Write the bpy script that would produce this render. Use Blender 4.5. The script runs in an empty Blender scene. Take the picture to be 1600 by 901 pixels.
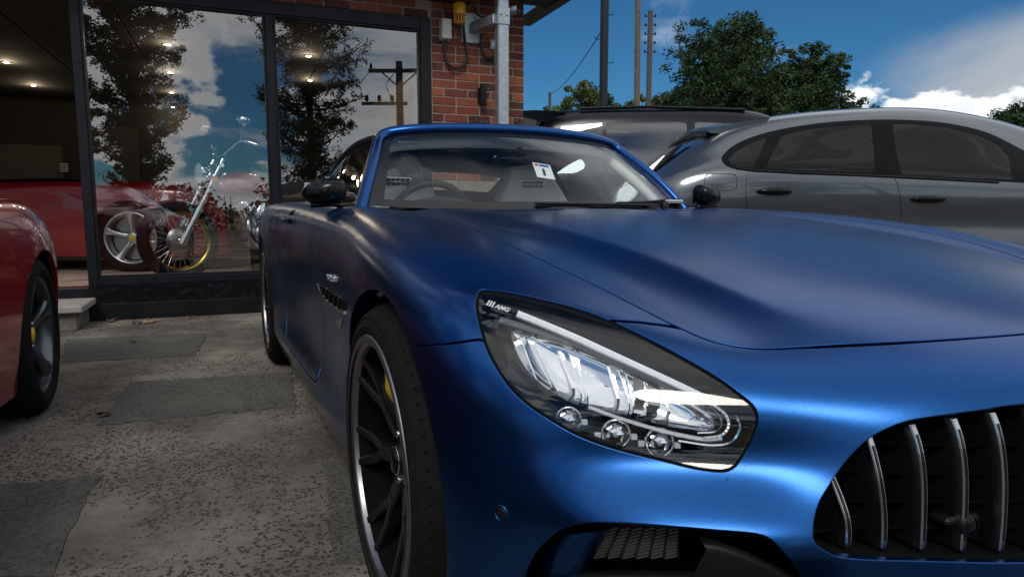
import bpy, bmesh, math, random
import numpy as np
from mathutils import Vector, Matrix
random.seed(7)
R = math.radians
# ------------------------------------------------------------------ camera, sky, sun, exposure
scene = bpy.context.scene
COL = scene.collection
CAM_F, CAM_P, CAM_YAW = 1045.0, 0.117, 0.430          # focal length in photo pixels, pitch down, yaw right
CAM = np.array([-1.281, -1.335, 0.857])
cam_d = bpy.data.cameras.new('camera'); cam = bpy.data.objects.new('camera', cam_d); COL.objects.link(cam)
cam.location = CAM; cam.rotation_euler = (math.pi/2-CAM_P, 0, -CAM_YAW)
cam_d.sensor_width = 36; cam_d.lens = 36*CAM_F/1600; cam_d.clip_start = 0.02; cam_d.clip_end = 3000
scene.camera = cam
SUN_AZ, SUN_EL = R(209), R(46)                         # azimuth from +Y towards +X
world = bpy.data.worlds.new('World'); scene.world = world; world.use_nodes = True
def build_world():
    nt = world.node_tree; nt.nodes.clear(); N = nt.nodes.new; L = nt.links.new
    out = N('ShaderNodeOutputWorld'); bg = N('ShaderNodeBackground'); bg.inputs[1].default_value = 0.105
    L(bg.outputs[0], out.inputs[0])
    sky = N('ShaderNodeTexSky'); sky.sky_type = 'NISHITA'; sky.sun_disc = False
    sky.sun_elevation = SUN_EL; sky.sun_rotation = SUN_AZ
    sky.air_density = 1.0; sky.dust_density = 0.15; sky.ozone_density = 3.0; sky.altitude = 300
    tint = N('ShaderNodeMix'); tint.data_type = 'RGBA'; tint.blend_type = 'MULTIPLY'; tint.inputs[0].default_value = 1
    tint.inputs[7].default_value = (0.14, 0.35, 0.48, 1); L(sky.outputs[0], tint.inputs[6])
    def math_(op, a, b=None, c=None, clamp=False):
        m = N('ShaderNodeMath'); m.operation = op; m.use_clamp = clamp
        for i, x in enumerate((a, b, c)):
            if x is None: continue
            if isinstance(x, (int, float)): m.inputs[i].default_value = x
            else: L(x, m.inputs[i])
        return m.outputs[0]
    tc = N('ShaderNodeTexCoord'); sep = N('ShaderNodeSeparateXYZ'); L(tc.outputs['Generated'], sep.inputs[0])
    x, y, z = sep.outputs
    zz = math_('ADD', math_('MAXIMUM', z, 0.0), 0.16)
    comb = N('ShaderNodeCombineXYZ'); L(math_('DIVIDE', x, zz), comb.inputs[0]); L(math_('DIVIDE', y, zz), comb.inputs[1])
    comb.inputs[2].default_value = 3.7
    n1 = N('ShaderNodeTexNoise'); n1.inputs['Scale'].default_value = 0.62; n1.inputs['Detail'].default_value = 9; n1.inputs['Roughness'].default_value = 0.56
    n1.inputs['Distortion'].default_value = 0.25
    L(comb.outputs[0], n1.inputs['Vector'])
    # coverage is lower towards the open blue half of the sky (north east), fuller behind
    cover = math_('SUBTRACT', math_('MULTIPLY', math_('ADD', math_('MULTIPLY', y, -1.0), math_('MULTIPLY', x, 0.95)), 0.10), math_('MULTIPLY', math_('MINIMUM', math_('MAXIMUM', math_('SUBTRACT', z, 0.24), 0.0), 0.45), -0.17))
    dens0 = math_('ADD', n1.outputs[0], cover)
    mr = N('ShaderNodeMapRange'); mr.interpolation_type = 'SMOOTHSTEP'; L(dens0, mr.inputs[0])
    mr.inputs[1].default_value = 0.50; mr.inputs[2].default_value = 0.64
    # cumulus bank low on the right-hand horizon
    dv = N('ShaderNodeVectorMath'); dv.operation = 'MULTIPLY'; L(tc.outputs['Generated'], dv.inputs[0]); dv.inputs[1].default_value = (1, 1, 1.6)
    n2 = N('ShaderNodeTexNoise'); n2.inputs['Scale'].default_value = 9; n2.inputs['Detail'].default_value = 8; n2.inputs['Roughness'].default_value = 0.52
    L(dv.outputs[0], n2.inputs['Vector'])
    def azel(az, el): return (math.cos(R(el))*math.sin(R(az)), math.cos(R(el))*math.cos(R(az)), math.sin(R(el)))
    def blob(az, el, saz, sel, amp):
        c = azel(az, el)
        t = (math.cos(R(az)), -math.sin(R(az)), 0)
        d = N('ShaderNodeVectorMath'); d.operation = 'DOT_PRODUCT'; L(tc.outputs['Generated'], d.inputs[0]); d.inputs[1].default_value = t
        fr = N('ShaderNodeVectorMath'); fr.operation = 'DOT_PRODUCT'; L(tc.outputs['Generated'], fr.inputs[0]); fr.inputs[1].default_value = c
        a = math_('POWER', math_('DIVIDE', d.outputs['Value'], math.sin(R(saz))), 2.0)
        b = math_('POWER', math_('DIVIDE', math_('SUBTRACT', z, math.sin(R(el))), math.sin(R(sel))), 2.0)
        g = math_('SUBTRACT', 1.0, math_('ADD', a, b))
        return math_('MULTIPLY', math_('MULTIPLY', math_('MAXIMUM', g, -1.0), amp), math_('GREATER_THAN', fr.outputs['Value'], 0.2))
    b1 = math_('MAXIMUM', blob(54, 2.4, 7.5, 6.8, 0.58), blob(65, 2.4, 10.0, 6.0, 0.52))
    b1 = math_('MAXIMUM', b1, blob(47, -0.5, 5.0, 4.0, 0.5))
    b1 = math_('MAXIMUM', b1, blob(26.5, 0.0, 5.0, 5.5, 0.45))
    cum = math_('ADD', math_('MULTIPLY', math_('SUBTRACT', n2.outputs[0], 0.5), 1.7), b1)
    mc = N('ShaderNodeMapRange'); mc.interpolation_type = 'SMOOTHSTEP'; L(cum, mc.inputs[0]); mc.inputs[1].default_value = 0.02; mc.inputs[2].default_value = 0.12
    # grey veil above the bank
    veil = math_('ADD', math_('MULTIPLY', math_('SUBTRACT', n1.outputs[0], 0.5), 1.1), blob(66, 9.5, 17, 5.5, 0.6))
    mv = N('ShaderNodeMapRange'); mv.interpolation_type = 'SMOOTHSTEP'; L(veil, mv.inputs[0]); mv.inputs[1].default_value = 0.0; mv.inputs[2].default_value = 0.45
    # shading of clouds: thin parts bright, thick cores grey
    core = N('ShaderNodeMapRange'); L(dens0, core.inputs[0]); core.inputs[1].default_value = 0.56; core.inputs[2].default_value = 0.82
    cc = N('ShaderNodeMix'); cc.data_type = 'RGBA'; L(core.outputs[0], cc.inputs[0])
    cc.inputs[6].default_value = (9.0, 9.3, 9.6, 1); cc.inputs[7].default_value = (2.6, 3.0, 3.5, 1)
    m1 = N('ShaderNodeMix'); m1.data_type = 'RGBA'; L(mr.outputs[0], m1.inputs[0]); L(tint.outputs[2], m1.inputs[6]); L(cc.outputs[2], m1.inputs[7])
    m2 = N('ShaderNodeMix'); m2.data_type = 'RGBA'; L(math_('MULTIPLY', mv.outputs[0], 0.8), m2.inputs[0]); L(m1.outputs[2], m2.inputs[6]); m2.inputs[7].default_value = (3.9, 4.1, 4.3, 1)
    sh = N('ShaderNodeMapRange'); L(cum, sh.inputs[0]); sh.inputs[1].default_value = 0.05; sh.inputs[2].default_value = 0.9
    c2 = N('ShaderNodeMix'); c2.data_type = 'RGBA'; L(sh.outputs[0], c2.inputs[0]); c2.inputs[6].default_value = (8.4, 8.6, 8.8, 1); c2.inputs[7].default_value = (4.6, 4.9, 5.3, 1)
    m3 = N('ShaderNodeMix'); m3.data_type = 'RGBA'; L(mc.outputs[0], m3.inputs[0]); L(m2.outputs[2], m3.inputs[6]); L(c2.outputs[2], m3.inputs[7])
    L(m3.outputs[2], bg.inputs[0])
build_world()
sun_d = bpy.data.lights.new('sun', 'SUN'); sun = bpy.data.objects.new('sun', sun_d); COL.objects.link(sun)
sun_d.energy = 1.05; sun_d.angle = R(18); sun_d.color = (1.0, 0.95, 0.88)
sd = Vector((math.cos(SUN_EL)*math.sin(SUN_AZ), math.cos(SUN_EL)*math.cos(SUN_AZ), math.sin(SUN_EL)))
sun.rotation_euler = sd.to_track_quat('Z', 'Y').to_euler(); sun.location = (-3, -8, 9)
vs = scene.view_settings
vs.view_transform = 'Standard'; vs.look = 'None'; vs.exposure = 0.30; vs.gamma = 1.0; vs.use_curve_mapping = False
scene.render.engine = 'CYCLES'

# ------------------------------------------------------------------ helpers
_fw = np.array([math.sin(CAM_YAW), math.cos(CAM_YAW), 0]); _rt = np.array([math.cos(CAM_YAW), -math.sin(CAM_YAW), 0]); _up = np.array([0, 0, 1.0])
_FWD = _fw*math.cos(CAM_P)-_up*math.sin(CAM_P); _UPC = _up*math.cos(CAM_P)+_fw*math.sin(CAM_P)
def ray(x, y): return _FWD+_rt*((x-800)/CAM_F)+_UPC*((450.5-y)/CAM_F)
def at(px, py, X=None, Y=None, Z=None):
    "survey: the point on a photo ray that has a known X, Y or Z"
    d = ray(px, py); i, v = (0, X) if X is not None else (1, Y) if Y is not None else (2, Z)
    return CAM+d*((v-CAM[i])/d[i])
def proj(P):
    d = np.asarray(P)-CAM; Z = d@_FWD
    return np.stack([800+CAM_F*(d@_rt)/Z, 450.5-CAM_F*(d@_UPC)/Z], -1)

def tag(o, label=None, cat=None, group=None, kind=None):
    if label: o['label'] = label
    if cat: o['category'] = cat
    if group: o['group'] = group
    if kind: o['kind'] = kind
    return o
def empty(name, loc=(0, 0, 0), rz=0, parent=None):
    o = bpy.data.objects.new(name, None); COL.objects.link(o); o.location = loc; o.rotation_euler = (0, 0, rz); o.empty_display_size = 0.1
    if parent: o.parent = parent
    return o
def copy_tree(o, parent=None):
    c = o.copy(); COL.objects.link(c)
    if parent: c.parent = parent
    for ch in list(o.children): copy_tree(ch, c)
    return c
def mesh_obj(name, V, F, mat=None, parent=None, smooth=True, normals=None, mats=None, midx=None):
    me = bpy.data.meshes.new(name); me.from_pydata([tuple(map(float, v)) for v in V], [], [tuple(map(int, f)) for f in F])
    if mats:
        for m in mats: me.materials.append(m)
        if midx is not None: me.polygons.foreach_set('material_index', np.asarray(midx, dtype=np.int32))
    elif mat: me.materials.append(mat)
    me.polygons.foreach_set('use_smooth', [smooth]*len(me.polygons)); me.update()
    if normals is not None: me.normals_split_custom_set_from_vertices([tuple(map(float, n)) for n in normals])
    o = bpy.data.objects.new(name, me); COL.objects.link(o)
    if parent: o.parent = parent
    return o
class MB:
    "collects shapes into ONE mesh"
    def __init__(s): s.v = []; s.f = []; s.sm = []
    def add(s, V, F, smooth=True, M=None):
        b = len(s.v)
        for p in V:
            p = Vector(p)
            s.v.append(tuple(M @ p) if M is not None else tuple(p))
        for f in F: s.f.append(tuple(b+i for i in f)); s.sm.append(smooth)
        return s
    def box(s, c, d, M=None, bevel=0.0):
        x, y, z = c; a, b, e = d[0]/2, d[1]/2, d[2]/2
        if bevel <= 0:
            V = [(x+i*a, y+j*b, z+k*e) for k in (-1, 1) for j in (-1, 1) for i in (-1, 1)]
            return s.add(V, [(0, 2, 3, 1), (4, 5, 7, 6), (0, 1, 5, 4), (2, 6, 7, 3), (0, 4, 6, 2), (1, 3, 7, 5)], False, M)
        w = min(bevel, a*.95, b*.95, e*.95); V = []; ix = {}
        for k in (-1, 1):
            for j in (-1, 1):
                for i in (-1, 1):
                    ix[i, j, k] = len(V)
                    V += [(x+i*a, y+j*(b-w), z+k*(e-w)), (x+i*(a-w), y+j*b, z+k*(e-w)), (x+i*(a-w), y+j*(b-w), z+k*e)]
        F = []
        for i in (-1, 1):
            q = [ix[i, j, k] for j, k in ((-1, -1), (1, -1), (1, 1), (-1, 1))]; F.append(q if i > 0 else q[::-1])
            q = [ix[j, i, k]+1 for j, k in ((-1, -1), (-1, 1), (1, 1), (1, -1))]; F.append(q if i > 0 else q[::-1])
            q = [ix[j, k, i]+2 for j, k in ((-1, -1), (1, -1), (1, 1), (-1, 1))]; F.append(q if i > 0 else q[::-1])
        for j in (-1, 1):
            for k in (-1, 1):
                A, B = ix[-1, j, k], ix[1, j, k]; q = (A+1, B+1, B+2, A+2); F.append(q if j*k > 0 else q[::-1])
                A, B = ix[j, -1, k], ix[j, 1, k]; q = (A+0, A+2, B+2, B+0); F.append(q if j*k < 0 else q[::-1])
                A, B = ix[j, k, -1], ix[j, k, 1]; q = (A+0, B+0, B+1, A+1); F.append(q if j*k < 0 else q[::-1])
        for (i, j, k), A in ix.items(): F.append((A, A+1, A+2) if i*j*k > 0 else (A, A+2, A+1))
        return s.add(V, F, False, M)
    def tube(s, pts, rad, n=8, M=None, cap=True, flat=1.0):
        pts = [Vector(p) for p in pts]; rad = rad if hasattr(rad, '__len__') else [rad]*len(pts)
        V = []; F = []; up = None
        for i, p in enumerate(pts):
            t = (pts[min(i+1, len(pts)-1)]-pts[max(i-1, 0)]).normalized()
            if up is None: up = Vector((0, 0, 1)) if abs(t.z) < .9 else Vector((1, 0, 0))
            a = t.cross(up).normalized(); b = a.cross(t).normalized(); up = b
            for k in range(n):
                an = 2*math.pi*k/n; V.append(p+(a*math.cos(an)+b*math.sin(an)*flat)*rad[i])
        for i in range(len(pts)-1):
            for k in range(n): F.append((i*n+k, i*n+(k+1) % n, (i+1)*n+(k+1) % n, (i+1)*n+k))
        s.add(V, F, True, M)
        if cap: s.add(V[:n], [tuple(range(n))[::-1]], False, M); s.add(V[-n:], [tuple(range(n))], False, M)
        return s
    def lathe(s, prof, n=32, M=None, a0=0, a1=2*math.pi, smooth=True):
        "profile of (radius, height) round Z"
        full = abs(a1-a0-2*math.pi) < 1e-6; m = n if full else n+1; V = []; F = []
        for r, z in prof:
            for k in range(m):
                an = a0+(a1-a0)*k/n; V.append((r*math.cos(an), r*math.sin(an), z))
        for i in range(len(prof)-1):
            for k in range(n):
                k2 = (k+1) % m; F.append((i*m+k, i*m+k2, (i+1)*m+k2, (i+1)*m+k))
        return s.add(V, F, smooth, M)
    def prism(s, poly, h0, h1, M=None, smooth=False):
        n = len(poly); V = [(x, y, h0) for x, y in poly]+[(x, y, h1) for x, y in poly]
        F = [tuple(range(n))[::-1], tuple(range(n, 2*n))]+[(i, (i+1) % n, n+(i+1) % n, n+i) for i in range(n)]
        return s.add(V, F, smooth, M)
    def grid(s, rows, M=None, close=False, smooth=True):
        m = len(rows[0]); V = [p for r in rows for p in r]; F = []
        for i in range(len(rows)-1):
            for k in range(m if close else m-1): F.append((i*m+k, i*m+(k+1) % m, (i+1)*m+(k+1) % m, (i+1)*m+k))
        return s.add(V, F, smooth, M)
    def ellipsoid(s, c, r, n=12, m=8, M=None):
        V = []; F = []
        for i in range(m+1):
            th = math.pi*i/m
            for k in range(n):
                ph = 2*math.pi*k/n; V.append((c[0]+r[0]*math.sin(th)*math.cos(ph), c[1]+r[1]*math.sin(th)*math.sin(ph), c[2]-r[2]*math.cos(th)))
        for i in range(m):
            for k in range(n): F.append((i*n+k, i*n+(k+1) % n, (i+1)*n+(k+1) % n, (i+1)*n+k))
        return s.add(V, F, True, M)
    def build(s, name, mat=None, parent=None, loc=None, rot=None):
        me = bpy.data.meshes.new(name); me.from_pydata([tuple(map(float, p)) for p in s.v], [], s.f)
        if mat: me.materials.append(mat)
        me.polygons.foreach_set('use_smooth', s.sm); me.update()
        o = bpy.data.objects.new(name, me); COL.objects.link(o)
        if parent: o.parent = parent
        if loc is not None: o.location = loc
        if rot is not None: o.rotation_euler = rot
        return o
def spline(pts, n, closed=False):
    "Catmull-Rom (centripetal-like) through points, n samples per span"
    P = np.asarray(pts, float); m = len(P); out = []
    for i in range(m if closed else m-1):
        g = lambda k: P[(i+k) % m] if closed else P[min(max(i+k, 0), m-1)]
        p0, p1, p2, p3 = g(-1), g(0), g(1), g(2)
        if not closed and i == 0: p0 = 2*p1-p2
        if not closed and i == m-2: p3 = 2*p2-p1
        for k in range(n):
            t = k/n; out.append(0.5*((2*p1)+(p2-p0)*t+(2*p0-5*p1+4*p2-p3)*t*t+(3*p1-p0-3*p2+p3)*t**3))
    if not closed: out.append(P[-1])
    return np.array(out)

# ------------------------------------------------------------------ materials
def new_mat(name):
    m = bpy.data.materials.new(name); m.use_nodes = True; nt = m.node_tree
    return m, nt, nt.nodes['Principled BSDF']
def mat(name, col, rough=0.5, metal=0.0, spec=0.5, coat=0.0, coat_rough=0.03, var=0.0, vscale=8.0, bump=0.0, bscale=60.0, emit=None, estr=1.0, rvar=0.0):
    m, nt, b = new_mat(name); N = nt.nodes.new; L = nt.links.new
    b.inputs['Base Color'].default_value = (*col, 1); b.inputs['Roughness'].default_value = rough; b.inputs['Metallic'].default_value = metal
    b.inputs['Specular IOR Level'].default_value = spec; b.inputs['Coat Weight'].default_value = coat; b.inputs['Coat Roughness'].default_value = coat_rough
    tc = N('ShaderNodeTexCoord')
    if var or rvar:
        n = N('ShaderNodeTexNoise'); n.inputs['Scale'].default_value = vscale; n.inputs['Detail'].default_value = 6; n.inputs['Roughness'].default_value = 0.65; L(tc.outputs['Object'], n.inputs['Vector'])
        if var:
            mr = N('ShaderNodeMapRange'); L(n.outputs[0], mr.inputs[0]); mr.inputs[1].default_value = 0.3; mr.inputs[2].default_value = 0.7; mr.inputs[3].default_value = 1-var; mr.inputs[4].default_value = 1+var
            mx = N('ShaderNodeMix'); mx.data_type = 'RGBA'; mx.blend_type = 'MULTIPLY'; mx.inputs[0].default_value = 1; mx.inputs[6].default_value = (*col, 1); L(mr.outputs[0], mx.inputs[7]); L(mx.outputs[2], b.inputs['Base Color'])
        if rvar:
            mr2 = N('ShaderNodeMapRange'); L(n.outputs[0], mr2.inputs[0]); mr2.inputs[1].default_value = 0.3; mr2.inputs[2].default_value = 0.7; mr2.inputs[3].default_value = max(0, rough-rvar); mr2.inputs[4].default_value = rough+rvar; L(mr2.outputs[0], b.inputs['Roughness'])
    if bump:
        n2 = N('ShaderNodeTexNoise'); n2.inputs['Scale'].default_value = bscale; n2.inputs['Detail'].default_value = 4; L(tc.outputs['Object'], n2.inputs['Vector'])
        bp = N('ShaderNodeBump'); bp.inputs['Strength'].default_value = bump; bp.inputs['Distance'].default_value = 0.01; L(n2.outputs[0], bp.inputs['Height']); L(bp.outputs[0], b.inputs['Normal'])
    if emit: b.inputs['Emission Color'].default_value = (*emit, 1); b.inputs['Emission Strength'].default_value = estr
    return m
def glass_mat(name, tint=(0.8, 0.85, 0.85), ior=1.5, rough=0.0, base=0.0):
    "thin glazing: tinted see-through pane with a Fresnel mirror on it"
    m = bpy.data.materials.new(name); m.use_nodes = True; nt = m.node_tree; nt.nodes.clear(); N = nt.nodes.new; L = nt.links.new
    out = N('ShaderNodeOutputMaterial'); tr = N('ShaderNodeBsdfTransparent'); tr.inputs[0].default_value = (*tint, 1)
    gl = N('ShaderNodeBsdfGlossy'); gl.inputs['Roughness'].default_value = rough; gl.inputs[0].default_value = (1, 1, 1, 1)
    # Schlick reflectance, the same from both sides of the pane
    ge = N('ShaderNodeNewGeometry'); dt = N('ShaderNodeVectorMath'); dt.operation = 'DOT_PRODUCT'; L(ge.outputs['Incoming'], dt.inputs[0]); L(ge.outputs['Normal'], dt.inputs[1])
    def mt_(op, x, y, clamp=False):
        q = N('ShaderNodeMath'); q.operation = op; q.use_clamp = clamp
        for k, v in enumerate((x, y)):
            if v is None: continue
            if isinstance(v, (int, float)): q.inputs[k].default_value = v
            else: L(v, q.inputs[k])
        return q.outputs[0]
    f0 = ((ior-1)/(ior+1))**2; f0 = min(.9, f0*1.85+base)                    # two surfaces of the pane
    pw = mt_('POWER', mt_('SUBTRACT', 1.0, mt_('ABSOLUTE', dt.outputs['Value'], None)), 5.0)
    mx = N('ShaderNodeMixShader'); L(mt_('ADD', mt_('MULTIPLY', pw, 1-f0), f0, True), mx.inputs[0])
    L(tr.outputs[0], mx.inputs[1]); L(gl.outputs[0], mx.inputs[2]); L(mx.outputs[0], out.inputs[0])
    return m
# ------------------------------------------------------------------ surface tools: Catmull-Clark, trimming, panels
def catmull(V, F, creases):
    "one Catmull-Clark step on quads; creases: dict edge->level"
    V = np.asarray(V, float); F = np.asarray(F); nF = len(F); nV = len(V)
    fp = V[F].mean(1)
    e = np.stack([F, np.roll(F, -1, 1)], -1).reshape(-1, 2); es = np.sort(e, 1)
    key = es[:, 0].astype(np.int64)*nV+es[:, 1]
    uk, inv, cnt = np.unique(key, return_inverse=True, return_counts=True)
    E = np.stack([uk//nV, uk % nV], 1); nE = len(E)
    fsum = np.zeros((nE, 3)); np.add.at(fsum, inv, np.repeat(fp, 4, 0))
    mid = V[E].mean(1)
    sharp = cnt == 1
    if creases:
        ck = np.array([min(a, b)*nV+max(a, b) for a, b in creases], dtype=np.int64)
        cl = np.array(list(creases.values()))
        pos = np.searchsorted(uk, ck); ok = (pos < nE); sharp[pos[ok]] = sharp[pos[ok]] | (cl[ok] > 0)
    ep = np.where(sharp[:, None], mid, (mid*2+fsum)/4)
    # vertices
    val = np.zeros(nV); np.add.at(val, E.ravel(), 1)
    fs = np.zeros((nV, 3)); fc = np.zeros(nV); np.add.at(fs, F.ravel(), np.repeat(fp, 4, 0)); np.add.at(fc, F.ravel(), 1)
    ms = np.zeros((nV, 3)); np.add.at(ms, E[:, 0], mid); np.add.at(ms, E[:, 1], mid)
    n = val[:, None]; VP = (fs/fc[:, None]+2*ms/n+(n-3)*V)/n
    sE = E[sharp]; sc = np.zeros(nV); np.add.at(sc, sE.ravel(), 1)
    so = np.zeros((nV, 3)); np.add.at(so, sE[:, 0], V[sE[:, 1]]); np.add.at(so, sE[:, 1], V[sE[:, 0]])
    k2 = sc == 2; VP[k2] = 0.75*V[k2]+0.125*so[k2]
    k3 = (sc > 2) | ((fc == 1)); VP[k3] = V[k3]
    newV = np.concatenate([VP, fp, ep])
    ei = inv.reshape(nF, 4)+nV+nF; fi = np.arange(nF)+nV
    Q = np.stack([np.stack([F[:, i], ei[:, i], fi, ei[:, i-1]], 1) for i in range(4)], 1).reshape(-1, 4)
    nc = {}
    if creases:
        for (a, b), l in creases.items():
            if l > 1:
                k = min(a, b)*nV+max(a, b); j = int(np.searchsorted(uk, k))+nV+nF
                nc[(a, j)] = l-1; nc[(j, b)] = l-1
    return newV, Q, nc
def subdivide(V, F, creases, levels, fit=6):
    "pull the cage so that the smoothed surface passes close to the given points, then subdivide"
    T = np.asarray(V, float); Cg = T.copy(); n = len(T)
    for _ in range(fit):
        v, f, c = catmull(Cg, F, creases); v, f, c = catmull(v, f, c); v, f, c = catmull(v, f, c)
        Cg += 0.7*(T-v[:n])
    v, f, c = Cg, F, creases
    for _ in range(levels): v, f, c = catmull(v, f, c)
    return v, f
def vert_normals(V, F):
    A = V[F[:, 2]]-V[F[:, 0]]; B = V[F[:, 3]]-V[F[:, 1]]; n = np.cross(A, B); n /= np.linalg.norm(n, axis=1, keepdims=True)+1e-12
    N = np.zeros_like(V); 
    for i in range(4): np.add.at(N, F[:, i], n)
    return N/(np.linalg.norm(N, axis=1, keepdims=True)+1e-12)
class Surf:
    "vertices with normals and polygons"
    def __init__(s, V, N, F): s.V = V; s.N = N; s.F = F          # F: list of tuples
    def cut(s, phi):
        "split along phi==0; returns (inside phi<0, outside phi>0)"
        p = phi(s.V); p = np.where(np.abs(p) < 1e-9, 1e-9, p); neg = p < 0
        inside = []; outside = []; mixed = []
        for f in s.F:
            k = sum(1 for i in f if neg[i])
            (inside if k == len(f) else outside if k == 0 else mixed).append(f)
        eid = {}; A = []; B = []
        for f in mixed:
            for a, b in zip(f, f[1:]+f[:1]):
                if neg[a] != neg[b]:
                    k = (a, b) if a < b else (b, a)
                    if k not in eid: eid[k] = len(A); A.append(k[0]); B.append(k[1])
        V, N = s.V, s.N
        if A:
            A = np.array(A); B = np.array(B); lo = np.zeros(len(A)); hi = np.ones(len(A)); pa = p[A]
            t = p[A]/(p[A]-p[B])
            for _ in range(12):
                m = V[A]+(V[B]-V[A])*t[:, None]; pm = phi(m); same = (pm < 0) == (pa < 0)
                lo = np.where(same, t, lo); hi = np.where(same, hi, t); t = (lo+hi)/2
            nv = V[A]+(V[B]-V[A])*t[:, None]; nn = N[A]+(N[B]-N[A])*t[:, None]; nn /= np.linalg.norm(nn, axis=1, keepdims=True)+1e-12
            base = len(V); V = np.concatenate([V, nv]); N = np.concatenate([N, nn])
            for f in mixed:
                ins = []; out = []
                for a, b in zip(f, f[1:]+f[:1]):
                    (ins if neg[a] else out).append(a)
                    if neg[a] != neg[b]:
                        j = base+eid[(a, b) if a < b else (b, a)]; ins.append(j); out.append(j)
                if len(ins) > 2: inside.append(tuple(ins))
                if len(out) > 2: outside.append(tuple(out))
        return Surf(V, N, inside), Surf(V, N, outside)
    def compact(s):
        used = sorted({i for f in s.F for i in f}); mp = {j: i for i, j in enumerate(used)}
        return Surf(s.V[used], s.N[used], [tuple(mp[i] for i in f) for f in s.F])
    def mirrored(s):
        m = np.array([-1.0, 1, 1]); return Surf(s.V*m, s.N*m, [f[::-1] for f in s.F])
    def joined(s, o):
        b = len(s.V); return Surf(np.concatenate([s.V, o.V]), np.concatenate([s.N, o.N]), s.F+[tuple(i+b for i in f) for f in o.F])
    def welded_mirror(s):
        "this half and its mirror image, joined along the centre line"
        o = s.compact(); m = o.mirrored(); b = len(o.V); idx = np.arange(b)+b; cl = np.abs(o.V[:, 0]) < 1e-5; idx[cl] = np.where(cl)[0]
        N = o.N.copy(); N[cl, 0] = 0
        return Surf(np.concatenate([o.V, m.V]), np.concatenate([N, m.N]), o.F+[tuple(int(idx[i]) for i in f) for f in m.F]).compact()
    def offset(s, d): return Surf(s.V+s.N*d, s.N, s.F)
    def boundary(s):
        ec = {}
        for f in s.F:
            for a, b in zip(f, f[1:]+f[:1]):
                if (b, a) in ec: del ec[(b, a)]
                else: ec[(a, b)] = 1
        return list(ec)
    def panel(s, name, mat, parent, thick=0.012, rnd=0.0016, skip_center=False):
        "sheet-metal panel: outer skin, rounded-over edge and a return flange"
        o = s.compact(); E = o.boundary()
        V = list(o.V); N = list(o.N); F = list(o.F)
        if thick > 0:
            mp = {}
            bn = {}
            for a, b in E:
                t = o.V[b]-o.V[a]
                for q in (a, b): bn.setdefault(q, np.zeros(3)); bn[q] = bn[q]+np.cross(t, o.N[q])   # outward in the surface
            for q, d in bn.items():
                d = d/(np.linalg.norm(d)+1e-12); n = o.N[q]
                r1 = len(V); V.append(o.V[q]+d*rnd*.7-n*rnd*.3); N.append((n+d)/np.linalg.norm(n+d))
                r2 = len(V); V.append(o.V[q]+d*rnd-n*rnd); N.append(d)
                r3 = len(V); V.append(o.V[q]+d*rnd*.5-n*thick); N.append(d)
                mp[q] = (r1, r2, r3)
            for a, b in E:
                F.append((b, a, mp[a][0], mp[b][0])); F.append((mp[b][0], mp[a][0], mp[a][1], mp[b][1])); F.append((mp[b][1], mp[a][1], mp[a][2], mp[b][2]))
        return mesh_obj(name, V, F, mat, parent, True, normals=N)
def poly_sdf(poly):
    "signed distance to a closed 2D polygon, negative inside (vectorised)"
    P = np.asarray(poly, float); Q = np.roll(P, -1, 0)
    def f(X):
        X = np.asarray(X, float); d = np.full(len(X), 1e9); ins = np.zeros(len(X), bool)
        lo = P.min(0)-60; hi = P.max(0)+60
        for a, b in zip(P, Q):
            ab = b-a; ap = X-a; t = np.clip((ap@ab)/(ab@ab+1e-12), 0, 1); d = np.minimum(d, np.linalg.norm(ap-t[:, None]*ab, axis=1))
            c = (a[1] > X[:, 1]) != (b[1] > X[:, 1])
            with np.errstate(divide='ignore', invalid='ignore'): xi = (b[0]-a[0])*(X[:, 1]-a[1])/(b[1]-a[1])+a[0]
            ins ^= c & (X[:, 0] < xi)
        return np.where(ins, -d, d)
    return f

# ------------------------------------------------------------------ the blue roadster: control points (rearward u, outward v, height z)
# columns c0..c7 run from the centre line to the shoulder; FRONT rows r0..r7 run from the nose line down
FRONT = [  # per column: r0..r7 as (u, v, z)
 [(-.845,0,.668),(-.905,0,.628),(-.932,0,.56),(-.938,0,.48),(-.938,0,.40),(-.935,0,.325),(-.93,0,.23),(-.90,0,.12)],
 [(-.825,.19,.662),(-.882,.195,.620),(-.905,.20,.555),(-.912,.20,.475),(-.912,.20,.40),(-.91,.20,.325),(-.905,.2,.23),(-.875,.2,.12)],
 [(-.775,.35,.650),(-.83,.36,.604),(-.853,.36,.545),(-.862,.36,.468),(-.864,.36,.40),(-.862,.36,.325),(-.855,.36,.23),(-.83,.36,.12)],
 [(-.715,.455,.640),(-.766,.475,.590),(-.79,.485,.53),(-.80,.49,.46),(-.805,.49,.40),(-.803,.49,.325),(-.797,.49,.23),(-.77,.48,.12)],
 [(-.655,.55,.635),(-.700,.575,.575),(-.705,.59,.515),(-.764,.602,.450),(-.762,.60,.40),(-.75,.60,.325),(-.742,.60,.23),(-.715,.58,.12)],
 [(-.600,.64,.637),(-.640,.665,.572),(-.645,.68,.51),(-.710,.695,.446),(-.706,.693,.392),(-.69,.69,.325),(-.682,.69,.23),(-.66,.67,.12)],
 [(-.535,.735,.640),(-.570,.765,.568),(-.573,.780,.505),(-.632,.802,.436),(-.626,.798,.382),(-.607,.79,.32),(-.60,.785,.23),(-.58,.77,.12)],
 [(-.455,.820,.655),(-.485,.853,.58),(-.496,.868,.51),(-.505,.876,.44),(-.508,.878,.38),(-.505,.876,.315),(-.50,.872,.23),(-.485,.85,.12)],
]
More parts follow.
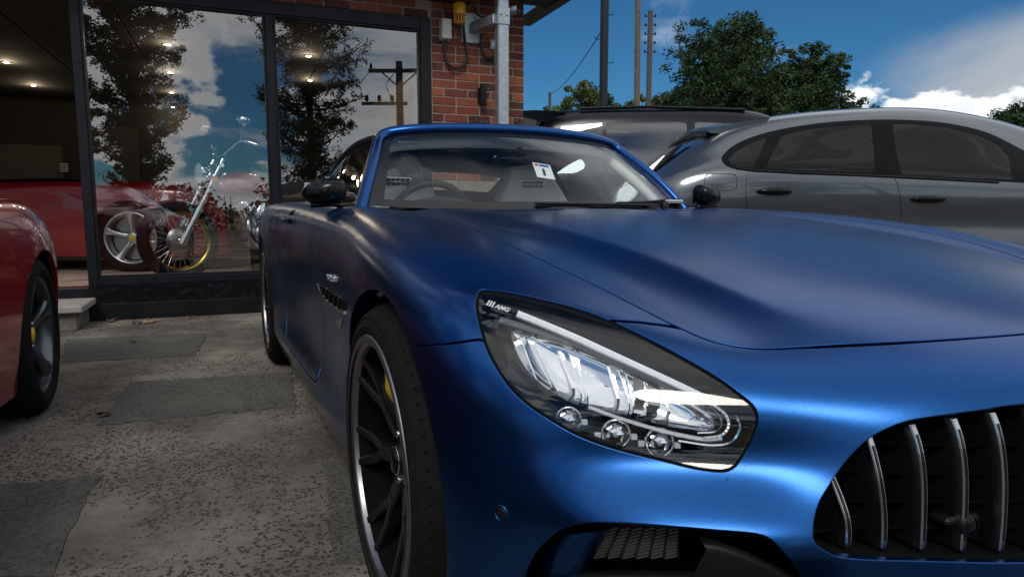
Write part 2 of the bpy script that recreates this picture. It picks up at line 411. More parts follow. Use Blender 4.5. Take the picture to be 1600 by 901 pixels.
SIDE = [  # stations from the nose corner backwards: r0..r7
 [(-.335,.880,.708),(-.362,.922,.64),(-.375,.938,.56),(-.38,.947,.47),(-.385,.950,.39),(-.385,.950,.31),(-.385,.945,.22),(-.38,.92,.12)],
 [(-.19,.915,.730),(-.205,.958,.67),(-.21,.975,.58),(-.215,.980,.48),(-.215,.980,.39),(-.215,.978,.31),(-.215,.97,.22),(-.21,.94,.12)],
 [(0,.928,.762),(0,.968,.705),(0,.983,.61),(0,.985,.50),(0,.985,.40),(0,.98,.31),(0,.975,.22),(0,.95,.12)],
 [(.25,.926,.795),(.25,.963,.735),(.25,.976,.63),(.25,.975,.50),(.25,.972,.40),(.25,.972,.31),(.25,.97,.22),(.25,.945,.12)],
 [(.50,.908,.818),(.50,.943,.76),(.50,.950,.65),(.50,.940,.51),(.50,.935,.40),(.50,.942,.31),(.50,.958,.22),(.50,.935,.12)],
 [(.80,.893,.833),(.80,.930,.775),(.80,.934,.66),(.80,.918,.51),(.80,.914,.40),(.80,.928,.31),(.80,.955,.22),(.80,.93,.12)],
 [(1.15,.888,.845),(1.15,.928,.785),(1.15,.930,.67),(1.15,.912,.51),(1.15,.908,.40),(1.15,.925,.31),(1.15,.955,.22),(1.15,.93,.12)],
 [(1.50,.892,.853),(1.50,.932,.79),(1.50,.935,.67),(1.50,.916,.51),(1.50,.912,.40),(1.50,.928,.31),(1.50,.957,.22),(1.50,.93,.12)],
 [(1.90,.912,.862),(1.90,.952,.79),(1.90,.955,.67),(1.90,.938,.52),(1.90,.935,.41),(1.90,.942,.31),(1.90,.962,.22),(1.90,.93,.12)],
 [(2.25,.940,.868),(2.25,.985,.79),(2.25,.992,.68),(2.25,.985,.54),(2.25,.98,.42),(2.25,.978,.31),(2.25,.975,.22),(2.25,.94,.12)],
 [(2.63,.945,.872),(2.63,.992,.795),(2.63,1.003,.69),(2.63,1.003,.55),(2.63,1.0,.42),(2.63,.99,.31),(2.63,.98,.22),(2.63,.94,.12)],
 [(2.95,.925,.872),(2.95,.975,.795),(2.95,.988,.69),(2.95,.988,.55),(2.95,.983,.42),(2.95,.97,.31),(2.95,.955,.22),(2.95,.90,.12)],
 [(3.25,.85,.86),(3.27,.905,.785),(3.28,.92,.68),(3.28,.92,.54),(3.28,.915,.42),(3.27,.90,.31),(3.26,.88,.22),(3.2,.80,.14)],
 [(3.46,.66,.84),(3.52,.70,.77),(3.55,.70,.66),(3.55,.70,.54),(3.54,.70,.42),(3.52,.69,.31),(3.48,.67,.22),(3.36,.62,.15)],
 [(3.52,.40,.83),(3.60,.40,.76),(3.63,.40,.66),(3.63,.40,.54),(3.62,.40,.42),(3.60,.40,.31),(3.55,.40,.22),(3.42,.38,.15)],
 [(3.53,0,.83),(3.62,0,.76),(3.65,0,.66),(3.65,0,.54),(3.64,0,.42),(3.62,0,.31),(3.57,0,.22),(3.44,0,.15)],
]
TOP = [    # stations matching SIDE[0..6], columns c0..c6
 [(-0.700,0.000,0.7030),(-0.685,0.190,0.7000),(-0.645,0.350,0.6900),(-0.590,0.455,0.6840),(-0.540,0.550,0.6720),(-0.485,0.645,0.6840),(-0.405,0.770,0.7050)],
 [(-0.450,0.000,0.7480),(-0.445,0.200,0.7450),(-0.425,0.360,0.7380),(-0.400,0.465,0.7320),(-0.370,0.555,0.7100),(-0.320,0.660,0.7260),(-0.255,0.800,0.7480)],
 [(-0.150,0.000,0.7970),(-0.148,0.200,0.7940),(-0.140,0.380,0.7870),(-0.130,0.485,0.7820),(-0.115,0.570,0.7610),(-0.080,0.680,0.7770),(-0.040,0.825,0.7900)],
 [(0.180,0.000,0.8320),(0.180,0.200,0.8290),(0.185,0.390,0.8230),(0.190,0.500,0.8190),(0.195,0.585,0.8010),(0.210,0.695,0.8180),(0.230,0.830,0.8230)],
 [(0.500,0.000,0.8520),(0.500,0.200,0.8500),(0.500,0.390,0.8460),(0.500,0.500,0.8460),(0.500,0.590,0.8310),(0.500,0.700,0.8430),(0.500,0.825,0.8440)],
 [(0.780,0.000,0.8600),(0.785,0.200,0.8580),(0.800,0.400,0.8540),(0.800,0.510,0.8570),(0.800,0.600,0.8450),(0.800,0.705,0.8550),(0.800,0.815,0.8570)],
 [(0.950,0.000,0.8620),(0.970,0.200,0.8610),(1.030,0.400,0.8580),(1.070,0.510,0.8620),(1.100,0.600,0.8530),(1.130,0.700,0.8640),(1.150,0.810,0.8680)],
]
BELT = [(1.50,.72,.875,.815,.875),(1.90,.735,.885,.835,.885),(2.25,.74,.892,.855,.893),(2.63,.70,.90,.855,.897),(2.95,.60,.895,.82,.893),(3.25,.50,.885,.74,.88),(3.46,.40,.865,.58,.86)]
def build_cage():
    V = []; ix = {}
    def vid(key, p):
        if key not in ix: ix[key] = len(V); V.append((-p[1], p[0], p[2]))      # X = -v (camera side), Y = u
        return ix[key]
    for c in range(8):
        for r in range(8): vid(('F', c, r), FRONT[c][r])
    for s in range(len(SIDE)):
        for r in range(8): vid(('S', s, r), SIDE[s][r])
    for s in range(7):
        for c in range(7): vid(('T', s, c), TOP[s][c])
    for i, (u, v5, z5, v6, z6) in enumerate(BELT): vid(('T', 7+i, 5), (u, v5, z5)); vid(('T', 7+i, 6), (u, v6, z6))
    Q = []
    for c in range(7):
        for r in range(7): Q.append((('F', c, r), ('F', c+1, r), ('F', c+1, r+1), ('F', c, r+1)))
    S = lambda s, r: ('F', 7, r) if s < 0 else ('S', s, r)
    for s in range(-1, len(SIDE)-1):
        for r in range(7): Q.append((S(s, r), S(s+1, r), S(s+1, r+1), S(s, r+1)))
    T = lambda s, c: ('F', c, 0) if s < 0 else (('S', s, 0) if c == 7 else ('T', s, c))
    for s in range(-1, 13):
        for c in range(0 if s < 6 else 5, 7): Q.append((T(s, c), T(s+1, c), T(s+1, c+1), T(s, c+1)))
    # close the tail deck
    Q.append((('T', 13, 5), ('S', 14, 0), ('S', 13, 0), ('T', 13, 6)))
    cr = {}
    for s in range(0, 6): cr[(ix[T(s, 3)], ix[T(s+1, 3)])] = 2
    F = [tuple(ix[k] for k in q) for q in Q]
    # mirror half
    V = np.array(V); n = len(V); mp = []; V2 = list(V)
    for i, p in enumerate(V):
        if abs(p[0]) < 1e-6: mp.append(i)
        else: mp.append(len(V2)); V2.append((-p[0], p[1], p[2]))
    F2 = F+[tuple(mp[i] for i in f)[::-1] for f in F]
    cr2 = dict(cr); cr2.update({(mp[a], mp[b]): l for (a, b), l in cr.items()})
    return np.array(V2), np.array(F2), cr2
cgV, cgF, cgC = build_cage()
sV, sF = subdivide(cgV, cgF, cgC, 4)
# orientation: make normals point outwards
sN = vert_normals(sV, sF)
k = int(np.argmax(sV[:, 2])); 
if sN[k, 2] < 0: sF = sF[:, ::-1]; sN = -sN
# half that faces the camera side (X<0)
keep = (sV[sF][:, :, 0].mean(1) < 0)
hF = [tuple(map(int, f)) for f in sF[keep]]
sV[np.abs(sV[:, 0]) < 2e-4, 0] = 0.0
shell = Surf(sV, sN, hF).compact()
# ------------------------------------------------------------------ materials used on the cars
def paint_matte():
    m, nt, b = new_mat('matte_blue_paint'); N = nt.nodes.new; L = nt.links.new
    b.inputs['Metallic'].default_value = 0.96; b.inputs['Roughness'].default_value = 0.3; b.inputs['Coat Weight'].default_value = 0.28; b.inputs['Coat Roughness'].default_value = 0.2
    tc = N('ShaderNodeTexCoord')
    fl = N('ShaderNodeTexNoise'); fl.inputs['Scale'].default_value = 420; fl.inputs['Detail'].default_value = 2; L(tc.outputs['Object'], fl.inputs['Vector'])
    mr = N('ShaderNodeMapRange'); L(fl.outputs[0], mr.inputs[0]); mr.inputs[1].default_value = 0.3; mr.inputs[2].default_value = 0.7; mr.inputs[3].default_value = 0.9; mr.inputs[4].default_value = 1.12
    mx = N('ShaderNodeMix'); mx.data_type = 'RGBA'; mx.blend_type = 'MULTIPLY'; mx.inputs[0].default_value = 1; mx.inputs[6].default_value = (0.006, 0.066, 0.235, 1); L(mr.outputs[0], mx.inputs[7])
    # road dust and small insect spots
    vo = N('ShaderNodeTexVoronoi'); vo.inputs['Scale'].default_value = 24; vo.inputs['Randomness'].default_value = 1; L(tc.outputs['Object'], vo.inputs['Vector'])
    vn = N('ShaderNodeTexNoise'); vn.inputs['Scale'].default_value = 6; L(tc.outputs['Object'], vn.inputs['Vector'])
    th = N('ShaderNodeMath'); th.operation = 'MULTIPLY'; L(vn.outputs[0], th.inputs[0]); th.inputs[1].default_value = 0.075
    lt = N('ShaderNodeMath'); lt.operation = 'LESS_THAN'; L(vo.outputs['Distance'], lt.inputs[0]); L(th.outputs[0], lt.inputs[1])
    m2 = N('ShaderNodeMix'); m2.data_type = 'RGBA'; L(lt.outputs[0], m2.inputs[0]); L(mx.outputs[2], m2.inputs[6]); m2.inputs[7].default_value = (0.01, 0.012, 0.018, 1)
    L(m2.outputs[2], b.inputs['Base Color'])
    dn = N('ShaderNodeTexNoise'); dn.inputs['Scale'].default_value = 3.0; dn.inputs['Detail'].default_value = 7; L(tc.outputs['Object'], dn.inputs['Vector'])
    rr = N('ShaderNodeMapRange'); L(dn.outputs[0], rr.inputs[0]); rr.inputs[1].default_value = 0.3; rr.inputs[2].default_value = 0.7; rr.inputs[3].default_value = 0.25; rr.inputs[4].default_value = 0.31; L(rr.outputs[0], b.inputs['Roughness'])
    bp = N('ShaderNodeBump'); bp.inputs['Strength'].default_value = 0.04; bp.inputs['Distance'].default_value = 0.002; L(fl.outputs[0], bp.inputs['Height']); L(bp.outputs[0], b.inputs['Normal'])
    return m
M_BLUE = paint_matte()
M_BLACK_GLOSS = mat('black_gloss', (0.003, 0.003, 0.004), 0.14, 0, 0.28, coat=0.0, rvar=0.04)
M_BLACK_PLASTIC = mat('black_plastic', (0.007, 0.007, 0.008), 0.42, 0, 0.25, var=0.2, vscale=20, rvar=0.08)
M_LINER = mat('wheel_liner', (0.004, 0.004, 0.004), 0.9, 0, 0.1, var=0.3)
M_RUBBER = mat('tyre_rubber', (0.008, 0.008, 0.008), 0.8, 0, 0.15, var=0.35, vscale=30, bump=0.15, bscale=150)
M_RIM_BLACK = mat('satin_black_wheel', (0.006, 0.006, 0.007), 0.3, 0.0, 0.35, rvar=0.08, vscale=14)
M_POLISHED = mat('polished_alloy', (0.28, 0.28, 0.29), 0.36, 1.0, var=0.08, vscale=30)
M_CHROME = mat('chrome', (0.78, 0.79, 0.80), 0.08, 1.0)
M_SATIN_CHROME = mat('satin_chrome', (0.55, 0.55, 0.55), 0.22, 1.0, var=0.06, vscale=40)
M_DISC = mat('brake_disc', (0.30, 0.29, 0.28), 0.35, 1.0, var=0.25, vscale=40)
M_YELLOW = mat('yellow_caliper', (0.95, 0.60, 0.01), 0.35, 0, 0.5, coat=0.5)
M_FABRIC = mat('black_fabric', (0.012, 0.012, 0.014), 0.85, 0, 0.2, var=0.25, vscale=60, bump=0.25, bscale=400)
M_CREAM = mat('cream_leather', (0.84, 0.81, 0.74), 0.5, 0, 0.4, var=0.05, vscale=12, bump=0.08, bscale=220)
M_DARKLEATHER = mat('dark_leather', (0.02, 0.02, 0.022), 0.55, 0, 0.4, bump=0.1, bscale=200)
M_WINDSCREEN = glass_mat('windscreen_glass', (0.90, 0.95, 0.96), 1.36)
M_SIDEGLASS = glass_mat('side_glass', (0.40, 0.46, 0.47), 1.5, base=.02)
M_LENS = glass_mat('lamp_lens', (0.96, 0.97, 0.98), 1.42)
M_LAMPDARK = mat('lamp_housing', (0.012, 0.012, 0.013), 0.22, 0.3, 0.5)
M_LIGHTGUIDE = mat('light_guide', (0.90, 0.92, 0.94), 0.25, 0.0, 0.5, coat=0.6, emit=(.85, .93, 1.0), estr=.05)
M_WHITE = mat('white_print', (0.75, 0.75, 0.75), 0.6)
M_RED_PRINT = mat('red_print', (0.55, 0.03, 0.03), 0.6)
M_BLUE_PRINT = mat('blue_print', (0.03, 0.1, 0.4), 0.6)
M_BLACK_PRINT = mat('black_print', (0.01, 0.01, 0.01), 0.6)

def text_mesh(body, size, mat_, name, parent, M, extrude=0.0004, align='CENTER', bold=0.0):
    cu = bpy.data.curves.new(name, 'FONT'); cu.body = body; cu.size = size; cu.align_x = align; cu.align_y = 'CENTER'; cu.extrude = extrude; cu.resolution_u = 3; cu.offset = bold
    o = bpy.data.objects.new(name, cu); COL.objects.link(o); bpy.context.view_layer.update()
    me = bpy.data.meshes.new_from_object(o.evaluated_get(bpy.context.evaluated_depsgraph_get())); bpy.data.objects.remove(o); bpy.data.curves.remove(cu)
    me.name = name; me.materials.clear(); me.materials.append(mat_); me.transform(M)
    ob = bpy.data.objects.new(name, me); COL.objects.link(ob)
    if parent: ob.parent = parent
    return ob
def frame_matrix(p, xdir, ydir):
    x = Vector(xdir).normalized(); z = x.cross(Vector(ydir)).normalized(); y = z.cross(x)
    return Matrix(((x.x, y.x, z.x, p[0]), (x.y, y.y, z.y, p[1]), (x.z, y.z, z.z, p[2]), (0, 0, 0, 1)))

# ------------------------------------------------------------------ blue roadster
from mathutils.bvhtree import BVHTree
car = empty('sports_car', (0, 1.3, 0)); tag(car, 'matte blue open-top sports car with black fabric roof in the foreground', 'car')
def P(o):                                   # parts are written in world coordinates; hang them on the car without moving them
    o.matrix_parent_inverse = Matrix.Translation((0, -1.3, 0)); return o
bvh = BVHTree.FromPolygons([tuple(v) for v in shell.V], shell.F)
def hit(px, py, depth=0.0):
    d = Vector(ray(px, py)).normalized(); h = bvh.ray_cast(Vector(CAM), d)
    return np.array(h[0]+d*depth) if h[0] is not None else None
def hitn(px, py):
    d = Vector(ray(px, py)).normalized(); h = bvh.ray_cast(Vector(CAM), d); return np.array(h[0]), np.array(h[1])
def crop(pts, ox, oy, s): return [(ox+x/s, oy+y/s) for x, y in pts]
HL = crop([(100,57),(200,68),(330,95),(480,132),(640,190),(800,265),(950,345),(1100,432),(1200,505),(1255,555),(1273,605),(1265,660),(1240,720),(1205,780),(1170,822),(1125,841),(1060,838),(980,825),(880,800),(750,770),(620,735),(500,690),(400,635),(300,570),(220,500),(160,420),(110,330),(80,240),(60,150),(62,95),(75,67)], 720, 430, 2.73)
HL = spline(HL, 3, True)
HLin = crop([(110,72),(200,82),(330,108),(480,146),(640,204),(800,280),(950,360),(1100,448),(1190,513),(1240,562),(1256,608),(1248,655),(1222,712),(1188,765),(1155,800),(1115,818),(1060,817),(980,806),(880,782),(750,752),(620,716),(506,672),(410,619),(312,555),(234,487),(175,409),(126,322),(95,235),(76,150),(78,102),(88,80)], 720, 430, 2.73)
HLin = spline(HLin, 3, True)
hl_sdf = poly_sdf(HL); hlin_sdf = poly_sdf(HLin)
GR = crop([(989,290),(850,310),(700,330),(580,350),(500,380),(440,415),(390,460),(340,520),(300,580),(265,640),(248,700),(245,750),(255,785),(285,810),(340,835),(450,845),(600,848),(989,855)], 1160, 500, 2.2477)
GRp = [(-hit(*p)[0], hit(*p)[2]) for p in GR]           # (v, z)
zt, zb = GRp[0][1]+.012, GRp[-1][1]-.004
GRp = [(-.3, zt+.004), (0, zt+.004), (.15, zt)]+GRp+[(.15, zb), (0, zb-.002), (-.3, zb-.002)]
GRp = [GRp[0]]+[tuple(p) for p in spline(GRp[1:-1], 4)]+[GRp[-1]]
gr_sdf = poly_sdf(GRp)
IN = [(812,940),(818,901),(828,876),(841,855),(859,838),(880,823),(908,816),(936,814),(985,815),(1055,820),(1125,826),(1180,831),(1205,840),(1225,860),(1245,885),(1262,915),(1270,950),(1260,975),(1180,985),(1000,985),(850,978)]
IN = [tuple(p) for p in spline(IN, 3, True)]
in_sdf = poly_sdf(IN)
side = lambda V: V[:, 0]+.6
def px_phi(sdf, off=0.0, ymax=0.1): return lambda V: np.maximum(sdf(proj(V))-off, (V[:, 1]-ymax)*1000)
arch_f = lambda V: np.maximum(np.hypot((V[:, 1]+.005)/np.where(V[:, 1] < -.005, .368, .378), (V[:, 2]-.322)/.376)*.37-.37, side(V))
arch_r = lambda V: np.maximum(np.hypot(V[:, 1]-2.63, V[:, 2]-.345)-.388, side(V))
hl_cut, body = shell.cut(px_phi(hl_sdf))
_, body = body.cut(arch_f); _, body = body.cut(arch_r)
gap, body = body.cut(lambda V: np.maximum(gr_sdf(np.stack([-V[:, 0], V[:, 2]], -1)), V[:, 1]+.5))
intake, body = body.cut(px_phi(in_sdf))
# bonnet outline in plan (v, u)
HOOD = [(.640,1.20),(.652,1.0),(.672,.70),(.690,.40),(.699,.15),(.699,.0),(.694,-.117),(.681,-.214),(.663,-.298),(.648,-.375),(.634,-.449),(.626,-.488),(.617,-.521),(.603,-.556),(.580,-.583),(.546,-.609),(.474,-.650),(.383,-.704),(.299,-.742),(.201,-.773),(.1,-.79),(0,-.796)]
HOOD = [tuple(p) for p in spline(HOOD, 4)]+[(-.3, -.796), (-.3, 1.2)]
hood_sdf = poly_sdf(HOOD)
upface = None
def hood_phi(off):
    return lambda V: np.maximum(hood_sdf(np.stack([-V[:, 0], V[:, 1]], -1))-off, np.where(V[:, 2] > .60, -1, 1)*1.0)
hood, rest = body.cut(hood_phi(-.0034)); _, rest = rest.cut(hood_phi(.0034))
hood, _ = hood.cut(lambda V: V[:, 1]-(.945+.26*np.clip(np.abs(V[:, 0])/.72, 0, 1)**2-.012))      # clear of the windscreen base
BU = [(500,556),(650,541),(700,537),(748,530),(850,560),(940,520),(952,499.5),(1000,503),(1040,508),(1068,513),(1100,527),(1140,537),(1190,543),(1280,542),(1400,536),(1500,529),(1600,521),(1900,490),(2600,430),(2600,2600),(300,2600),(500,1200)]
bu_sdf = poly_sdf(BU)
bumper, fend = rest.cut(px_phi(bu_sdf, -2.6, .02)); _, fend = fend.cut(px_phi(bu_sdf, 2.6, .02))
DOOR = [(1.02,1.0),(1.0,.90),(.95,.84),(.93,.79),(.98,.71),(1.05,.60),(1.085,.50),(1.08,.38),(1.065,.30),(1.08,.248),(1.5,.238),(1.86,.236),(1.95,.30),(2.0,.42),(2.02,.58),(1.99,.72),(1.98,.82),(2.02,.90),(2.05,1.0)]
DOOR = [tuple(p) for p in spline(DOOR, 3, True)]
do_sdf = poly_sdf(DOOR)
def door_phi(off): return lambda V: np.maximum(do_sdf(V[:, 1:3])-off, V[:, 0]+.55)
door, fend = fend.cut(door_phi(-.0036)); _, fend = fend.cut(door_phi(.0036))
quarter, fend = fend.cut(lambda V: 1.5-V[:, 1])
sill_z = lambda V: V[:, 2]-(.215+.02*np.clip((V[:, 1]-1.2)/1.4, -1, 1))
skirt_a, fend = fend.cut(lambda V: np.maximum(sill_z(V), .3-V[:, 1])); skirt_b, quarter = quarter.cut(lambda V: np.maximum(sill_z(V), V[:, 1]-2.4))
skirt = skirt_a.compact().joined(skirt_b.compact())
fen_arch = fend
P(hood.welded_mirror().panel('bonnet', M_BLUE, car))
front_bumper = P(bumper.welded_mirror().panel('front_bumper', M_BLUE, car))
for k, half in ((0, lambda s: s.compact()), (1, lambda s: s.compact().mirrored())):
    P(half(fend).panel('front_wing', M_BLUE, car, thick=.03)); P(half(door).panel('door', M_BLUE, car)); P(half(quarter).panel('rear_wing', M_BLUE, car, thick=.03)); P(half(skirt).panel('side_skirt', M_BLACK_GLOSS, car))
inner = body.offset(-.017).welded_mirror(); P(mesh_obj('inner_body', inner.V, inner.F, M_LINER, car))
# floor pan and wheel-house walls so that no light leaks through
fp = MB(); fp.box((0, 1.3, .16), (1.3, 4.6, .06)); fp.box((0, 1.31, .28), (1.78, 1.6, .2)); fp.box((0, -.62, .3), (1.15, .16, .44)); fp.box((0, .05, .42), (1.0, .8, .44)); fp.box((0, 2.75, .5), (1.25, .9, .6)); P(fp.build('floor_pan', M_LINER, car))
def liner(u, z, r, x0, x1):
    b = MB(); rows = [[(x, u+r*math.cos(a), z+r*math.sin(a)) for a in [R(-12+204*i/28) for i in range(29)]] for x in (x0, x1)]; b.grid(rows)
    b.add([(x1, u, z)]+rows[1], [(0, i+1, i+2) for i in range(28)]); return b
for sx in (-1, 1):
    P(liner(-.005, .322, .385, sx*.915, sx*.62).build('wheel_arch_liner', M_LINER, car)); P(liner(2.63, .345, .395, sx*.95, sx*.6).build('wheel_arch_liner', M_LINER, car))

# wheels -----------------------------------------------------------
def make_wheel(r_t, w, r_rim, name='wheel'):
    "axis along local Z, outer face towards +Z"
    root = empty(name)
    h = w/2; b = MB()
    prof = [(r_rim-.012, -h+.02), (r_rim+.012, -h+.004), (r_rim+.045, -h-.004), (r_t-.025, -h+.008), (r_t-.006, -h+.03), (r_t, -h+.06), (r_t+.001, 0), (r_t, h-.06), (r_t-.006, h-.03), (r_t-.022, h-.008), (r_t-.030, h-.003), (r_t-.033, h-.0045), (r_t-.036, h-.0015), (r_t-.048, h+.002), (r_rim+.030, h+.002), (r_rim+.0275, h-.0005), (r_rim+.025, h+.001), (r_rim+.020, h-.001), (r_rim+.014, h-.006), (r_rim+.006, h-.022)]
    prof = [tuple(p) for p in spline(prof, 2)]
    b.lathe(prof, 72)
    ty = b.build('tyre', M_RUBBER, root)
    g = MB()
    for zc in (-.075, -.025, .025, .075):
        g.lathe([(r_t+.0015, zc-.006), (r_t+.0012, zc+.006)], 72)
    for k in range(72):
        a = 2*math.pi*k/72
        for s_ in (-1, 1): g.add([((r_t+.0012)*math.cos(a+d_), (r_t+.0012)*math.sin(a+d_), s_*z_) for d_, z_ in ((0, .082), (.012, .082), (.034, h-.055), (.022, h-.055))], [(0, 1, 2, 3) if s_ > 0 else (3, 2, 1, 0)], False); g.add([(r_*math.cos(a+d_), r_*math.sin(a+d_), s_*z_) for d_, r_, z_ in ((.022, r_t+.001, h-.055), (.034, r_t+.001, h-.055), (.044, r_t-.012, h-.018), (.032, r_t-.012, h-.018))], [(0, 1, 2, 3) if s_ > 0 else (3, 2, 1, 0)], False)
    g.build('tread_groove', M_LINER, root)['kind'] = 'stuff'
    b = MB(); f = h-.006                                                # polished lip
    b.lathe([(r_rim+.014, f-.01), (r_rim+.016, f+.003), (r_rim+.013, f+.008), (r_rim+.004, f+.009), (r_rim+.002, f+.004), (r_rim-.0005, f+.003), (r_rim-.008, f+.001), (r_rim-.010, f-.004), (r_rim-.012, f-.012)], 96); b.build('rim_lip', M_POLISHED, root)
    b = MB(); b.lathe([(r_rim+.0035, f+.0075), (r_rim+.0005, f+.0062)], 96); b.build('lip_groove', M_BLACK_GLOSS, root)
    b = MB(); b.lathe([(r_rim-.011, f-.012), (r_rim-.02, f-.03), (r_rim-.028, f-.06), (r_rim-.03, -h+.04), (r_rim-.004, -h+.02)], 72); b.build('rim_barrel', M_LINER, root)
    # hub
    b = MB(); b.lathe([(0, f-.040), (.026, f-.040), (.030, f-.044), (.033, f-.052), (.062, f-.056), (.075, f-.066), (.080, f-.09)], 40); b.build('hub', M_RIM_BLACK, root)
    b = MB(); b.lathe([(0, f-.030), (.020, f-.031), (.0255, f-.034), (.027, f-.040)], 32); b.build('centre_cap', M_BLACK_GLOSS, root)
    b = MB(); b.lathe([(.0275, f-.0385), (.029, f-.0375), (.0305, f-.0405)], 32); b.build('cap_ring', M_SATIN_CHROME, root)
    for k in range(5):
        a = 2*math.pi*(k+.5)/5; b = MB(); b.lathe([(0, .012), (.006, .012), (.009, .008), (.009, -.01)], 8, Matrix.Translation((.053*math.cos(a), .053*math.sin(a), f-.058))); b.build('wheel_bolt', M_SATIN_CHROME, root)
    # ten Y spokes
    def blade(path, w0, w1, t0, t1):
        rows = []
        n = len(path)
        for i, (x, y, z) in enumerate(path):
            t = i/(n-1); hw = (w0+(w1-w0)*t)/2; th = t0+(t1-t0)*t
            q = path[min(i+1, n-1)]; p = path[max(i-1, 0)]; dx, dy = q[0]-p[0], q[1]-p[1]; l = math.hypot(dx, dy) or 1; nx, ny = -dy/l, dx/l
            rows.append([(x+nx*hw, y+ny*hw, z-th), (x+nx*hw, y+ny*hw, z-.004), (x+nx*hw*.62, y+ny*hw*.62, z), (x-nx*hw*.62, y-ny*hw*.62, z), (x-nx*hw, y-ny*hw, z-.004), (x-nx*hw, y-ny*hw, z-th)])
        return rows
    sp = MB()
    stem = [(r, 0, f-.052+.012*((r-.06)/.07)) for r in (.058, .085, .11, .128)]
    sp.grid(blade(stem, .044, .042, .03, .03), close=True, smooth=False)
    for sg in (-1, 1):
        br = []
        for i in range(7):
            t = i/6; r = .115+(r_rim-.010-.115)*t; an = sg*(.11*min(1, t*2.0)+.05*t); zf = f-.042+.034*t**1.5
            br.append((r*math.cos(an), r*math.sin(an), zf))
        sp.grid(blade(br, .025, .021, .03, .022), close=True, smooth=False)
    me = None
    for k in range(7):
        if me is None: o = sp.build('spoke', M_RIM_BLACK, root); me = o.data
        else: o = bpy.data.objects.new('spoke', me); COL.objects.link(o); o.parent = root
        o.rotation_euler = (0, 0, 2*math.pi*k/7+.62)
    return root
def add_brake(root, wheel_h, sx, ang, r_d=.195):
    b = MB(); z0 = wheel_h-.125
    b.lathe([(.075, z0-.012), (.075, z0+.012), (r_d*.62, z0+.012), (r_d*.62, z0+.016), (r_d, z0+.016), (r_d, z0-.016), (.075, z0-.016)], 64, smooth=False); b.build('brake_disc', M_DISC, root)
    b = MB()
    for k in range(60):
        a = 2*math.pi*k/60; rr = .135+.045*((k*7) % 5)/5
        b.lathe([(0, z0+.0168), (.003, z0+.0168)], 6, Matrix.Translation((rr*math.cos(a), rr*math.sin(a), 0)))
    b.build('disc_drilling', M_LINER, root)['kind'] = 'stuff'
    b = MB(); rows = []
    for i in range(13):
        a = ang+R(-38+76*i/12); e = 1-.25*abs(i-6)/6
        rows.append([(r*math.cos(a), r*math.sin(a), z) for r, z in ((.115, z0+.02), (.12, z0+.06*e), (.16, z0+.076*e), (.205, z0+.07*e), (.222, z0+.03), (.222, z0-.03), (.2, z0-.035), (.115, z0-.03))])
    b.grid(rows, close=True); b.add(rows[0], [tuple(range(8))]); b.add(rows[-1], [tuple(range(8))[::-1]]); b.build('brake_caliper', M_YELLOW, root)
WF = (.3335, .275, .2535); WR = (.3515, .325, .254)
def place_wheel(w, x, y, z, sx):
    w.location = (x, y, z); w.rotation_euler = (math.pi/2, 0, -math.pi/2 if sx < 0 else math.pi/2)   # local Z -> outward
    w.parent = car; P(w)
wf = make_wheel(*WF); add_brake(wf, .1375, -1, R(122)); place_wheel(wf, -.847, 0, .3335, -1)
text_mesh('AMG', .0105, M_BLACK_PRINT, 'rim_lettering', wf, frame_matrix(((.2535-.004)*math.cos(R(-158)), (.2535-.004)*math.sin(R(-158)), .1375-.0195), (math.sin(R(-158)), -math.cos(R(-158)), 0), (math.cos(R(-158)), math.sin(R(-158)), 0)))
wf2 = copy_tree(wf); place_wheel(wf2, .847, 0, .3335, 1)
wr = make_wheel(*WR); add_brake(wr, .1625, -1, R(20)); place_wheel(wr, -.828, 2.63, .3515, -1)
wr2 = copy_tree(wr); place_wheel(wr2, .828, 2.63, .3515, 1)

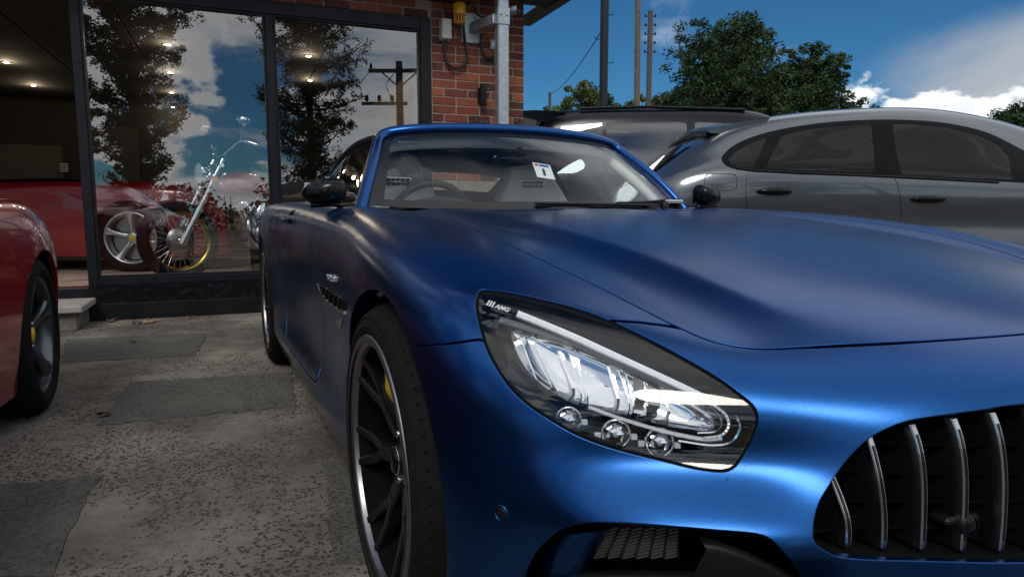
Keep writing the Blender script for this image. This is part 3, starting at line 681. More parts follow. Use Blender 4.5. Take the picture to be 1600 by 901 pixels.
# headlights -------------------------------------------------------
M_PLEX = mat('clear_rib', (.75, .78, .80), .25, .4)
def headlight():
    root = empty('headlight'); root.parent = car; P(root); T = Matrix.Translation((0, 0, 0))
    lens, gask = hl_cut.cut(px_phi(hl_sdf, -6.0))
    lens = lens.compact(); gk = gask.compact().offset(-.0025)
    o = gk.panel('seal', M_LINER, root, thick=.02)
    l2 = lens.offset(-.0015); mesh_obj('lens', l2.V, l2.F, M_LENS, root, True, normals=l2.N)
    # housing: a tray behind the lens
    cen = lens.V.mean(0); bowl = Surf(cen+(lens.V-cen)*.97-lens.N*.075, lens.N, lens.F); E = lens.boundary(); nb = len(bowl.V)
    V = list(bowl.V)+[lens.V[i]-lens.N[i]*.004 for i in range(nb)]; F = list(bowl.F)+[(a, b, b+nb, a+nb) for a, b in E]
    mesh_obj('housing', V, F, M_LAMPDARK, root, True)
    def pathd(pts, depth, n=6): return [hit(x, y, depth) for x, y in spline(pts, n)]
    # upper light guide: a flat ribbed bar
    def ribbon(pts, depth, hw, th, name, mt, ribs=0):
        pp = pathd(pts, depth); b = MB(); rows = []
        for i, p in enumerate(pp):
            t = pp[min(i+1, len(pp)-1)]-pp[max(i-1, 0)]; t /= np.linalg.norm(t); d = -ray(*proj(p)); d /= np.linalg.norm(d)
            s_ = np.cross(d, t); s_ /= np.linalg.norm(s_); k = i/(len(pp)-1); w = hw[0]+(hw[1]-hw[0])*k
            bump = (.0012 if i % 2 else 0) if ribs else 0
            rows.append([p+s_*w-d*th, p+s_*w, p+s_*w*.55+d*(.003+bump), p-s_*w*.55+d*(.003+bump), p-s_*w, p-s_*w-d*th])
        b.grid(rows, close=True, smooth=False); b.add(rows[0], [tuple(range(6))[::-1]], False); b.add(rows[-1], [tuple(range(6))], False)
        return b.build(name, mt, root)
    ribbon([(808,490),(850,507),(900,528),(950,551),(1000,574),(1050,597),(1090,616),(1120,632)], .020, (.0058, .0048), .01, 'daytime_light', M_LIGHTGUIDE, 1)
    ribbon([(1116,633),(1134,648),(1138,666),(1126,680),(1100,684)], .022, (.0022, .0022), .008, 'light_loop', M_PLEX, 1)
    ribbon([(1108,634),(1124,649),(1127,664),(1116,674),(1090,676)], .024, (.0014, .0014), .006, 'light_loop', M_CHROME)
    ribbon([(1128,684),(1100,686),(1060,679),(1020,669),(980,657),(950,647),(920,636)], .024, (.0036, .0026), .01, 'daytime_light', M_PLEX, 1)
    ribbon([(1150,648),(1156,668),(1142,690),(1110,695),(1060,688)], .024, (.0025, .002), .006, 'trim_line', M_CHROME)
    ribbon([(780,500),(830,515),(900,540),(980,575),(1060,612),(1100,634)], .040, (.006, .004), .02, 'light_shelf', mat('lamp_grey', (.18, .18, .19), .3, .4))
    # reflector chambers: chrome plate with standing ribs
    plate = [(798,516),(830,520),(880,534),(950,562),(1020,594),(1080,626),(1116,652),(1108,672),(1060,668),(1000,656),(940,640),(905,634),(872,618),(838,594),(812,560)]
    c0 = np.mean(plate, 0); ring = spline(plate, 3, True); b = MB(); rows = []
    for k, dpt in ((1.0, .030), (.97, .040), (.75, .046), (.4, .049), (.02, .051)): rows.append([hit(*(c0+(q-c0)*k), dpt) for q in ring])
    b.grid(rows, close=True); b.build('reflector', M_CHROME, root)
    for (x0, y0, x1, y1, wd) in [(813,527,838,592,3),(824,530,862,604,2),(834,534,872,612,2),(872,548,896,606,7),(889,552,908,614,3),(897,556,918,618,3),(950,572,966,622,7),(966,578,984,630,3),(978,584,990,634,3),(1006,596,1012,634,3),(1034,612,1046,642,5)]:
        b = MB(); n = 5; rows = []
        for i in range(n):
            t = i/(n-1); x = x0+(x1-x0)*t; y = y0+(y1-y0)*t
            rows.append([hit(x-wd*.32, y, .030), hit(x+wd*.32, y, .030), hit(x+wd*.32, y, .049), hit(x-wd*.32, y, .049)])
        b.grid(rows, close=True, smooth=False); b.build('reflector_rib', M_PLEX if wd > 4 else M_CHROME, root)
    for (x0, y0, x1, y1) in [(988,590,1004,620),(1006,600,1026,630)]:
        b = MB(); b.grid([[hit(x0, y0, .03), hit(x1, y0+8, .03)], [hit(x0+4, y1, .03), hit(x1+4, y1+4, .03)]]); b.grid([[hit(x0, y0, .03), hit(x1, y0+8, .03)], [hit(x0, y0, .055), hit(x1, y0+8, .055)]]); b.build('lamp_shutter', M_BLACK_GLOSS, root)
    # lower dark shelf with three small projector lamps
    b = MB(); top = spline([(800,560),(830,590),(860,615),(900,640),(960,655),(1040,678),(1110,700),(1165,690)], 4); low = spline([(785,590),(810,625),(840,650),(895,682),(955,704),(1035,722),(1110,732),(1150,712)], 4)
    b.grid([[hit(*p, .045) for p in top], [hit(*((np.array(p)+q)/2), .03) for p, q in zip(top, low)], [hit(*p, .02) for p in low]]); b.build('lamp_bezel', M_BLACK_GLOSS, root)
    for (x, y, r) in [(888,655,.0165),(962,677,.018),(1030,690,.0175)]:
        p, n = hitn(x, y); d = -ray(x, y); d = Vector(d/np.linalg.norm(d)); base = Vector(hit(x, y, .03))
        q = (d*0.75+Vector((-.25, -.5, 0))).normalized(); Mx = Matrix.Translation(base) @ q.to_track_quat('Z', 'Y').to_matrix().to_4x4()
        o = empty('projector_lamp', (0, 0, 0)); o.parent = root
        MB().lathe([(r*1.18, -.02), (r*1.22, .004), (r*1.12, .008), (r*1.0, .004), (r*.9, -.004)], 24, Mx).build('bezel_ring', M_CHROME, root)
        bpy.data.objects.remove(o)
        MB().lathe([(r*.80, 0), (r*.72, .005), (r*.5, .009), (r*.25, .0112), (0, .012)], 7, Mx, smooth=False).build('projector_lens', M_CHROME, root)
        fb = MB()
        for k in range(6):
            a0 = k*math.pi/3; fb.add([(0, 0, -.014), (r*.95*math.cos(a0), r*.95*math.sin(a0), .001), (r*.95*math.cos(a0+math.pi/3), r*.95*math.sin(a0+math.pi/3), .001)], [(0, 1, 2)], False, Mx)
        fb.build('facet_reflector', M_CHROME, root)
        for k in (-1, 1): MB().box((k*r*1.45, -r*.2, 0), (r*.5, r*.5, .008), Mx, .001).build('lamp_clip', M_PLEX, root)
    # lettering inside the lamp
    p = hit(773, 477, .018); xd = hit(790, 482, .018)-hit(758, 471, .018); yd = hit(772, 470, .018)-hit(775, 484, .018)
    text_mesh('AMG', .0125, M_WHITE, 'lettering', root, frame_matrix(hit(785, 481.5, .018), xd, yd), bold=.0003)
    sl = MB()
    for k in range(3):
        x = 759+4*k; y = 472+1.3*k; sl.grid([[hit(x, y+4.5, .018), hit(x+2.5, y+5.2, .018)], [hit(x+5, y-3.5, .018), hit(x+7.5, y-2.8, .018)]], smooth=False)
    sl.build('emblem_bars', M_WHITE, root)
    text_mesh('E1 0 17', .0035, mat('grey_print', (.3, .3, .3), .6), 'moulded_marks', root, frame_matrix(hit(1040, 706, .012), hit(1060, 710, .012)-hit(1020, 702, .012), hit(1040, 700, .012)-hit(1040, 710, .012)))
    return root
glass_projector = glass_mat('projector_glass', (0.9, 0.93, 0.96), 1.7)
hl = headlight()
def mirror_tree(root, parent):
    "mirror image across the car's centre line with mesh data flipped"
    r = bpy.data.objects.new(root.name.split('.')[0], None); COL.objects.link(r); r.parent = parent; P(r)
    for ch in root.children:
        me = ch.data.copy(); me.transform(Matrix.Scale(-1, 4, (1, 0, 0)) @ ch.matrix_local); me.flip_normals()
        o = bpy.data.objects.new(ch.name.split('.')[0], me); COL.objects.link(o); o.parent = r
    return r
hl2 = mirror_tree(hl, car)
# grille -----------------------------------------------------------
def shell_u(v, z):
    h = bvh.ray_cast(Vector((-v, -3, z)), Vector((0, 1, 0))); return h[0].y if h[0] is not None else -.8
grille = empty('grille'); grille.parent = car; P(grille)
b = MB(); rows = []
for v, z in [p for p in GRp[1:-1] if p[0] >= 0]: rows.append([(-v, shell_u(v, z)+.004, z), (-v*.98, shell_u(v, z)+.07, z), (-v*.8, -.62, .5+(z-.5)*.9)])
rows += [[(-x, y, z) for x, y, z in r] for r in rows[::-1]]
b.grid(rows, close=False); b.add([(-.50, -.62, .40), (.50, -.62, .40), (.50, -.62, .60), (-.50, -.62, .60)], [(0, 1, 2, 3)], False); b.build('grille_cavity', M_LINER, grille)
STR = []
for (xt, yt, xb, yb) in [(1346,705,1322,858),(1423,667,1391,866),(1489,657,1457,868),(1550,647,1522,870)]:
    STR.append((-hit((xt+xb)/2, (yt+yb)/2)[0]))
d_str = (STR[0]-STR[-1])/3; vs_ = [STR[0]-d_str*i for i in range(int(STR[0]/d_str)+1)]
def gz(v):
    P_ = np.array(GRp); top = []; zs = []
    for a, c_ in zip(P_, np.roll(P_, -1, 0)):
        if (a[0]-v)*(c_[0]-v) <= 0 and abs(a[0]-c_[0]) > 1e-9: zs.append(a[1]+(c_[1]-a[1])*(v-a[0])/(c_[0]-a[0]))
    return (min(zs), max(zs)) if zs else (.42, .6)
for v in vs_:
    for sg in ((-1, 1) if v > .012 else (-1,)):
        z0, z1 = gz(v); z0 += .008; z1 -= .014; hw = .0050; n = 14
        outer = [(shell_u(v, z0+(z1-z0)*i/n)+.022-.002*math.sin(math.pi*i/n), z0+(z1-z0)*i/n) for i in range(n+1)]
        def bar(hw_, off, dep): return [[(sg*v-hw_, u+off+dep, z), (sg*v-hw_, u+off+.002, z), (sg*v-hw_*.8, u+off, z), (sg*v+hw_*.8, u+off, z), (sg*v+hw_, u+off+.002, z), (sg*v+hw_, u+off+dep, z)] for u, z in outer]
        mb = MB(); rr = bar(hw, 0, .012); mb.grid(rr, close=True, smooth=False); mb.add(rr[0], [tuple(range(6))], False); mb.add(rr[-1], [tuple(range(6))[::-1]], False); o = mb.build('grille_strut', M_SATIN_CHROME, grille)
        mb = MB(); mb.grid([[(sg*v-.0022, u-.0006, z), (sg*v+.0022, u-.0006, z)] for u, z in outer[1:-1]]); mb.build('strut_groove', M_BLACK_GLOSS, grille)
        mb = MB(); rr = bar(.0052, .012, .06); mb.grid(rr, close=True, smooth=False); mb.build('strut_web', M_LINER, grille)
for z in (.435, .470, .508, .545, .582):
    vmax = max([p[0] for p in GRp if abs(p[1]-z) < .02]+[.3])
    rows = []
    for i in range(25):
        v = -vmax+2*vmax*i/24; u = shell_u(abs(v), z)+.045
        rows.append([(v, u, z-.003), (v, u-.006, z), (v, u, z+.003), (v, u+.05, z+.004), (v, u+.05, z-.004)])
    mb = MB(); mb.grid(rows, close=True, smooth=False); mb.build('grille_vane', M_BLACK_GLOSS, grille)
# parking camera between two struts
pc = hit(1513, 820, .03); Mx = Matrix.Translation(pc) @ Vector((-.12, -1, .05)).to_track_quat('Z', 'Y').to_matrix().to_4x4()
cm = empty('parking_camera'); cm.parent = car; P(cm)
MB().lathe([(.016, -.06), (.016, 0), (.0145, .004), (.012, .0045)], 28, Mx).build('camera_body', M_BLACK_PLASTIC, cm); MB().lathe([(.0118, .003), (.0085, .0048), (.0045, .0058), (0, .006)], 24, Mx).build('camera_lens', M_BLACK_GLOSS, cm)
MB().box((0, .004, -.02), (.06, .012, .03), Mx, .004).build('camera_bracket', M_BLACK_PLASTIC, cm)
# star emblem in the centre of the grille
em = MB(); Mx = Matrix.Translation((0, -.945, .515)) @ Vector((0, -1, .08)).to_track_quat('Z', 'Y').to_matrix().to_4x4()
em.lathe([(.085, -.012), (.092, 0), (.089, .006), (.083, .006), (.080, 0), (.080, -.01)], 48, Mx)
for k in range(3):
    a = R(90+120*k); c_, s_ = math.cos(a), math.sin(a); em.add([(.082*c_, .082*s_, .002), (-.016*s_, .016*c_, 0), (.016*s_, -.016*c_, 0), (0, 0, .01)], [(0, 1, 3), (0, 3, 2)], False, Mx)
em.build('grille_emblem', M_CHROME, grille)

# lower intakes ----------------------------------------------------
def side_intake(sg):
    root = empty('side_intake'); root.parent = car; P(root)
    mir = (lambda p: p) if sg < 0 else (lambda p: (-p[0], p[1], p[2]))
    ik = intake.compact(); V = []; F = []
    n = len(ik.V); cen = ik.V.mean(0)
    inn = [mir(p+np.array([.10, .13, 0])) for p in ik.V]; outv = [mir(p) for p in ik.V]; V = inn+outv; E = ik.boundary()
    F = list(ik.F)+[(a, b_, b_+n, a+n) for a, b_ in E]
    mesh_obj('intake_cavity', V, F, M_LINER, root)
    # blue blade inside the outer end of the opening
    A = spline([(866,838),(852,868),(846,901),(846,950)], 4); B_ = spline([(955,826),(934,850),(922,880),(916,901),(914,950)], 3); B_ = spline(np.array([B_[int(i*(len(B_)-1)/(len(A)-1))] for i in range(len(A))]), 1)
    rows = []
    for a, c_ in zip(A, B_): rows.append([mir(hit(*a, .045)), mir(hit(*(a*.8+c_*.2), .024)), mir(hit(*(a*.5+c_*.5), .02)), mir(hit(*(a*.2+c_*.8), .034)), mir(hit(*c_, .06))])
    mb = MB(); mb.grid(rows); mb.build('air_blade', M_BLUE, root)
    # radiator mesh: short louvres in columns
    q00, q10, q01, q11 = (950, 824), (1062, 824), (925, 872), (1060, 872)
    bl = lambda s, t: np.array(q00)*(1-s)*(1-t)+np.array(q10)*s*(1-t)+np.array(q01)*(1-s)*t+np.array(q11)*s*t
    cols = 6
    for i in range(cols):
        for j in range(9):
            s0, s1, t = (i+.08)/cols, (i+.90)/cols, (j+.5)/9; p0, p1 = bl(s0, t)+(0, 2), bl(s1, t)-(0, 2)
            a, c_ = Vector(hit(*p0, .07)), Vector(hit(*p1, .07)); dz = Vector((0, 0, .0016)); dy = Vector((.002, .012, .004))
            mb = MB(); mb.add([mir(x) for x in (a-dz, c_-dz, c_+dz, a+dz, a-dz+dy, c_-dz+dy, c_+dz+dy, a+dz+dy)], [(0, 1, 2, 3), (3, 2, 6, 7), (1, 0, 4, 5), (0, 3, 7, 4), (2, 1, 5, 6)], False); mb.build('louvre', M_SATIN_BLACK, root)
    for i in range(cols+1):
        s = min(max(i/cols, .0), 1); a, c_ = Vector(hit(*bl(s, 0), .072)), Vector(hit(*bl(s, 1), .072)); dx = Vector((.0018, 0, 0))
        mb = MB(); mb.add([mir(x) for x in (a-dx, a+dx, c_+dx, c_-dx, a-dx+Vector((0, .01, 0)), a+dx+Vector((0, .01, 0)), c_+dx+Vector((0, .01, 0)), c_-dx+Vector((0, .01, 0)))], [(0, 1, 2, 3), (0, 4, 5, 1), (2, 6, 7, 3), (0, 3, 7, 4), (1, 5, 6, 2)], False); mb.build('mesh_bar', M_BLACK_PLASTIC, root)
    # black guide vane at the inner end
    rows = []
    for t in np.linspace(0, 1, 8):
        x = 1070+150*t; y = 832+62*t**1.3
        rows.append([mir(hit(x, y, .05)), mir(hit(x+22, y+5, .028)), mir(hit(x+34, y+26, .02)), mir(hit(x+10, y+70, .03))])
    mb = MB(); mb.grid(rows); mb.build('guide_vane', M_BLACK_PLASTIC, root)
    mb = MB(); mb.tube([mir(hit(860, 905, .02)), mir(hit(960, 897, .05)), mir(hit(1100, 899, .05)), mir(hit(1240, 905, .03))], .012, 8, flat=.4); mb.build('intake_splitter', M_BLACK_PLASTIC, root)
    return root
M_SATIN_BLACK = mat('mesh_grey', (.10, .10, .10), .4, .6)
side_intake(-1); side_intake(1)
# front splitter under the bumper
rows = []
for i in range(33):
    v = -.88+1.76*i/32; u = shell_u(abs(v)*.985, .16) if abs(v) < .86 else -.47
    rows.append([(v, u+.10, .125), (v, u-.035, .112), (v, u-.045, .104), (v, u-.035, .097), (v, u+.25, .097)])
MB().grid(rows, close=True).build('front_splitter', M_BLACK_PLASTIC, car).matrix_parent_inverse = Matrix.Translation((0, -1.3, 0))
# parking sensors, door handles, badges
for sg in (-1, 1):
    p, n = hitn(783, 801); p = p*np.array([-sg, 1, 1]); n = n*np.array([-sg, 1, 1])
    if n[1] > 0: n = -n
    Mx = Matrix.Translation(p) @ Vector(n).to_track_quat('Z', 'Y').to_matrix().to_4x4()
    MB().lathe([(.0125, -.002), (.0125, .0012), (.011, .0022), (.0095, .0014), (.0092, -.002)], 24, Mx).build('sensor_ring', M_BLUE, car).matrix_parent_inverse = Matrix.Translation((0, -1.3, 0))
    MB().lathe([(.0088, -.003), (.0088, .0006), (.006, .0012), (0, .0013)], 20, Mx).build('parking_sensor', M_BLACK_PLASTIC, car).matrix_parent_inverse = Matrix.Translation((0, -1.3, 0))
def side_pt(u, z):
    h = bvh.ray_cast(Vector((-3, u, z)), Vector((1, 0, 0))); return h[0], h[1] if h[1].x < 0 else -h[1]
for sg in (-1, 1):
    mr = Matrix.Scale(-1, 4, (1, 0, 0)) if sg > 0 else Matrix.Identity(4)
    p, n = side_pt(1.80, .815)
    hd = empty('door_handle'); hd.parent = car; P(hd)
    rows = []
    for i in range(9):
        t = i/8; u = 1.72+.17*t; q, _ = side_pt(u, .808+.006*t); e = math.sin(math.pi*t)**.5*.012
        rows.append([(q.x-.004-e, u, q.z-.012), (q.x-.012-e, u, q.z-.006), (q.x-.013-e, u, q.z+.005), (q.x-.004-e, u, q.z+.011), (q.x+.004-e*.6, u, q.z)])
    MB().grid(rows, mr, close=True).build('handle_grip', M_BLUE, hd)
    rows = []
    for i in range(11):
        t = i/10; u = 1.735+.115*t; hz = .026*math.sin(math.pi*t)**.6; q, _ = side_pt(u, .835)
        rows.append([(q.x-.0012, u, .832-hz*.6), (q.x-.0016, u, .832+hz*.2), (side_pt(u, .832+hz)[0].x-.0012, u, .832+hz)])
    MB().grid(rows, mr).build('handle_recess', M_LINER, hd)
    # wing vent with chrome surround and fins
    vt = empty('wing_vent'); vt.parent = car; P(vt)
    up_ = spline([(498,444),(506,447),(518,455),(532,464),(543,472)], 4); lo_ = spline([(498,444),(503,456),(513,469),(527,481),(541,488)], 4)
    mir = (lambda p: Vector(p)) if sg < 0 else (lambda p: Vector((-p[0], p[1], p[2])))
    def ppx(x, y, d=0):
        p_, n_ = hitn(x, y); n_ = n_ if n_[0] < 0 else -n_; return p_+n_*d
    MB().grid([[mir(ppx(*a, .0012)), mir(ppx(*((np.array(a)+c_)/2), .0012)), mir(ppx(*c_, .0012))] for a, c_ in zip(up_, lo_)]).build('vent_mesh', M_LINER, vt)
    MB().tube([mir(ppx(*p_, .003)) for p_ in lo_], .0045, 6).build('vent_trim', M_SATIN_CHROME, vt); MB().tube([mir(ppx(*p_, .003)) for p_ in up_], .002, 6).build('vent_trim', M_BLACK_GLOSS, vt)
    for k in range(5):
        a = up_[4+k*2]; c_ = lo_[5+k*2]; MB().tube([mir(ppx(*a, .003)), mir(ppx(*c_, .004))], .0035, 5).build('vent_fin', M_BLACK_GLOSS, vt)
    tri = [mir(ppx(*p_, .0015)) for p_ in ((523,499),(536,497),(533,515))]
    MB().add(tri, [(0, 1, 2)], False).build('vent_outlet', M_SATIN_CHROME, vt)
    p0, p1 = ppx(505, 432, .001), ppx(532, 440, .001)
    xd = (p1-p0) if sg < 0 else -(p1-p0)*np.array([-1, 1, 1]); c_ = mir((p0+p1)/2); p_, n_ = side_pt(.75, .67); nz = Vector(n_) if sg < 0 else Vector((-n_.x, n_.y, n_.z))
    yd = nz.cross(Vector(xd))
    text_mesh('V8 BITURBO', .034, M_SATIN_CHROME, 'wing_badge', car, frame_matrix(c_, xd, yd), extrude=.0012).matrix_parent_inverse = Matrix.Translation((0, -1.3, 0))
# fuel flap seam
q = [side_pt(2.13+.075*math.cos(t), .80+.05*math.sin(t))[0]+Vector((-.0004, 0, 0)) for t in np.linspace(0, 2*math.pi, 33)]
P(MB().tube(q, .0012, 5, cap=False).build('fuel_flap_seam', M_LINER, car))

# windscreen, roof, cabin -----------------------------------------
WB = [(0,.945,.858),(.2,.965,.858),(.40,1.03,.859),(.58,1.10,.864),(.72,1.17,.872)]
WT = [(0,1.43,1.196),(.2,1.437,1.192),(.38,1.455,1.183),(.50,1.48,1.172),(.565,1.51,1.160)]
def half(L): f = [(-v, u, z) for v, u, z in L][::-1]; return f+[(v, u, z) for v, u, z in L][1:]
wb, wt = spline(half(WB), 4), spline(half(WT), 4)
NT = 14; ws = []
for j in range(NT+1):
    t = j/NT; row = wb*(1-t)+wt*t; row = row+np.array([0, -.03, .030])*4*t*(1-t)*.5; ws.append(row)
ws = np.array(ws)
def nrm(i, j):
    a = ws[min(j+1, NT), i]-ws[max(j-1, 0), i]; c_ = ws[j, min(i+1, ws.shape[1]-1)]-ws[j, max(i-1, 0)]; n = np.cross(c_, a); n /= np.linalg.norm(n); return n if n[1] < 0 else -n
b = MB(); b.grid([list(r) for r in ws])
wsg = b.build('windscreen', M_WINDSCREEN, car); P(wsg)
me = wsg.data
if me.polygons[30].normal.y > 0: me.flip_normals()
# black printed border
def strip(fn, name, mt, n, off, m=5):
    rows = []
    for k in range(n+1):
        rows.append([fn(k/n, s) for s in np.linspace(0, 1, m)])
    return P(MB().grid(rows).build(name, mt, car))
def wsp(a, t, off=.0015):
    x = a*(ws.shape[1]-1); i = min(int(x), ws.shape[1]-2); y = t*NT; j = min(int(y), NT-1); fx, fy = x-i, y-j
    p = ws[j, i]*(1-fx)*(1-fy)+ws[j, i+1]*fx*(1-fy)+ws[j+1, i]*(1-fx)*fy+ws[j+1, i+1]*fx*fy
    return p+nrm(i, j)*off
M_FRIT = mat('black_frit', (.008, .008, .009), .25)
strip(lambda a, s: wsp(a, s*.075), 'frit_border', M_FRIT, 40, 0); strip(lambda a, s: wsp(a, 1-s*.075), 'frit_border', M_FRIT, 40, 0)
strip(lambda a, s: wsp(s*.045, .075+a*.85), 'frit_border', M_FRIT, 20, 0); strip(lambda a, s: wsp(1-s*.045, .075+a*.85), 'frit_border', M_FRIT, 20, 0)
# sensor block behind the mirror
strip(lambda a, s: wsp(.44+.12*s, .925-.16*a, -.002), 'sensor_cover', M_FRIT, 8, 0)
# body-coloured frame: pillars and header in one sweep
path = [ws[j, 0] for j in range(NT+1)]; path = [path[0]+(path[0]-path[3])*.35]+path; fr = spline(path, 2)
hdr = [np.array(p) for p in wt]
def sweep(pts, prof, name, mt, sx=1, parent=car):
    rows = []
    for i, p in enumerate(pts):
        t = np.array(pts[min(i+1, len(pts)-1)])-np.array(pts[max(i-1, 0)]); t /= np.linalg.norm(t); o_ = prof(i/(len(pts)-1), t, np.array(p)); rows.append(o_)
    mb = MB(); mb.grid(rows, close=True); mb.add(rows[0], [tuple(range(len(rows[0])))[::-1]]); mb.add(rows[-1], [tuple(range(len(rows[0])))]); return P(mb.build(name, mt, parent))
full = [np.array(p) for p in fr]+hdr[1:-1]+[np.array(p)*np.array([-1, 1, 1]) for p in fr[::-1]]
full = [tuple(p) for p in full]
# smooth the corners
fa = np.array(full)
for _ in range(6): fa[1:-1] = fa[1:-1]*.5+(fa[:-2]+fa[2:])*.25
def frame_prof(k, t, p):
    c_ = np.array([0, 1.9, .95]); out = p-c_; out -= t*(out@t); out /= np.linalg.norm(out); sd_ = np.cross(t, out); sd_ /= np.linalg.norm(sd_)
    cen = p+sd_*0.0+out*.006
    # ellipse, wide along the glass edge direction
    res = []
    fw_ = np.array([0, -1.0, 0]); fw_ -= t*(fw_@t); fw_ /= np.linalg.norm(fw_); lat = np.cross(t, fw_)
    if lat@(p-np.array([0, p[1], 1.0])) < 0: lat = -lat
    for q in range(14):
        a = 2*math.pi*q/14; ca, sa = math.cos(a), math.sin(a); res.append(p+lat*(.018+.024*ca)+fw_*(-.020+.030*sa))
    return res
sweep(list(fa), frame_prof, 'windscreen_frame', M_BLUE)
def trim_prof(k, t, p):
    fw_ = np.array([0, -1.0, 0]); fw_ -= t*(fw_@t); fw_ /= np.linalg.norm(fw_); lat = np.cross(t, fw_)
    if lat@(p-np.array([0, p[1], 1.0])) < 0: lat = -lat
    return [p+lat*(-.028+.034*math.cos(2*math.pi*q/10))+fw_*(-.062+.030*math.sin(2*math.pi*q/10)) for q in range(10)]
sweep(list(fa[3:-3]), trim_prof, 'pillar_trim', M_CREAM)
# fabric roof with rear window
ROOF = [(1.50,1.198,.545,1.165),(1.62,1.222,.575,1.172),(1.78,1.236,.60,1.168),(1.95,1.232,.615,1.150),(2.12,1.212,.625,1.12),(2.30,1.175,.635,1.07),(2.48,1.115,.64,1.01),(2.64,1.04,.64,.96),(2.78,.965,.62,.925),(2.86,.915,.60,.905)]
RS = spline(ROOF, 4); rows = []
for u, zc, hw, ze in RS:
    r_ = []
    for i in range(25):
        s = -1+2*i/24; e = abs(s)**3.2; r_.append((s*hw, u+.05*s*s*0, zc-(zc-ze)*e))
    rows.append(r_)
def drop(rows, cond):
    m = len(rows[0]); V = [p for r in rows for p in r]; F = []; G = []
    for i in range(len(rows)-1):
        for k in range(m-1): (G if cond(i, k) else F).append((i*m+k, i*m+k+1, (i+1)*m+k+1, (i+1)*m+k))
    return V, F, G
V_, F_, G_ = drop(rows, lambda i, k: 25 <= i <= 30 and 4 <= k <= 19)
P(mesh_obj('fabric_roof', V_, F_, M_FABRIC, car)); P(mesh_obj('rear_window', V_, G_, M_WINDSCREEN, car))
P(mesh_obj('roof_lining', [(x*.99, y+.005, z-.02) for x, y, z in V_], F_, mat('roof_lining', (.05, .05, .055), .9), car))
for sg in (-1, 1):
    edge = [(sg*(hw+.004), u, ze-.006) for u, zc, hw, ze in RS]
    P(MB().tube(edge, [.017]*len(edge), 8).build('roof_rail', M_FABRIC, car))
    # quarter panel of fabric behind the side glass, and the side glass itself
    belt = [(sg*(.742+.0*k), u, z) for k, (u, z) in enumerate([(1.24,.872),(1.5,.876),(1.8,.882),(2.05,.886),(2.2,.889)])]
    gl = []
    for u, zb_ in [(1.26,.872),(1.38,.874),(1.5,.876),(1.65,.879),(1.8,.882),(1.95,.885),(2.1,.888),(2.22,.890)]:
        ztop = np.interp(u, [1.17, 1.51]+[q[0] for q in RS[1:]], [.872, 1.160]+[q[3]-.004 for q in RS[1:]]); xtop = np.interp(u, [1.17, 1.51]+[q[0] for q in RS[1:]], [.735, .585]+[q[2]+.006 for q in RS[1:]])
        gl.append([(sg*(.748*(1-t)+xtop*t+.012*math.sin(math.pi*t)), u, zb_+(ztop-zb_)*t) for t in np.linspace(0, 1, 6)])
    o = MB().grid(gl).build('side_window', M_SIDEGLASS, car); P(o)
    if o.data.polygons[3].normal.x*sg < 0: o.data.flip_normals()
    sail = []
    for u in np.linspace(2.22, 2.84, 10):
        ztop = np.interp(u, [q[0] for q in RS], [q[3] for q in RS]); xtop = np.interp(u, [q[0] for q in RS], [q[2] for q in RS]); zb_ = .893; sail.append([(sg*(.748*(1-t)+xtop*t+.012*math.sin(math.pi*t)), u, zb_+(max(ztop, zb_)-zb_)*t) for t in np.linspace(0, 1, 5)])
    P(MB().grid(sail).build('roof_side', M_FABRIC, car))
    P(MB().tube([(sg*.752, u, z+.004) for u, z in [(1.17,.873),(1.5,.878),(1.8,.884),(2.2,.892)]], .008, 6, flat=.6).build('window_seal', M_BLACK_PLASTIC, car))
    # filler between belt line and glass foot
    P(MB().grid([[(sg*.70, u, z-.012), (sg*.76, u, z-.006)] for u, z in [(1.1,.868),(1.5,.875),(1.9,.886),(2.3,.893),(2.63,.90)]]).build('door_card', M_DARKLEATHER, car))
# rear deck
dk = []
for i in range(9):
    u = 2.58+.93*i/8; hw = np.interp(u, [2.58, 2.95, 3.25, 3.46, 3.51], [.71, .60, .50, .41, .36])+.012; z = np.interp(u, [2.58, 2.95, 3.25, 3.46, 3.51], [.902, .895, .886, .866, .845])
    dk.append([(hw*s, u, z+.012*(1-s*s)-.003) for s in np.linspace(-1, 1, 11)])
P(MB().grid(dk).build('boot_lid', M_BLUE, car))
# cowl, dashboard, cabin tub
P(MB().grid([[(p[0]*1.0, p[1]-.02, p[2]-.020) for p in wb], [(p[0], p[1]+.06, p[2]-.004) for p in wb]]).build('scuttle_panel', M_BLACK_PLASTIC, car))
P(MB().grid([[(p[0]*.97, p[1]+.01, p[2]-.012) for p in wb], [(p[0]*.97, 1.2, .862) for p in wb], [(p[0]*.97, 1.32, .855) for p in wb], [(p[0]*.97, 1.36, .80) for p in wb], [(p[0]*.97, 1.34, .62) for p in wb]]).build('dashboard', M_DARKLEATHER, car))
tb = MB(); tb.box((0, 1.9, .36), (1.42, 1.5, .05)); tb.box((0, 2.42, .60), (1.40, .05, .52)); tb.box((-.72, 1.85, .6), (.04, 1.4, .5)); tb.box((.72, 1.85, .6), (.04, 1.4, .5)); tb.box((0, 1.8, .55), (.24, 1.1, .36)); P(tb.build('cabin_tub', M_DARKLEATHER, car))
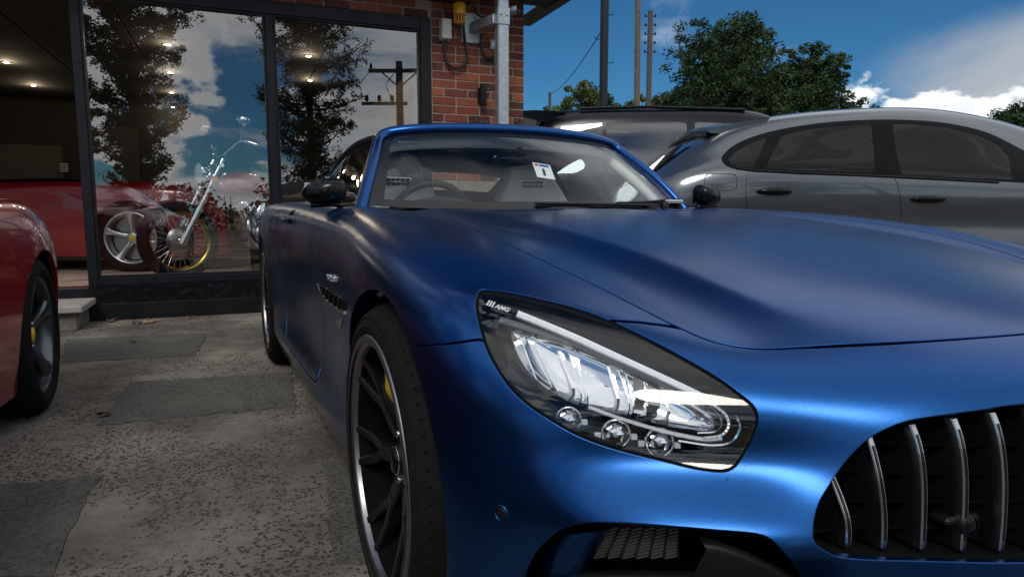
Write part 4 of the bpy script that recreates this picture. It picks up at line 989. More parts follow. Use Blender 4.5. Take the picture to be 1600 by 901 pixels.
def seat(x):
    root = empty('seat'); root.parent = car; P(root)
    prof = [(.40,1.62,.56,.25),(.0,0,0,0)]
    rows = []
    for (z, u, hw, d) in [(.46,1.93,.25,.14),(.60,1.96,.265,.14),(.74,2.00,.26,.13),(.86,2.03,.235,.12),(.96,2.055,.185,.11),(1.02,2.07,.145,.10),(1.08,2.08,.135,.095),(1.125,2.085,.115,.08),(1.145,2.09,.06,.05)]:
        r_ = []
        for k in range(20):
            a = 2*math.pi*k/20; ca, sa = math.cos(a), math.sin(a); sx = math.copysign(abs(ca)**.55, ca); sy = math.copysign(abs(sa)**.7, sa)
            fx = .03*abs(sx)**3 if sa < 0 else 0
            r_.append((x+hw*sx, u+d*.5*sy-fx, z))
        rows.append(r_)
    mb = MB(); mb.grid(rows, close=True); mb.add(rows[-1], [tuple(range(20))]); mb.build('seat_back', M_CREAM, root)
    mb = MB(); mb.box((x, 1.70, .46), (.50, .52, .16), None, .05); mb.build('seat_cushion', M_CREAM, root)
    for i in range(5):
        for j in range(2):
            mb = MB(); mb.box((x-.05+.025*i, 2.008, .985+.022*j), (.018, .02, .014), None, .002); mb.build('neck_vent_slot', M_BLACK_PLASTIC, root)
    mb = MB(); mb.box((x, 2.018, .996), (.150, .012, .060), None, .005); mb.build('neck_vent_frame', M_SATIN_CHROME, root)
    mb = MB(); mb.tube([(x-.20, 1.975, .50), (x-.19, 1.98, .70), (x-.15, 1.99, .86), (x-.10, 2.015, .96)], .006, 6); mb.build('seat_seam', mat('seam', (.4, .38, .34), .6), root)
seat(-.38); seat(.38)
sw = empty('steering_wheel'); sw.parent = car; P(sw)
Mx = Matrix.Translation((-.38, 1.50, .80)) @ Vector((0, .9, .38)).to_track_quat('Z', 'Y').to_matrix().to_4x4()
tor = [[((.182+.016*math.cos(q))*math.cos(a), (.182+.016*math.cos(q))*math.sin(a), .016*math.sin(q)) for q in np.linspace(0, 2*math.pi, 9)[:-1]] for a in np.linspace(0, 2*math.pi, 41)]
MB().grid(tor, Mx, close=True).build('wheel_rim', M_DARKLEATHER, sw); MB().lathe([(0, -.03), (.05, -.028), (.065, -.01), (.06, .02)], 24, Mx).build('wheel_hub', M_DARKLEATHER, sw)
for a in (R(0), R(180), R(-90)): MB().box((.115*math.cos(a), .115*math.sin(a), -.005), (.12 if abs(math.sin(a)) < .5 else .03, .03 if abs(math.sin(a)) < .5 else .12, .012), Mx, .003).build('wheel_spoke', M_SATIN_CHROME, sw)
# instrument hood
P(MB().grid([[(-.38+.20*s, u, .862+h_*(1-s*s)) for s in np.linspace(-1, 1, 13)] for u, h_ in ((1.12, 0), (1.2, .035), (1.32, .05), (1.38, .045), (1.385, 0))]).build('instrument_hood', M_DARKLEATHER, car))
# interior mirror
im = empty('interior_mirror'); im.parent = car; P(im)
q = wsp(.50, .84, -.01); MB().tube([q, q+np.array([0, .04, -.02]), q+np.array([.0, .06, -.05])], .010, 8).build('mirror_stalk', M_BLACK_PLASTIC, im)
MB().ellipsoid((q[0], q[1]+.075, q[2]-.06), (.115, .016, .032), 20, 10).build('mirror_housing', M_BLACK_GLOSS, im)
# sun visor on the driver's side header
P(MB().box((-.34, 1.535, 1.145), (.36, .10, .014), Matrix.Translation((0, 0, 0)), .005).build('sun_visor', M_CREAM, car))
# dealer card on the windscreen
def wpx(x, y, d=.006):
    dr = Vector(ray(x, y)).normalized(); h_ = ws_bvh.ray_cast(Vector(CAM), dr); return np.array(h_[0]+dr*d)
ws_bvh = BVHTree.FromPolygons([tuple(p) for r in ws for p in r], [tuple(f) for f in MB().grid([list(r) for r in ws]).f])
card = empty('price_card'); card.parent = car; P(card); card['label'] = 'white card with the number 1 behind the windscreen'
def quad(pts, name, mt, d): MB().add([wpx(*p, d) for p in pts], [(0, 1, 2, 3)], False).build(name, mt, card)
bl2 = lambda s, t: (831.5*(1-s)*(1-t)+859*s*(1-t)+839.5*(1-s)*t+868*s*t, 253.5*(1-s)*(1-t)+258*s*(1-t)+276.5*(1-s)*t+281*s*t)
quad([bl2(0,0), bl2(0,1), bl2(1,1), bl2(1,0)], 'card_sheet', M_WHITE, .004)
quad([bl2(.1,.05), bl2(.1,.19), bl2(.3,.19), bl2(.3,.05)], 'card_header', M_RED_PRINT, .003); quad([bl2(.36,.05), bl2(.36,.19), bl2(.9,.19), bl2(.9,.05)], 'card_header', M_BLUE_PRINT, .003)
pc = wpx(*bl2(.5, .6), .003); text_mesh('1', .07, M_BLACK_PRINT, 'card_number', card, frame_matrix(pc, wpx(*bl2(1,.6), .003)-wpx(*bl2(0,.6), .003), wpx(*bl2(.5,.2), .003)-wpx(*bl2(.5,1), .003)), extrude=.0002, bold=.0018)
# wipers
def wiper(pts, name='wiper'):
    w_ = empty(name); w_.parent = car; P(w_)
    pp = [wsp(a, t, .012) for a, t in pts]
    MB().tube(pp, .006, 6).build('wiper_arm', M_BLACK_PLASTIC, w_)
    MB().tube([p_-np.array([0, .004, .010]) for p_ in pp[1:]], .004, 5).build('wiper_blade', M_RUBBER, w_)
    MB().lathe([(0, .03), (.012, .028), (.018, .012), (.018, -.02)], 12, Matrix.Translation(pp[0]+np.array([0, -.01, -.01]))).build('wiper_pivot', M_BLACK_PLASTIC, w_)
wiper([(.86, .01), (.75, .025), (.60, .03), (.42, .035)]); wiper([(.97, .03), (.92, .075), (.80, .06), (.66, .045)])
# washer line and arm joint near the far pillar
jp = wsp(.93, .03, .02); P(MB().box(tuple(jp), (.10, .03, .02), None, .005).build('wiper_joint', M_SATIN_CHROME, car))
# door mirrors
def door_mirror(sg):
    root = empty('door_mirror'); root.parent = car; P(root); f = lambda x, y, z: (sg*x, y, z)
    rows = []; cx, cy, cz = .878, 1.185, .922
    for i in range(13):
        th = math.pi*i/12; r_ = []
        for k in range(20):
            ph = 2*math.pi*k/20; x = math.sin(th)*math.cos(ph); y = math.sin(th)*math.sin(ph); z = -math.cos(th)
            ex = lambda v, p_: math.copysign(abs(v)**p_, v)
            X, Y, Z_ = ex(x, .72)*.078, ex(y, .9)*.075, ex(z, .72)*.050
            if Y > .012: Y = .012+(Y-.012)*.25                                # flat mirror side faces the rear
            tz = 1.0-.32*max(0, X)/.078                                          # tapers towards the tip
            r_.append(f(cx+X, cy+Y+.25*X, cz+Z_*tz-.12*X))
        rows.append(r_)
    MB().grid(rows, close=True).build('mirror_cap', M_BLACK_GLOSS, root)
    rib = [f(cx-.075+.15*s, cy-.066+.25*(-.075+.15*s)+.05*(2*s-1)**2, cz-.004-.12*(-.075+.15*s)) for s in np.linspace(0, 1, 9)]
    MB().tube(rib, .005, 6, flat=.5).build('mirror_seam', M_LINER, root)
    MB().grid([[f(cx-.062+.124*s, cy+.029+.25*(-.062+.124*s), cz-.036+.07*t) for s in np.linspace(0, 1, 5)] for t in np.linspace(0, 1, 4)]).build('mirror_glass', M_CHROME, root)
    arm = [f(.93, 1.17, .874), f(.88, 1.165, .877), f(.84, 1.16, .876), f(.815, 1.17, .868), f(.80, 1.19, .852)]
    MB().tube([tuple(p_) for p_ in spline(arm, 4)], .015, 8, flat=.7).build('mirror_arm', M_BLACK_GLOSS, root)
    MB().ellipsoid(f(.805, 1.20, .866), (.03, .06, .012), 14, 8).build('mirror_foot', M_BLACK_GLOSS, root)
door_mirror(-1); door_mirror(1)
# bonnet vents near the windscreen
bvh_hood = BVHTree.FromPolygons([tuple(v) for v in hood.compact().V], hood.compact().F)
for sg in (-1, 1):
    for k in range(14):
        v = .16+.019*k; h_ = bvh_hood.ray_cast(Vector((-v, .70+.05*(v-.2), 2)), Vector((0, 0, -1)))
        if h_[0] is None: continue
        MB().box((sg*v, h_[0].y, h_[0].z+.0006), (.014, .035, .0012), None, .0003).build('bonnet_vent_slot', M_LINER, car).matrix_parent_inverse = Matrix.Translation((0, -1.3, 0))
# ------------------------------------------------------------------ ground
def ground_mat(name='worn_concrete', tone=None):
    m, nt, b = new_mat(name); N = nt.nodes.new; L = nt.links.new
    tc = N('ShaderNodeTexCoord'); O = tc.outputs['Object']
    def noise(s, d=6, r=.6):
        n = N('ShaderNodeTexNoise'); n.inputs['Scale'].default_value = s; n.inputs['Detail'].default_value = d; n.inputs['Roughness'].default_value = r; L(O, n.inputs['Vector']); return n.outputs[0]
    def rng(x, a, c, lo=0., hi=1., smooth=True):
        q = N('ShaderNodeMapRange'); q.interpolation_type = 'SMOOTHSTEP' if smooth else 'LINEAR'; L(x, q.inputs[0])
        for i, v in enumerate((a, c, lo, hi)): q.inputs[i+1].default_value = v
        return q.outputs[0]
    def mix(f, a, c, mode='MIX'):
        q = N('ShaderNodeMix'); q.data_type = 'RGBA'; q.blend_type = mode
        if isinstance(f, float): q.inputs[0].default_value = f
        else: L(f, q.inputs[0])
        for i, v in ((6, a), (7, c)):
            if isinstance(v, tuple): q.inputs[i].default_value = (*v, 1)
            else: L(v, q.inputs[i])
        return q.outputs[2]
    def mul(a, c):
        q = N('ShaderNodeMath'); q.operation = 'MULTIPLY'; q.use_clamp = True
        for i, v in enumerate((a, c)):
            if isinstance(v, float): q.inputs[i].default_value = v
            else: L(v, q.inputs[i])
        return q.outputs[0]
    base = mix(rng(noise(1.3, 8, .62), .32, .68), (.105, .092, .078), (.32, .28, .24))
    base = mix(rng(noise(26, 5, .7), .35, .65), mix(1.0, base, (.80, .80, .80), 'MULTIPLY'), base)
    # exposed dark aggregate where the cement skin has worn through
    dist = N('ShaderNodeTexNoise'); dist.inputs['Scale'].default_value = 30; L(O, dist.inputs['Vector'])
    va = N('ShaderNodeVectorMath'); va.operation = 'MULTIPLY_ADD'; L(dist.outputs['Color'], va.inputs[0]); va.inputs[1].default_value = (.03, .03, .0); L(O, va.inputs[2])
    vo = N('ShaderNodeTexVoronoi'); vo.inputs['Scale'].default_value = 74; L(va.outputs[0], vo.inputs['Vector'])
    peb = rng(vo.outputs['Distance'], .30, .48, 1., 0.)
    sel = N('ShaderNodeSeparateColor'); L(vo.outputs['Color'], sel.inputs[0])
    wear = rng(noise(1.5, 9, .75), .44, .54); pick = N('ShaderNodeMath'); pick.operation = 'LESS_THAN'; L(sel.outputs[0], pick.inputs[0]); L(mul(wear, .88), pick.inputs[1])
    pits = mul(peb, pick.outputs[0])
    base = mix(pits, base, mix(sel.outputs[1], (.022, .020, .019), (.075, .062, .055)))
    sv = N('ShaderNodeTexVoronoi'); sv.inputs['Scale'].default_value = 150; L(va.outputs[0], sv.inputs['Vector']); ss = N('ShaderNodeSeparateColor'); L(sv.outputs['Color'], ss.inputs[0])
    p2 = N('ShaderNodeMath'); p2.operation = 'LESS_THAN'; L(ss.outputs[0], p2.inputs[0]); L(mul(rng(noise(3.4, 6), .42, .62), .55), p2.inputs[1])
    small = mul(rng(sv.outputs['Distance'], .25, .45, 1., 0.), p2.outputs[0])
    base = mix(mul(small, .8), base, (.05, .042, .038))
    stain = rng(noise(.75, 8, .65), .44, .66); base = mix(mul(stain, .55), base, (.085, .07, .058))
    if tone: base = mix(.72, base, mix(rng(noise(90, 4, .7), .35, .65), tone, tuple(2.3*c for c in tone)))
    L(base, b.inputs['Base Color']); b.inputs['Roughness'].default_value = .85; b.inputs['Specular IOR Level'].default_value = .2
    h = N('ShaderNodeMath'); h.operation = 'MULTIPLY_ADD'; L(pits, h.inputs[0]); h.inputs[1].default_value = -1.0; L(noise(60, 4), h.inputs[2])
    bp = N('ShaderNodeBump'); bp.inputs['Strength'].default_value = .7; bp.inputs['Distance'].default_value = .006; L(h.outputs[0], bp.inputs['Height']); L(bp.outputs[0], b.inputs['Normal'])
    return m
M_GROUND = ground_mat()
gr_ = mesh_obj('ground', [(-900, -900, 0), (900, -900, 0), (900, 900, 0), (-900, 900, 0)], [(0, 1, 2, 3)], M_GROUND, None, False); tag(gr_, kind='structure')
M_PATCH = ground_mat('asphalt_patch', (.045, .050, .045))
def sheet(name, pts, mt, z0, z1):
    n = len(pts); V = [(p[0], p[1], z1) for p in pts]+[(p[0], p[1], z0) for p in pts]; c = np.mean(np.array(V[:n]), 0)
    return mesh_obj(name, V, [tuple(range(n))]+[(i, (i+1) % n, n+(i+1) % n, n+i)[::-1] for i in range(n)], mt, None, False)
def patch(px, seed):
    rnd = random.Random(seed); q = [at(x, y, Z=0)[:2] for x, y in px]; out = []
    for a, c in zip(q, q[1:]+q[:1]):
        n = max(2, int(np.linalg.norm(c-a)/.06))
        for k in range(n): out.append(a+(c-a)*k/n+np.array([rnd.uniform(-1, 1), rnd.uniform(-1, 1)])*.012)
    ar = sum(p[0]*r[1]-r[0]*p[1] for p, r in zip(out, out[1:]+out[:1]))
    if ar < 0: out = out[::-1]
    tag(sheet('ground_patch', out, M_PATCH, -.01, .004), kind='structure')
patch([(152,665),(205,597),(455,582),(463,635)], 1); patch([(-120,768),(155,745),(75,905),(-140,905)], 2); patch([(504,722),(700,730),(700,870),(520,882)], 3); patch([(105,530),(322,521),(306,556),(100,566)], 4)

# ------------------------------------------------------------------ showroom
FA = R(2.5); FO = (-.9, 4.65, 0)
bld = empty('showroom_building', FO, -FA); tag(bld, 'brick car showroom with large dark framed glass front', 'building')
ex = np.array([math.cos(FA), -math.sin(FA), 0]); ey = np.array([math.sin(FA), math.cos(FA), 0])
def loc(p): d = np.asarray(p)-np.array(FO); return np.array([d@ex, d@ey, d[2]])
def wld(x, y, z): return np.array(FO)+ex*x+ey*y+np.array([0, 0, z])
def fpx(px, py, off=0.0):
    "photo ray onto the plane parallel to the facade, in facade coordinates"
    d = ray(px, py); o = wld(0, off, 0); t = ((o-CAM)@ey)/(d@ey); return loc(CAM+d*t)
M_FRAME = mat('anthracite_frame', (.007, .009, .013), .45, .0, .25, var=.15, vscale=6, rvar=.08)
M_MORTAR = mat('mortar', (.30, .24, .19), .95, 0, .2, var=.2, vscale=30, bump=.4, bscale=120)
def brick_mat():
    m, nt, b = new_mat('facing_brick'); N = nt.nodes.new; L = nt.links.new
    tc = N('ShaderNodeTexCoord'); oi = N('ShaderNodeObjectInfo')
    va = N('ShaderNodeVectorMath'); va.operation = 'ADD'; L(tc.outputs['Object'], va.inputs[0]); sc = N('ShaderNodeVectorMath'); sc.operation = 'SCALE'; L(oi.outputs['Location'], sc.inputs[0]); sc.inputs['Scale'].default_value = 7.3; L(sc.outputs[0], va.inputs[1])
    n = N('ShaderNodeTexNoise'); n.inputs['Scale'].default_value = 9; n.inputs['Detail'].default_value = 6; n.inputs['Roughness'].default_value = .65; L(va.outputs[0], n.inputs['Vector'])
    cr = N('ShaderNodeValToRGB'); L(oi.outputs['Random'], cr.inputs[0]); e = cr.color_ramp; e.elements[0].color = (.34, .10, .05, 1); e.elements[1].color = (.09, .036, .03, 1); e.elements[1].position = 1
    q = e.elements.new(.35); q.color = (.23, .065, .036, 1); q = e.elements.new(.62); q.color = (.16, .048, .032, 1)
    dk = N('ShaderNodeMapRange'); L(n.outputs[0], dk.inputs[0]); dk.inputs[1].default_value = .44; dk.inputs[2].default_value = .62
    amt = N('ShaderNodeMath'); amt.operation = 'MULTIPLY'; L(dk.outputs[0], amt.inputs[0]); rr = N('ShaderNodeMapRange'); L(oi.outputs['Random'], rr.inputs[0]); rr.inputs[1].default_value = .3; rr.inputs[2].default_value = .8; rr.inputs[3].default_value = .25; rr.inputs[4].default_value = .95; L(rr.outputs[0], amt.inputs[1])
    mx = N('ShaderNodeMix'); mx.data_type = 'RGBA'; L(amt.outputs[0], mx.inputs[0]); L(cr.outputs[0], mx.inputs[6]); mx.inputs[7].default_value = (.035, .022, .024, 1)
    # pale streaks in the burnt faces
    w = N('ShaderNodeTexNoise'); w.inputs['Scale'].default_value = 60; w.inputs['Detail'].default_value = 3; L(va.outputs[0], w.inputs['Vector']); wm = N('ShaderNodeMapRange'); L(w.outputs[0], wm.inputs[0]); wm.inputs[1].default_value = .60; wm.inputs[2].default_value = .68
    wa = N('ShaderNodeMath'); wa.operation = 'MULTIPLY'; L(wm.outputs[0], wa.inputs[0]); L(amt.outputs[0], wa.inputs[1])
    m2 = N('ShaderNodeMix'); m2.data_type = 'RGBA'; L(wa.outputs[0], m2.inputs[0]); L(mx.outputs[2], m2.inputs[6]); m2.inputs[7].default_value = (.34, .30, .28, 1)
    L(m2.outputs[2], b.inputs['Base Color']); b.inputs['Roughness'].default_value = .85; b.inputs['Specular IOR Level'].default_value = .25
    bp = N('ShaderNodeBump'); bp.inputs['Strength'].default_value = .5; bp.inputs['Distance'].default_value = .004; L(w.outputs[0], bp.inputs['Height']); L(bp.outputs[0], b.inputs['Normal'])
    return m
M_BRICK = brick_mat()
XC = fpx(818, 120)[0]; XF0, XF1 = fpx(657, 150)[0], fpx(673.5, 150)[0]; XM2a, XM2b = fpx(420, 200)[0], fpx(433, 200)[0]; XM1a, XM1b = fpx(121, 200)[0], fpx(137, 200)[0]
ZS, ZT, ZFT = .335, 2.435, 2.54
part = lambda mb, n, mt: mb.build(n, mt, bld)
# walls behind the bricks (mortar), side wall and back
part(MB().box(((XF1+XC)/2-.001, .147, 1.5), (XC-XF1-.004, .30, 3.0)), 'wall', M_MORTAR)
part(MB().box(((XF1-7)/2, .147, ZFT+.30), (XF1+7, .30, .6)), 'lintel_wall', M_MORTAR)
part(MB().box((XC-.15, 4.6, 1.5), (.29, 8.6, 3.0)), 'side_wall', M_MORTAR)
bm_full = MB().box((0, 0, 0), (.213, .04, .064), None, .004); bm_half = MB().box((0, 0, 0), (.1015, .04, .064), None, .004)
brick_meshes = {}
def brick(x, z, half, parent, y=0.0, rz=0, vert=False):
    key = 'h' if half else 'f'
    if key not in brick_meshes:
        o = (bm_half if half else bm_full).build('brick', M_BRICK, parent); brick_meshes[key] = o.data
    else: o = bpy.data.objects.new('brick', brick_meshes[key]); COL.objects.link(o); o.parent = parent
    o.location = (x, y+.012+random.uniform(-.002, .002), z); o.rotation_euler = (random.uniform(-.006, .006), random.uniform(-.004, .004) if not vert else math.pi/2, rz)
    return o
row = 0; z = 1.16
while z < 2.98:
    x = XC+.0
    if row % 3 == 1: x -= .1125; brick(XC-.053, z, True, bld)
    while x-.106 > XF1+.0:
        if x-.213 < XF1-.02 or x-.225 < XF1:
            if x-.107 > XF1-.01: brick(x-.054, z, True, bld)
            break
        brick(x-.108, z, False, bld); x -= .225
    else: pass
    z += .075; row += 1
for k, zz in enumerate((ZFT+.035, ZFT+.11, ZFT+.185)):
    x = XF1-.02-(.11 if k % 2 else 0)
    while x > XM1b-2.2: brick(x-.108, zz, False, bld); x -= .225
# glazing frames, each member a part
fr_ = lambda x0, x1, z0, z1, n='window_frame', y0=-.02, y1=.06: part(MB().box(((x0+x1)/2, (y0+y1)/2, (z0+z1)/2), (x1-x0, y1-y0, z1-z0), None, .004), n, M_FRAME)
fr_(XF0, XF1, .255, ZFT); fr_(XM2a, XM2b, ZS, ZT, 'mullion'); fr_(XM1a, XM1b, .255, ZT, 'mullion')
fr_(-7, XF0-.0005, ZT, ZFT, 'window_frame'); fr_(XM1b, XF0-.0005, .275, ZS, 'window_sill', -.035, .06)
for (a, c) in ((XM1b, XM2a), (XM2b, XF0)):                       # thin inner beads
    for (x0, x1, z0, z1) in ((a, a+.018, ZS, ZT), (c-.018, c, ZS, ZT), (a+.018, c-.018, ZT-.018, ZT), (a+.018, c-.018, ZS, ZS+.016)): part(MB().box(((x0+x1)/2, .005, (z0+z1)/2), (x1-x0-.0006, .03, z1-z0-.0006), None, .003), 'glazing_bead', M_FRAME)
M_PANE = glass_mat('showroom_glass', (.93, .95, .95), 1.6, base=.11)
for (a, c) in ((XM1b, XM2a), (XM2b, XF0)):
    o = mesh_obj('window_pane', [(a+.004, .02, ZS+.004), (c-.004, .02, ZS+.004), (c-.004, .02, ZT-.004), (a+.004, .02, ZT-.004)], [(0, 1, 2, 3)], M_PANE, bld, False)
# plinth: painted kerb and crumpled black sheet above it
part(MB().box(((XM1b-5+XF1)/2-.2, .05, .066), (XF1-XM1b+5.3, .20, .132), None, .006), 'plinth', mat('painted_plinth', (.006, .007, .009), .6, 0, .2, var=.3, vscale=9, rvar=.1))
rows = []; rnd = random.Random(4)
for j in range(9):
    r_ = []
    for i in range(150): r_.append((XM1a-.02+(XF1-XM1a)*i/149, -.03+rnd.uniform(-.006, .006)*(0.3 if j in (0, 8) else 1), .13+.147*j/8))
    rows.append(r_)
part(MB().grid(rows, smooth=True), 'plinth_sheet', mat('black_sheeting', (.005, .005, .007), .3, 0, .3))
part(MB().box((XM1a-2.5, .03, .195), (5.0, .12, .12)), 'plinth_upstand', M_FRAME)
part(MB().box((XM1a-1.6, .02, .262), (3.2, .10, .014)), 'threshold_strip', M_SATIN_CHROME)
# shell of the room
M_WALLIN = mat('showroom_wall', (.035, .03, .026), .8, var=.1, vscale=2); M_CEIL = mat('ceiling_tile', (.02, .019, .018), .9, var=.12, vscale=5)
FLZ = .245
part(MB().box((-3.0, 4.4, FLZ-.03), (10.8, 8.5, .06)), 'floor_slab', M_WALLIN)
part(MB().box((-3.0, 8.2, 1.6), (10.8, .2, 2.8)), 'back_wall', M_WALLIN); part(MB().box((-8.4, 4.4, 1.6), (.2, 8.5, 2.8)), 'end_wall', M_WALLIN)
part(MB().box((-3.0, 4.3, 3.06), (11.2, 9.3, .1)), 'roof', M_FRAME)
fl_m = []
for i in range(46):                                              # floor boards run along the window
    y = .12+.14*i; o = MB().box((-3.0, y, FLZ+.006), (10.2, .137, .012), None, .002)
    if i < 24: part(o, 'floor_board', None); fl_m.append(bpy.context.scene.objects[-1] if False else None)
M_BOARD = mat('floor_board', (.45, .34, .28), .35, 0, .4, var=.3, vscale=3.5, rvar=.1)
for o in bld.children:
    if o.name.startswith('floor_board') and not o.data.materials: o.data.materials.append(M_BOARD)
# ceiling tiles and lamps
for i in range(9):
    for j in range(6):
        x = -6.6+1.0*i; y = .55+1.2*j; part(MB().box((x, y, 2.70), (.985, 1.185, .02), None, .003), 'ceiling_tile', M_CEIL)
M_LAMP = mat('lamp_glow', (.9, .8, .6), .5, emit=(1.0, .72, .42), estr=9.0)
DL = ['downlight nearest the top left corner of the open doorway', 'second downlight of the row seen through the open doorway', 'third downlight of the row seen through the open doorway', 'farthest small downlight seen through the open doorway', 'highest downlight seen through the left pane', 'second highest downlight seen through the left pane', 'third downlight down seen through the left pane', 'lowest downlight seen through the left pane', 'lower downlight seen through the right pane', 'upper downlight seen through the right pane']
lamps = []
for li, (px, py) in enumerate([(10,98),(52,134),(85,160),(107,180),(262,70),(266,114),(268,145),(270,168),(484,126),(482,88)]):
    d = ray(px, py); t = (2.685-CAM[2])/d[2]; q = loc(CAM+d*t)
    if .3 < q[1] < 7.8: lamps.append((q, DL[li]))
for q, lab_ in lamps:
    dl = empty('downlight', wld(q[0], q[1], 2.69)); ld = bpy.data.lights.new('lamp_light', 'POINT'); ld.energy = 5.0; ld.color = (1, .78, .52); ld.shadow_soft_size = .05; lo = bpy.data.objects.new('lamp_light', ld); COL.objects.link(lo); lo.parent = dl; lo.location = (0, 0, -.06); tag(dl, lab_, 'ceiling lamp', 'showroom downlights')
    MB().lathe([(.055, 0), (.058, -.008), (.045, -.010), (.042, .004)], 20).build('lamp_ring', M_SATIN_CHROME, dl); MB().lathe([(.042, -.002), (0, -.004)], 16).build('lamp_glass', M_LAMP, dl)
# fittings on the far wall
part(MB().box((-4.0, 8.07, 1.1), (2.1, .05, 1.75), None, .01), 'wall_panel', mat('wall_panel', (.10, .08, .065), .7, var=.2)); part(MB().box((-2.2, 8.07, 1.4), (.9, .05, 1.9), None, .01), 'wall_panel', mat('wall_panel2', (.06, .05, .045), .7, var=.2))
sw_ = empty('switch_panel', wld(*[fpx(100, 262, 7.9)[k] for k in range(3)]), -FA); tag(sw_, 'small white switch panel on the showroom back wall', 'switch')
MB().box((0, 0, 0), (.11, .02, .14), None, .004).build('switch_plate', M_WHITE, sw_)
for i in range(4):
    for j in range(3): MB().box((-.036+.024*i, -.012, -.04+.04*j), (.016, .006, .028)).build('rocker', M_BLACK_PLASTIC, sw_)
# eaves: fascia board and soffit
E0 = fpx(872, 0, -.45); E1 = fpx(822, 22, -.02)
part(MB().box((XC+.05-3.0, -.22, 2.80), (6.6, .54, .05)), 'soffit', mat('soffit_board', (.045, .045, .05), .7, var=.2)); part(MB().box((XC+.05-3.0, -.475, 2.845), (6.62, .03, .17), None, .004), 'fascia_board', mat('weathered_fascia', (.22, .20, .18), .7, var=.35, vscale=7))
part(MB().box((XC+.30, .10, 2.80), (.10, 1.1, .09), None, .004), 'barge_board', mat('weathered_barge', (.10, .10, .11), .7, var=.3))
# things fixed to the brick pier
def thing(name, x, y, z, label, cat): o = empty(name, wld(x, y, z), -FA); return tag(o, label, cat)
M_GALV = mat('galvanised_steel', (.42, .46, .49), .45, .75, var=.22, vscale=22, rvar=.12); M_SIREN = mat('amber_plastic', (.80, .38, .01), .35, 0, .5, coat=.3)
q = fpx(718, 22, -.10); o = thing('alarm_siren', q[0], -.10, q[2], 'yellow alarm sounder high on the brick pier', 'siren')
MB().lathe([(0, .09), (.048, .09), (.056, .082), (.058, .0), (.056, -.012), (.050, -.012)], 28).build('siren_body', M_SIREN, o); MB().lathe([(.040, -.012), (.040, -.075), (0, -.075)], 24).build('siren_core', mat('siren_red', (.35, .05, .02), .5), o)
for k in range(12):
    a = 2*math.pi*k/12; MB().box((0, 0, 0), (.007, .010, .062), Matrix.Translation((.0475*math.cos(a), .0475*math.sin(a), -.044)) @ Matrix.Rotation(a+math.pi/2, 4, 'Z')).build('siren_louvre', M_SIREN, o)
MB().lathe([(.052, -.074), (.052, -.084), (.02, -.086), (0, -.086)], 24).build('siren_base', M_SIREN, o)
MB().box((0, .06, .0), (.05, .09, .07), None, .004).build('siren_bracket', M_BLACK_PLASTIC, o)
q = fpx(696, 47, -.04); o = thing('junction_box', q[0], -.045, q[2], 'cream plastic junction box left of the yellow sounder', 'box')
MB().box((0, 0, 0), (.088, .09, .172), None, .006).build('box_lid', mat('cream_plastic', (.58, .57, .47), .5, var=.08), o); MB().box((0, .04, 0), (.094, .02, .178), None, .004).build('box_base', mat('cream_plastic2', (.5, .49, .40), .5), o)
for sx in (-1, 1):
    for sz in (-1, 1): MB().lathe([(.004, 0), (0, .001)], 8, Matrix.Translation((sx*.034, -.0455, sz*.075)) @ Matrix.Rotation(math.pi/2, 4, 'X')).build('box_screw', M_SATIN_CHROME, o)
def cable(pts, r, name, label, off=-.03):
    o = MB().tube([wld(*p) for p in spline([(fpx(x, y, off_)[0], off_, fpx(x, y, off_)[2]) for x, y, off_ in pts], 6)], r, 8).build(name, mat(name+'_rubber', (.010, .010, .011), .5), None); return tag(o, label, 'cable')
cable([(696,66,-.03),(695,85,-.035),(700,100,-.04),(712,107,-.045),(724,102,-.045),(730,88,-.04),(727,66,-.04),(724,40,-.06)], .0125, 'black_conduit', 'thick black conduit looping from the cream box up to the sounder')
cable([(753,52,-.03),(752,72,-.03),(756,86,-.035),(765,92,-.035),(776,88,-.03)], .0115, 'black_conduit', 'thick black conduit hanging behind the steel post')
cable([(696,30,-.02),(695,14,-.02),(695,0,-.02)], .004, 'thin_wire', 'thin black wire running up above the cream box')
q = fpx(754, 149, -.05); o = thing('wall_light', q[0], -.06, q[2], 'black cylindrical wall light low on the brick pier', 'wall lamp')
MB().lathe([(0, .088), (.030, .088), (.031, .08), (.031, -.08), (.030, -.088), (0, -.088)], 24).build('light_tube', M_FRAME, o); MB().box((-.015, .045, 0), (.04, .06, .13), None, .006).build('light_bracket', M_BLACK_PLASTIC, o); MB().lathe([(.0315, .002), (.0315, -.002)], 24).build('light_band', M_LINER, o)
q = fpx(770, 70, -.02); o = thing('conduit_plate', q[0], -.012, q[2], 'small pale junction plate behind the steel post', 'box'); MB().box((0, 0, 0), (.055, .03, .085), None, .004).build('plate_cover', mat('pale_plastic', (.5, .48, .40), .5), o); MB().box((0, -.018, 0), (.035, .01, .055), None, .003).build('plate_knob', M_WHITE, o)
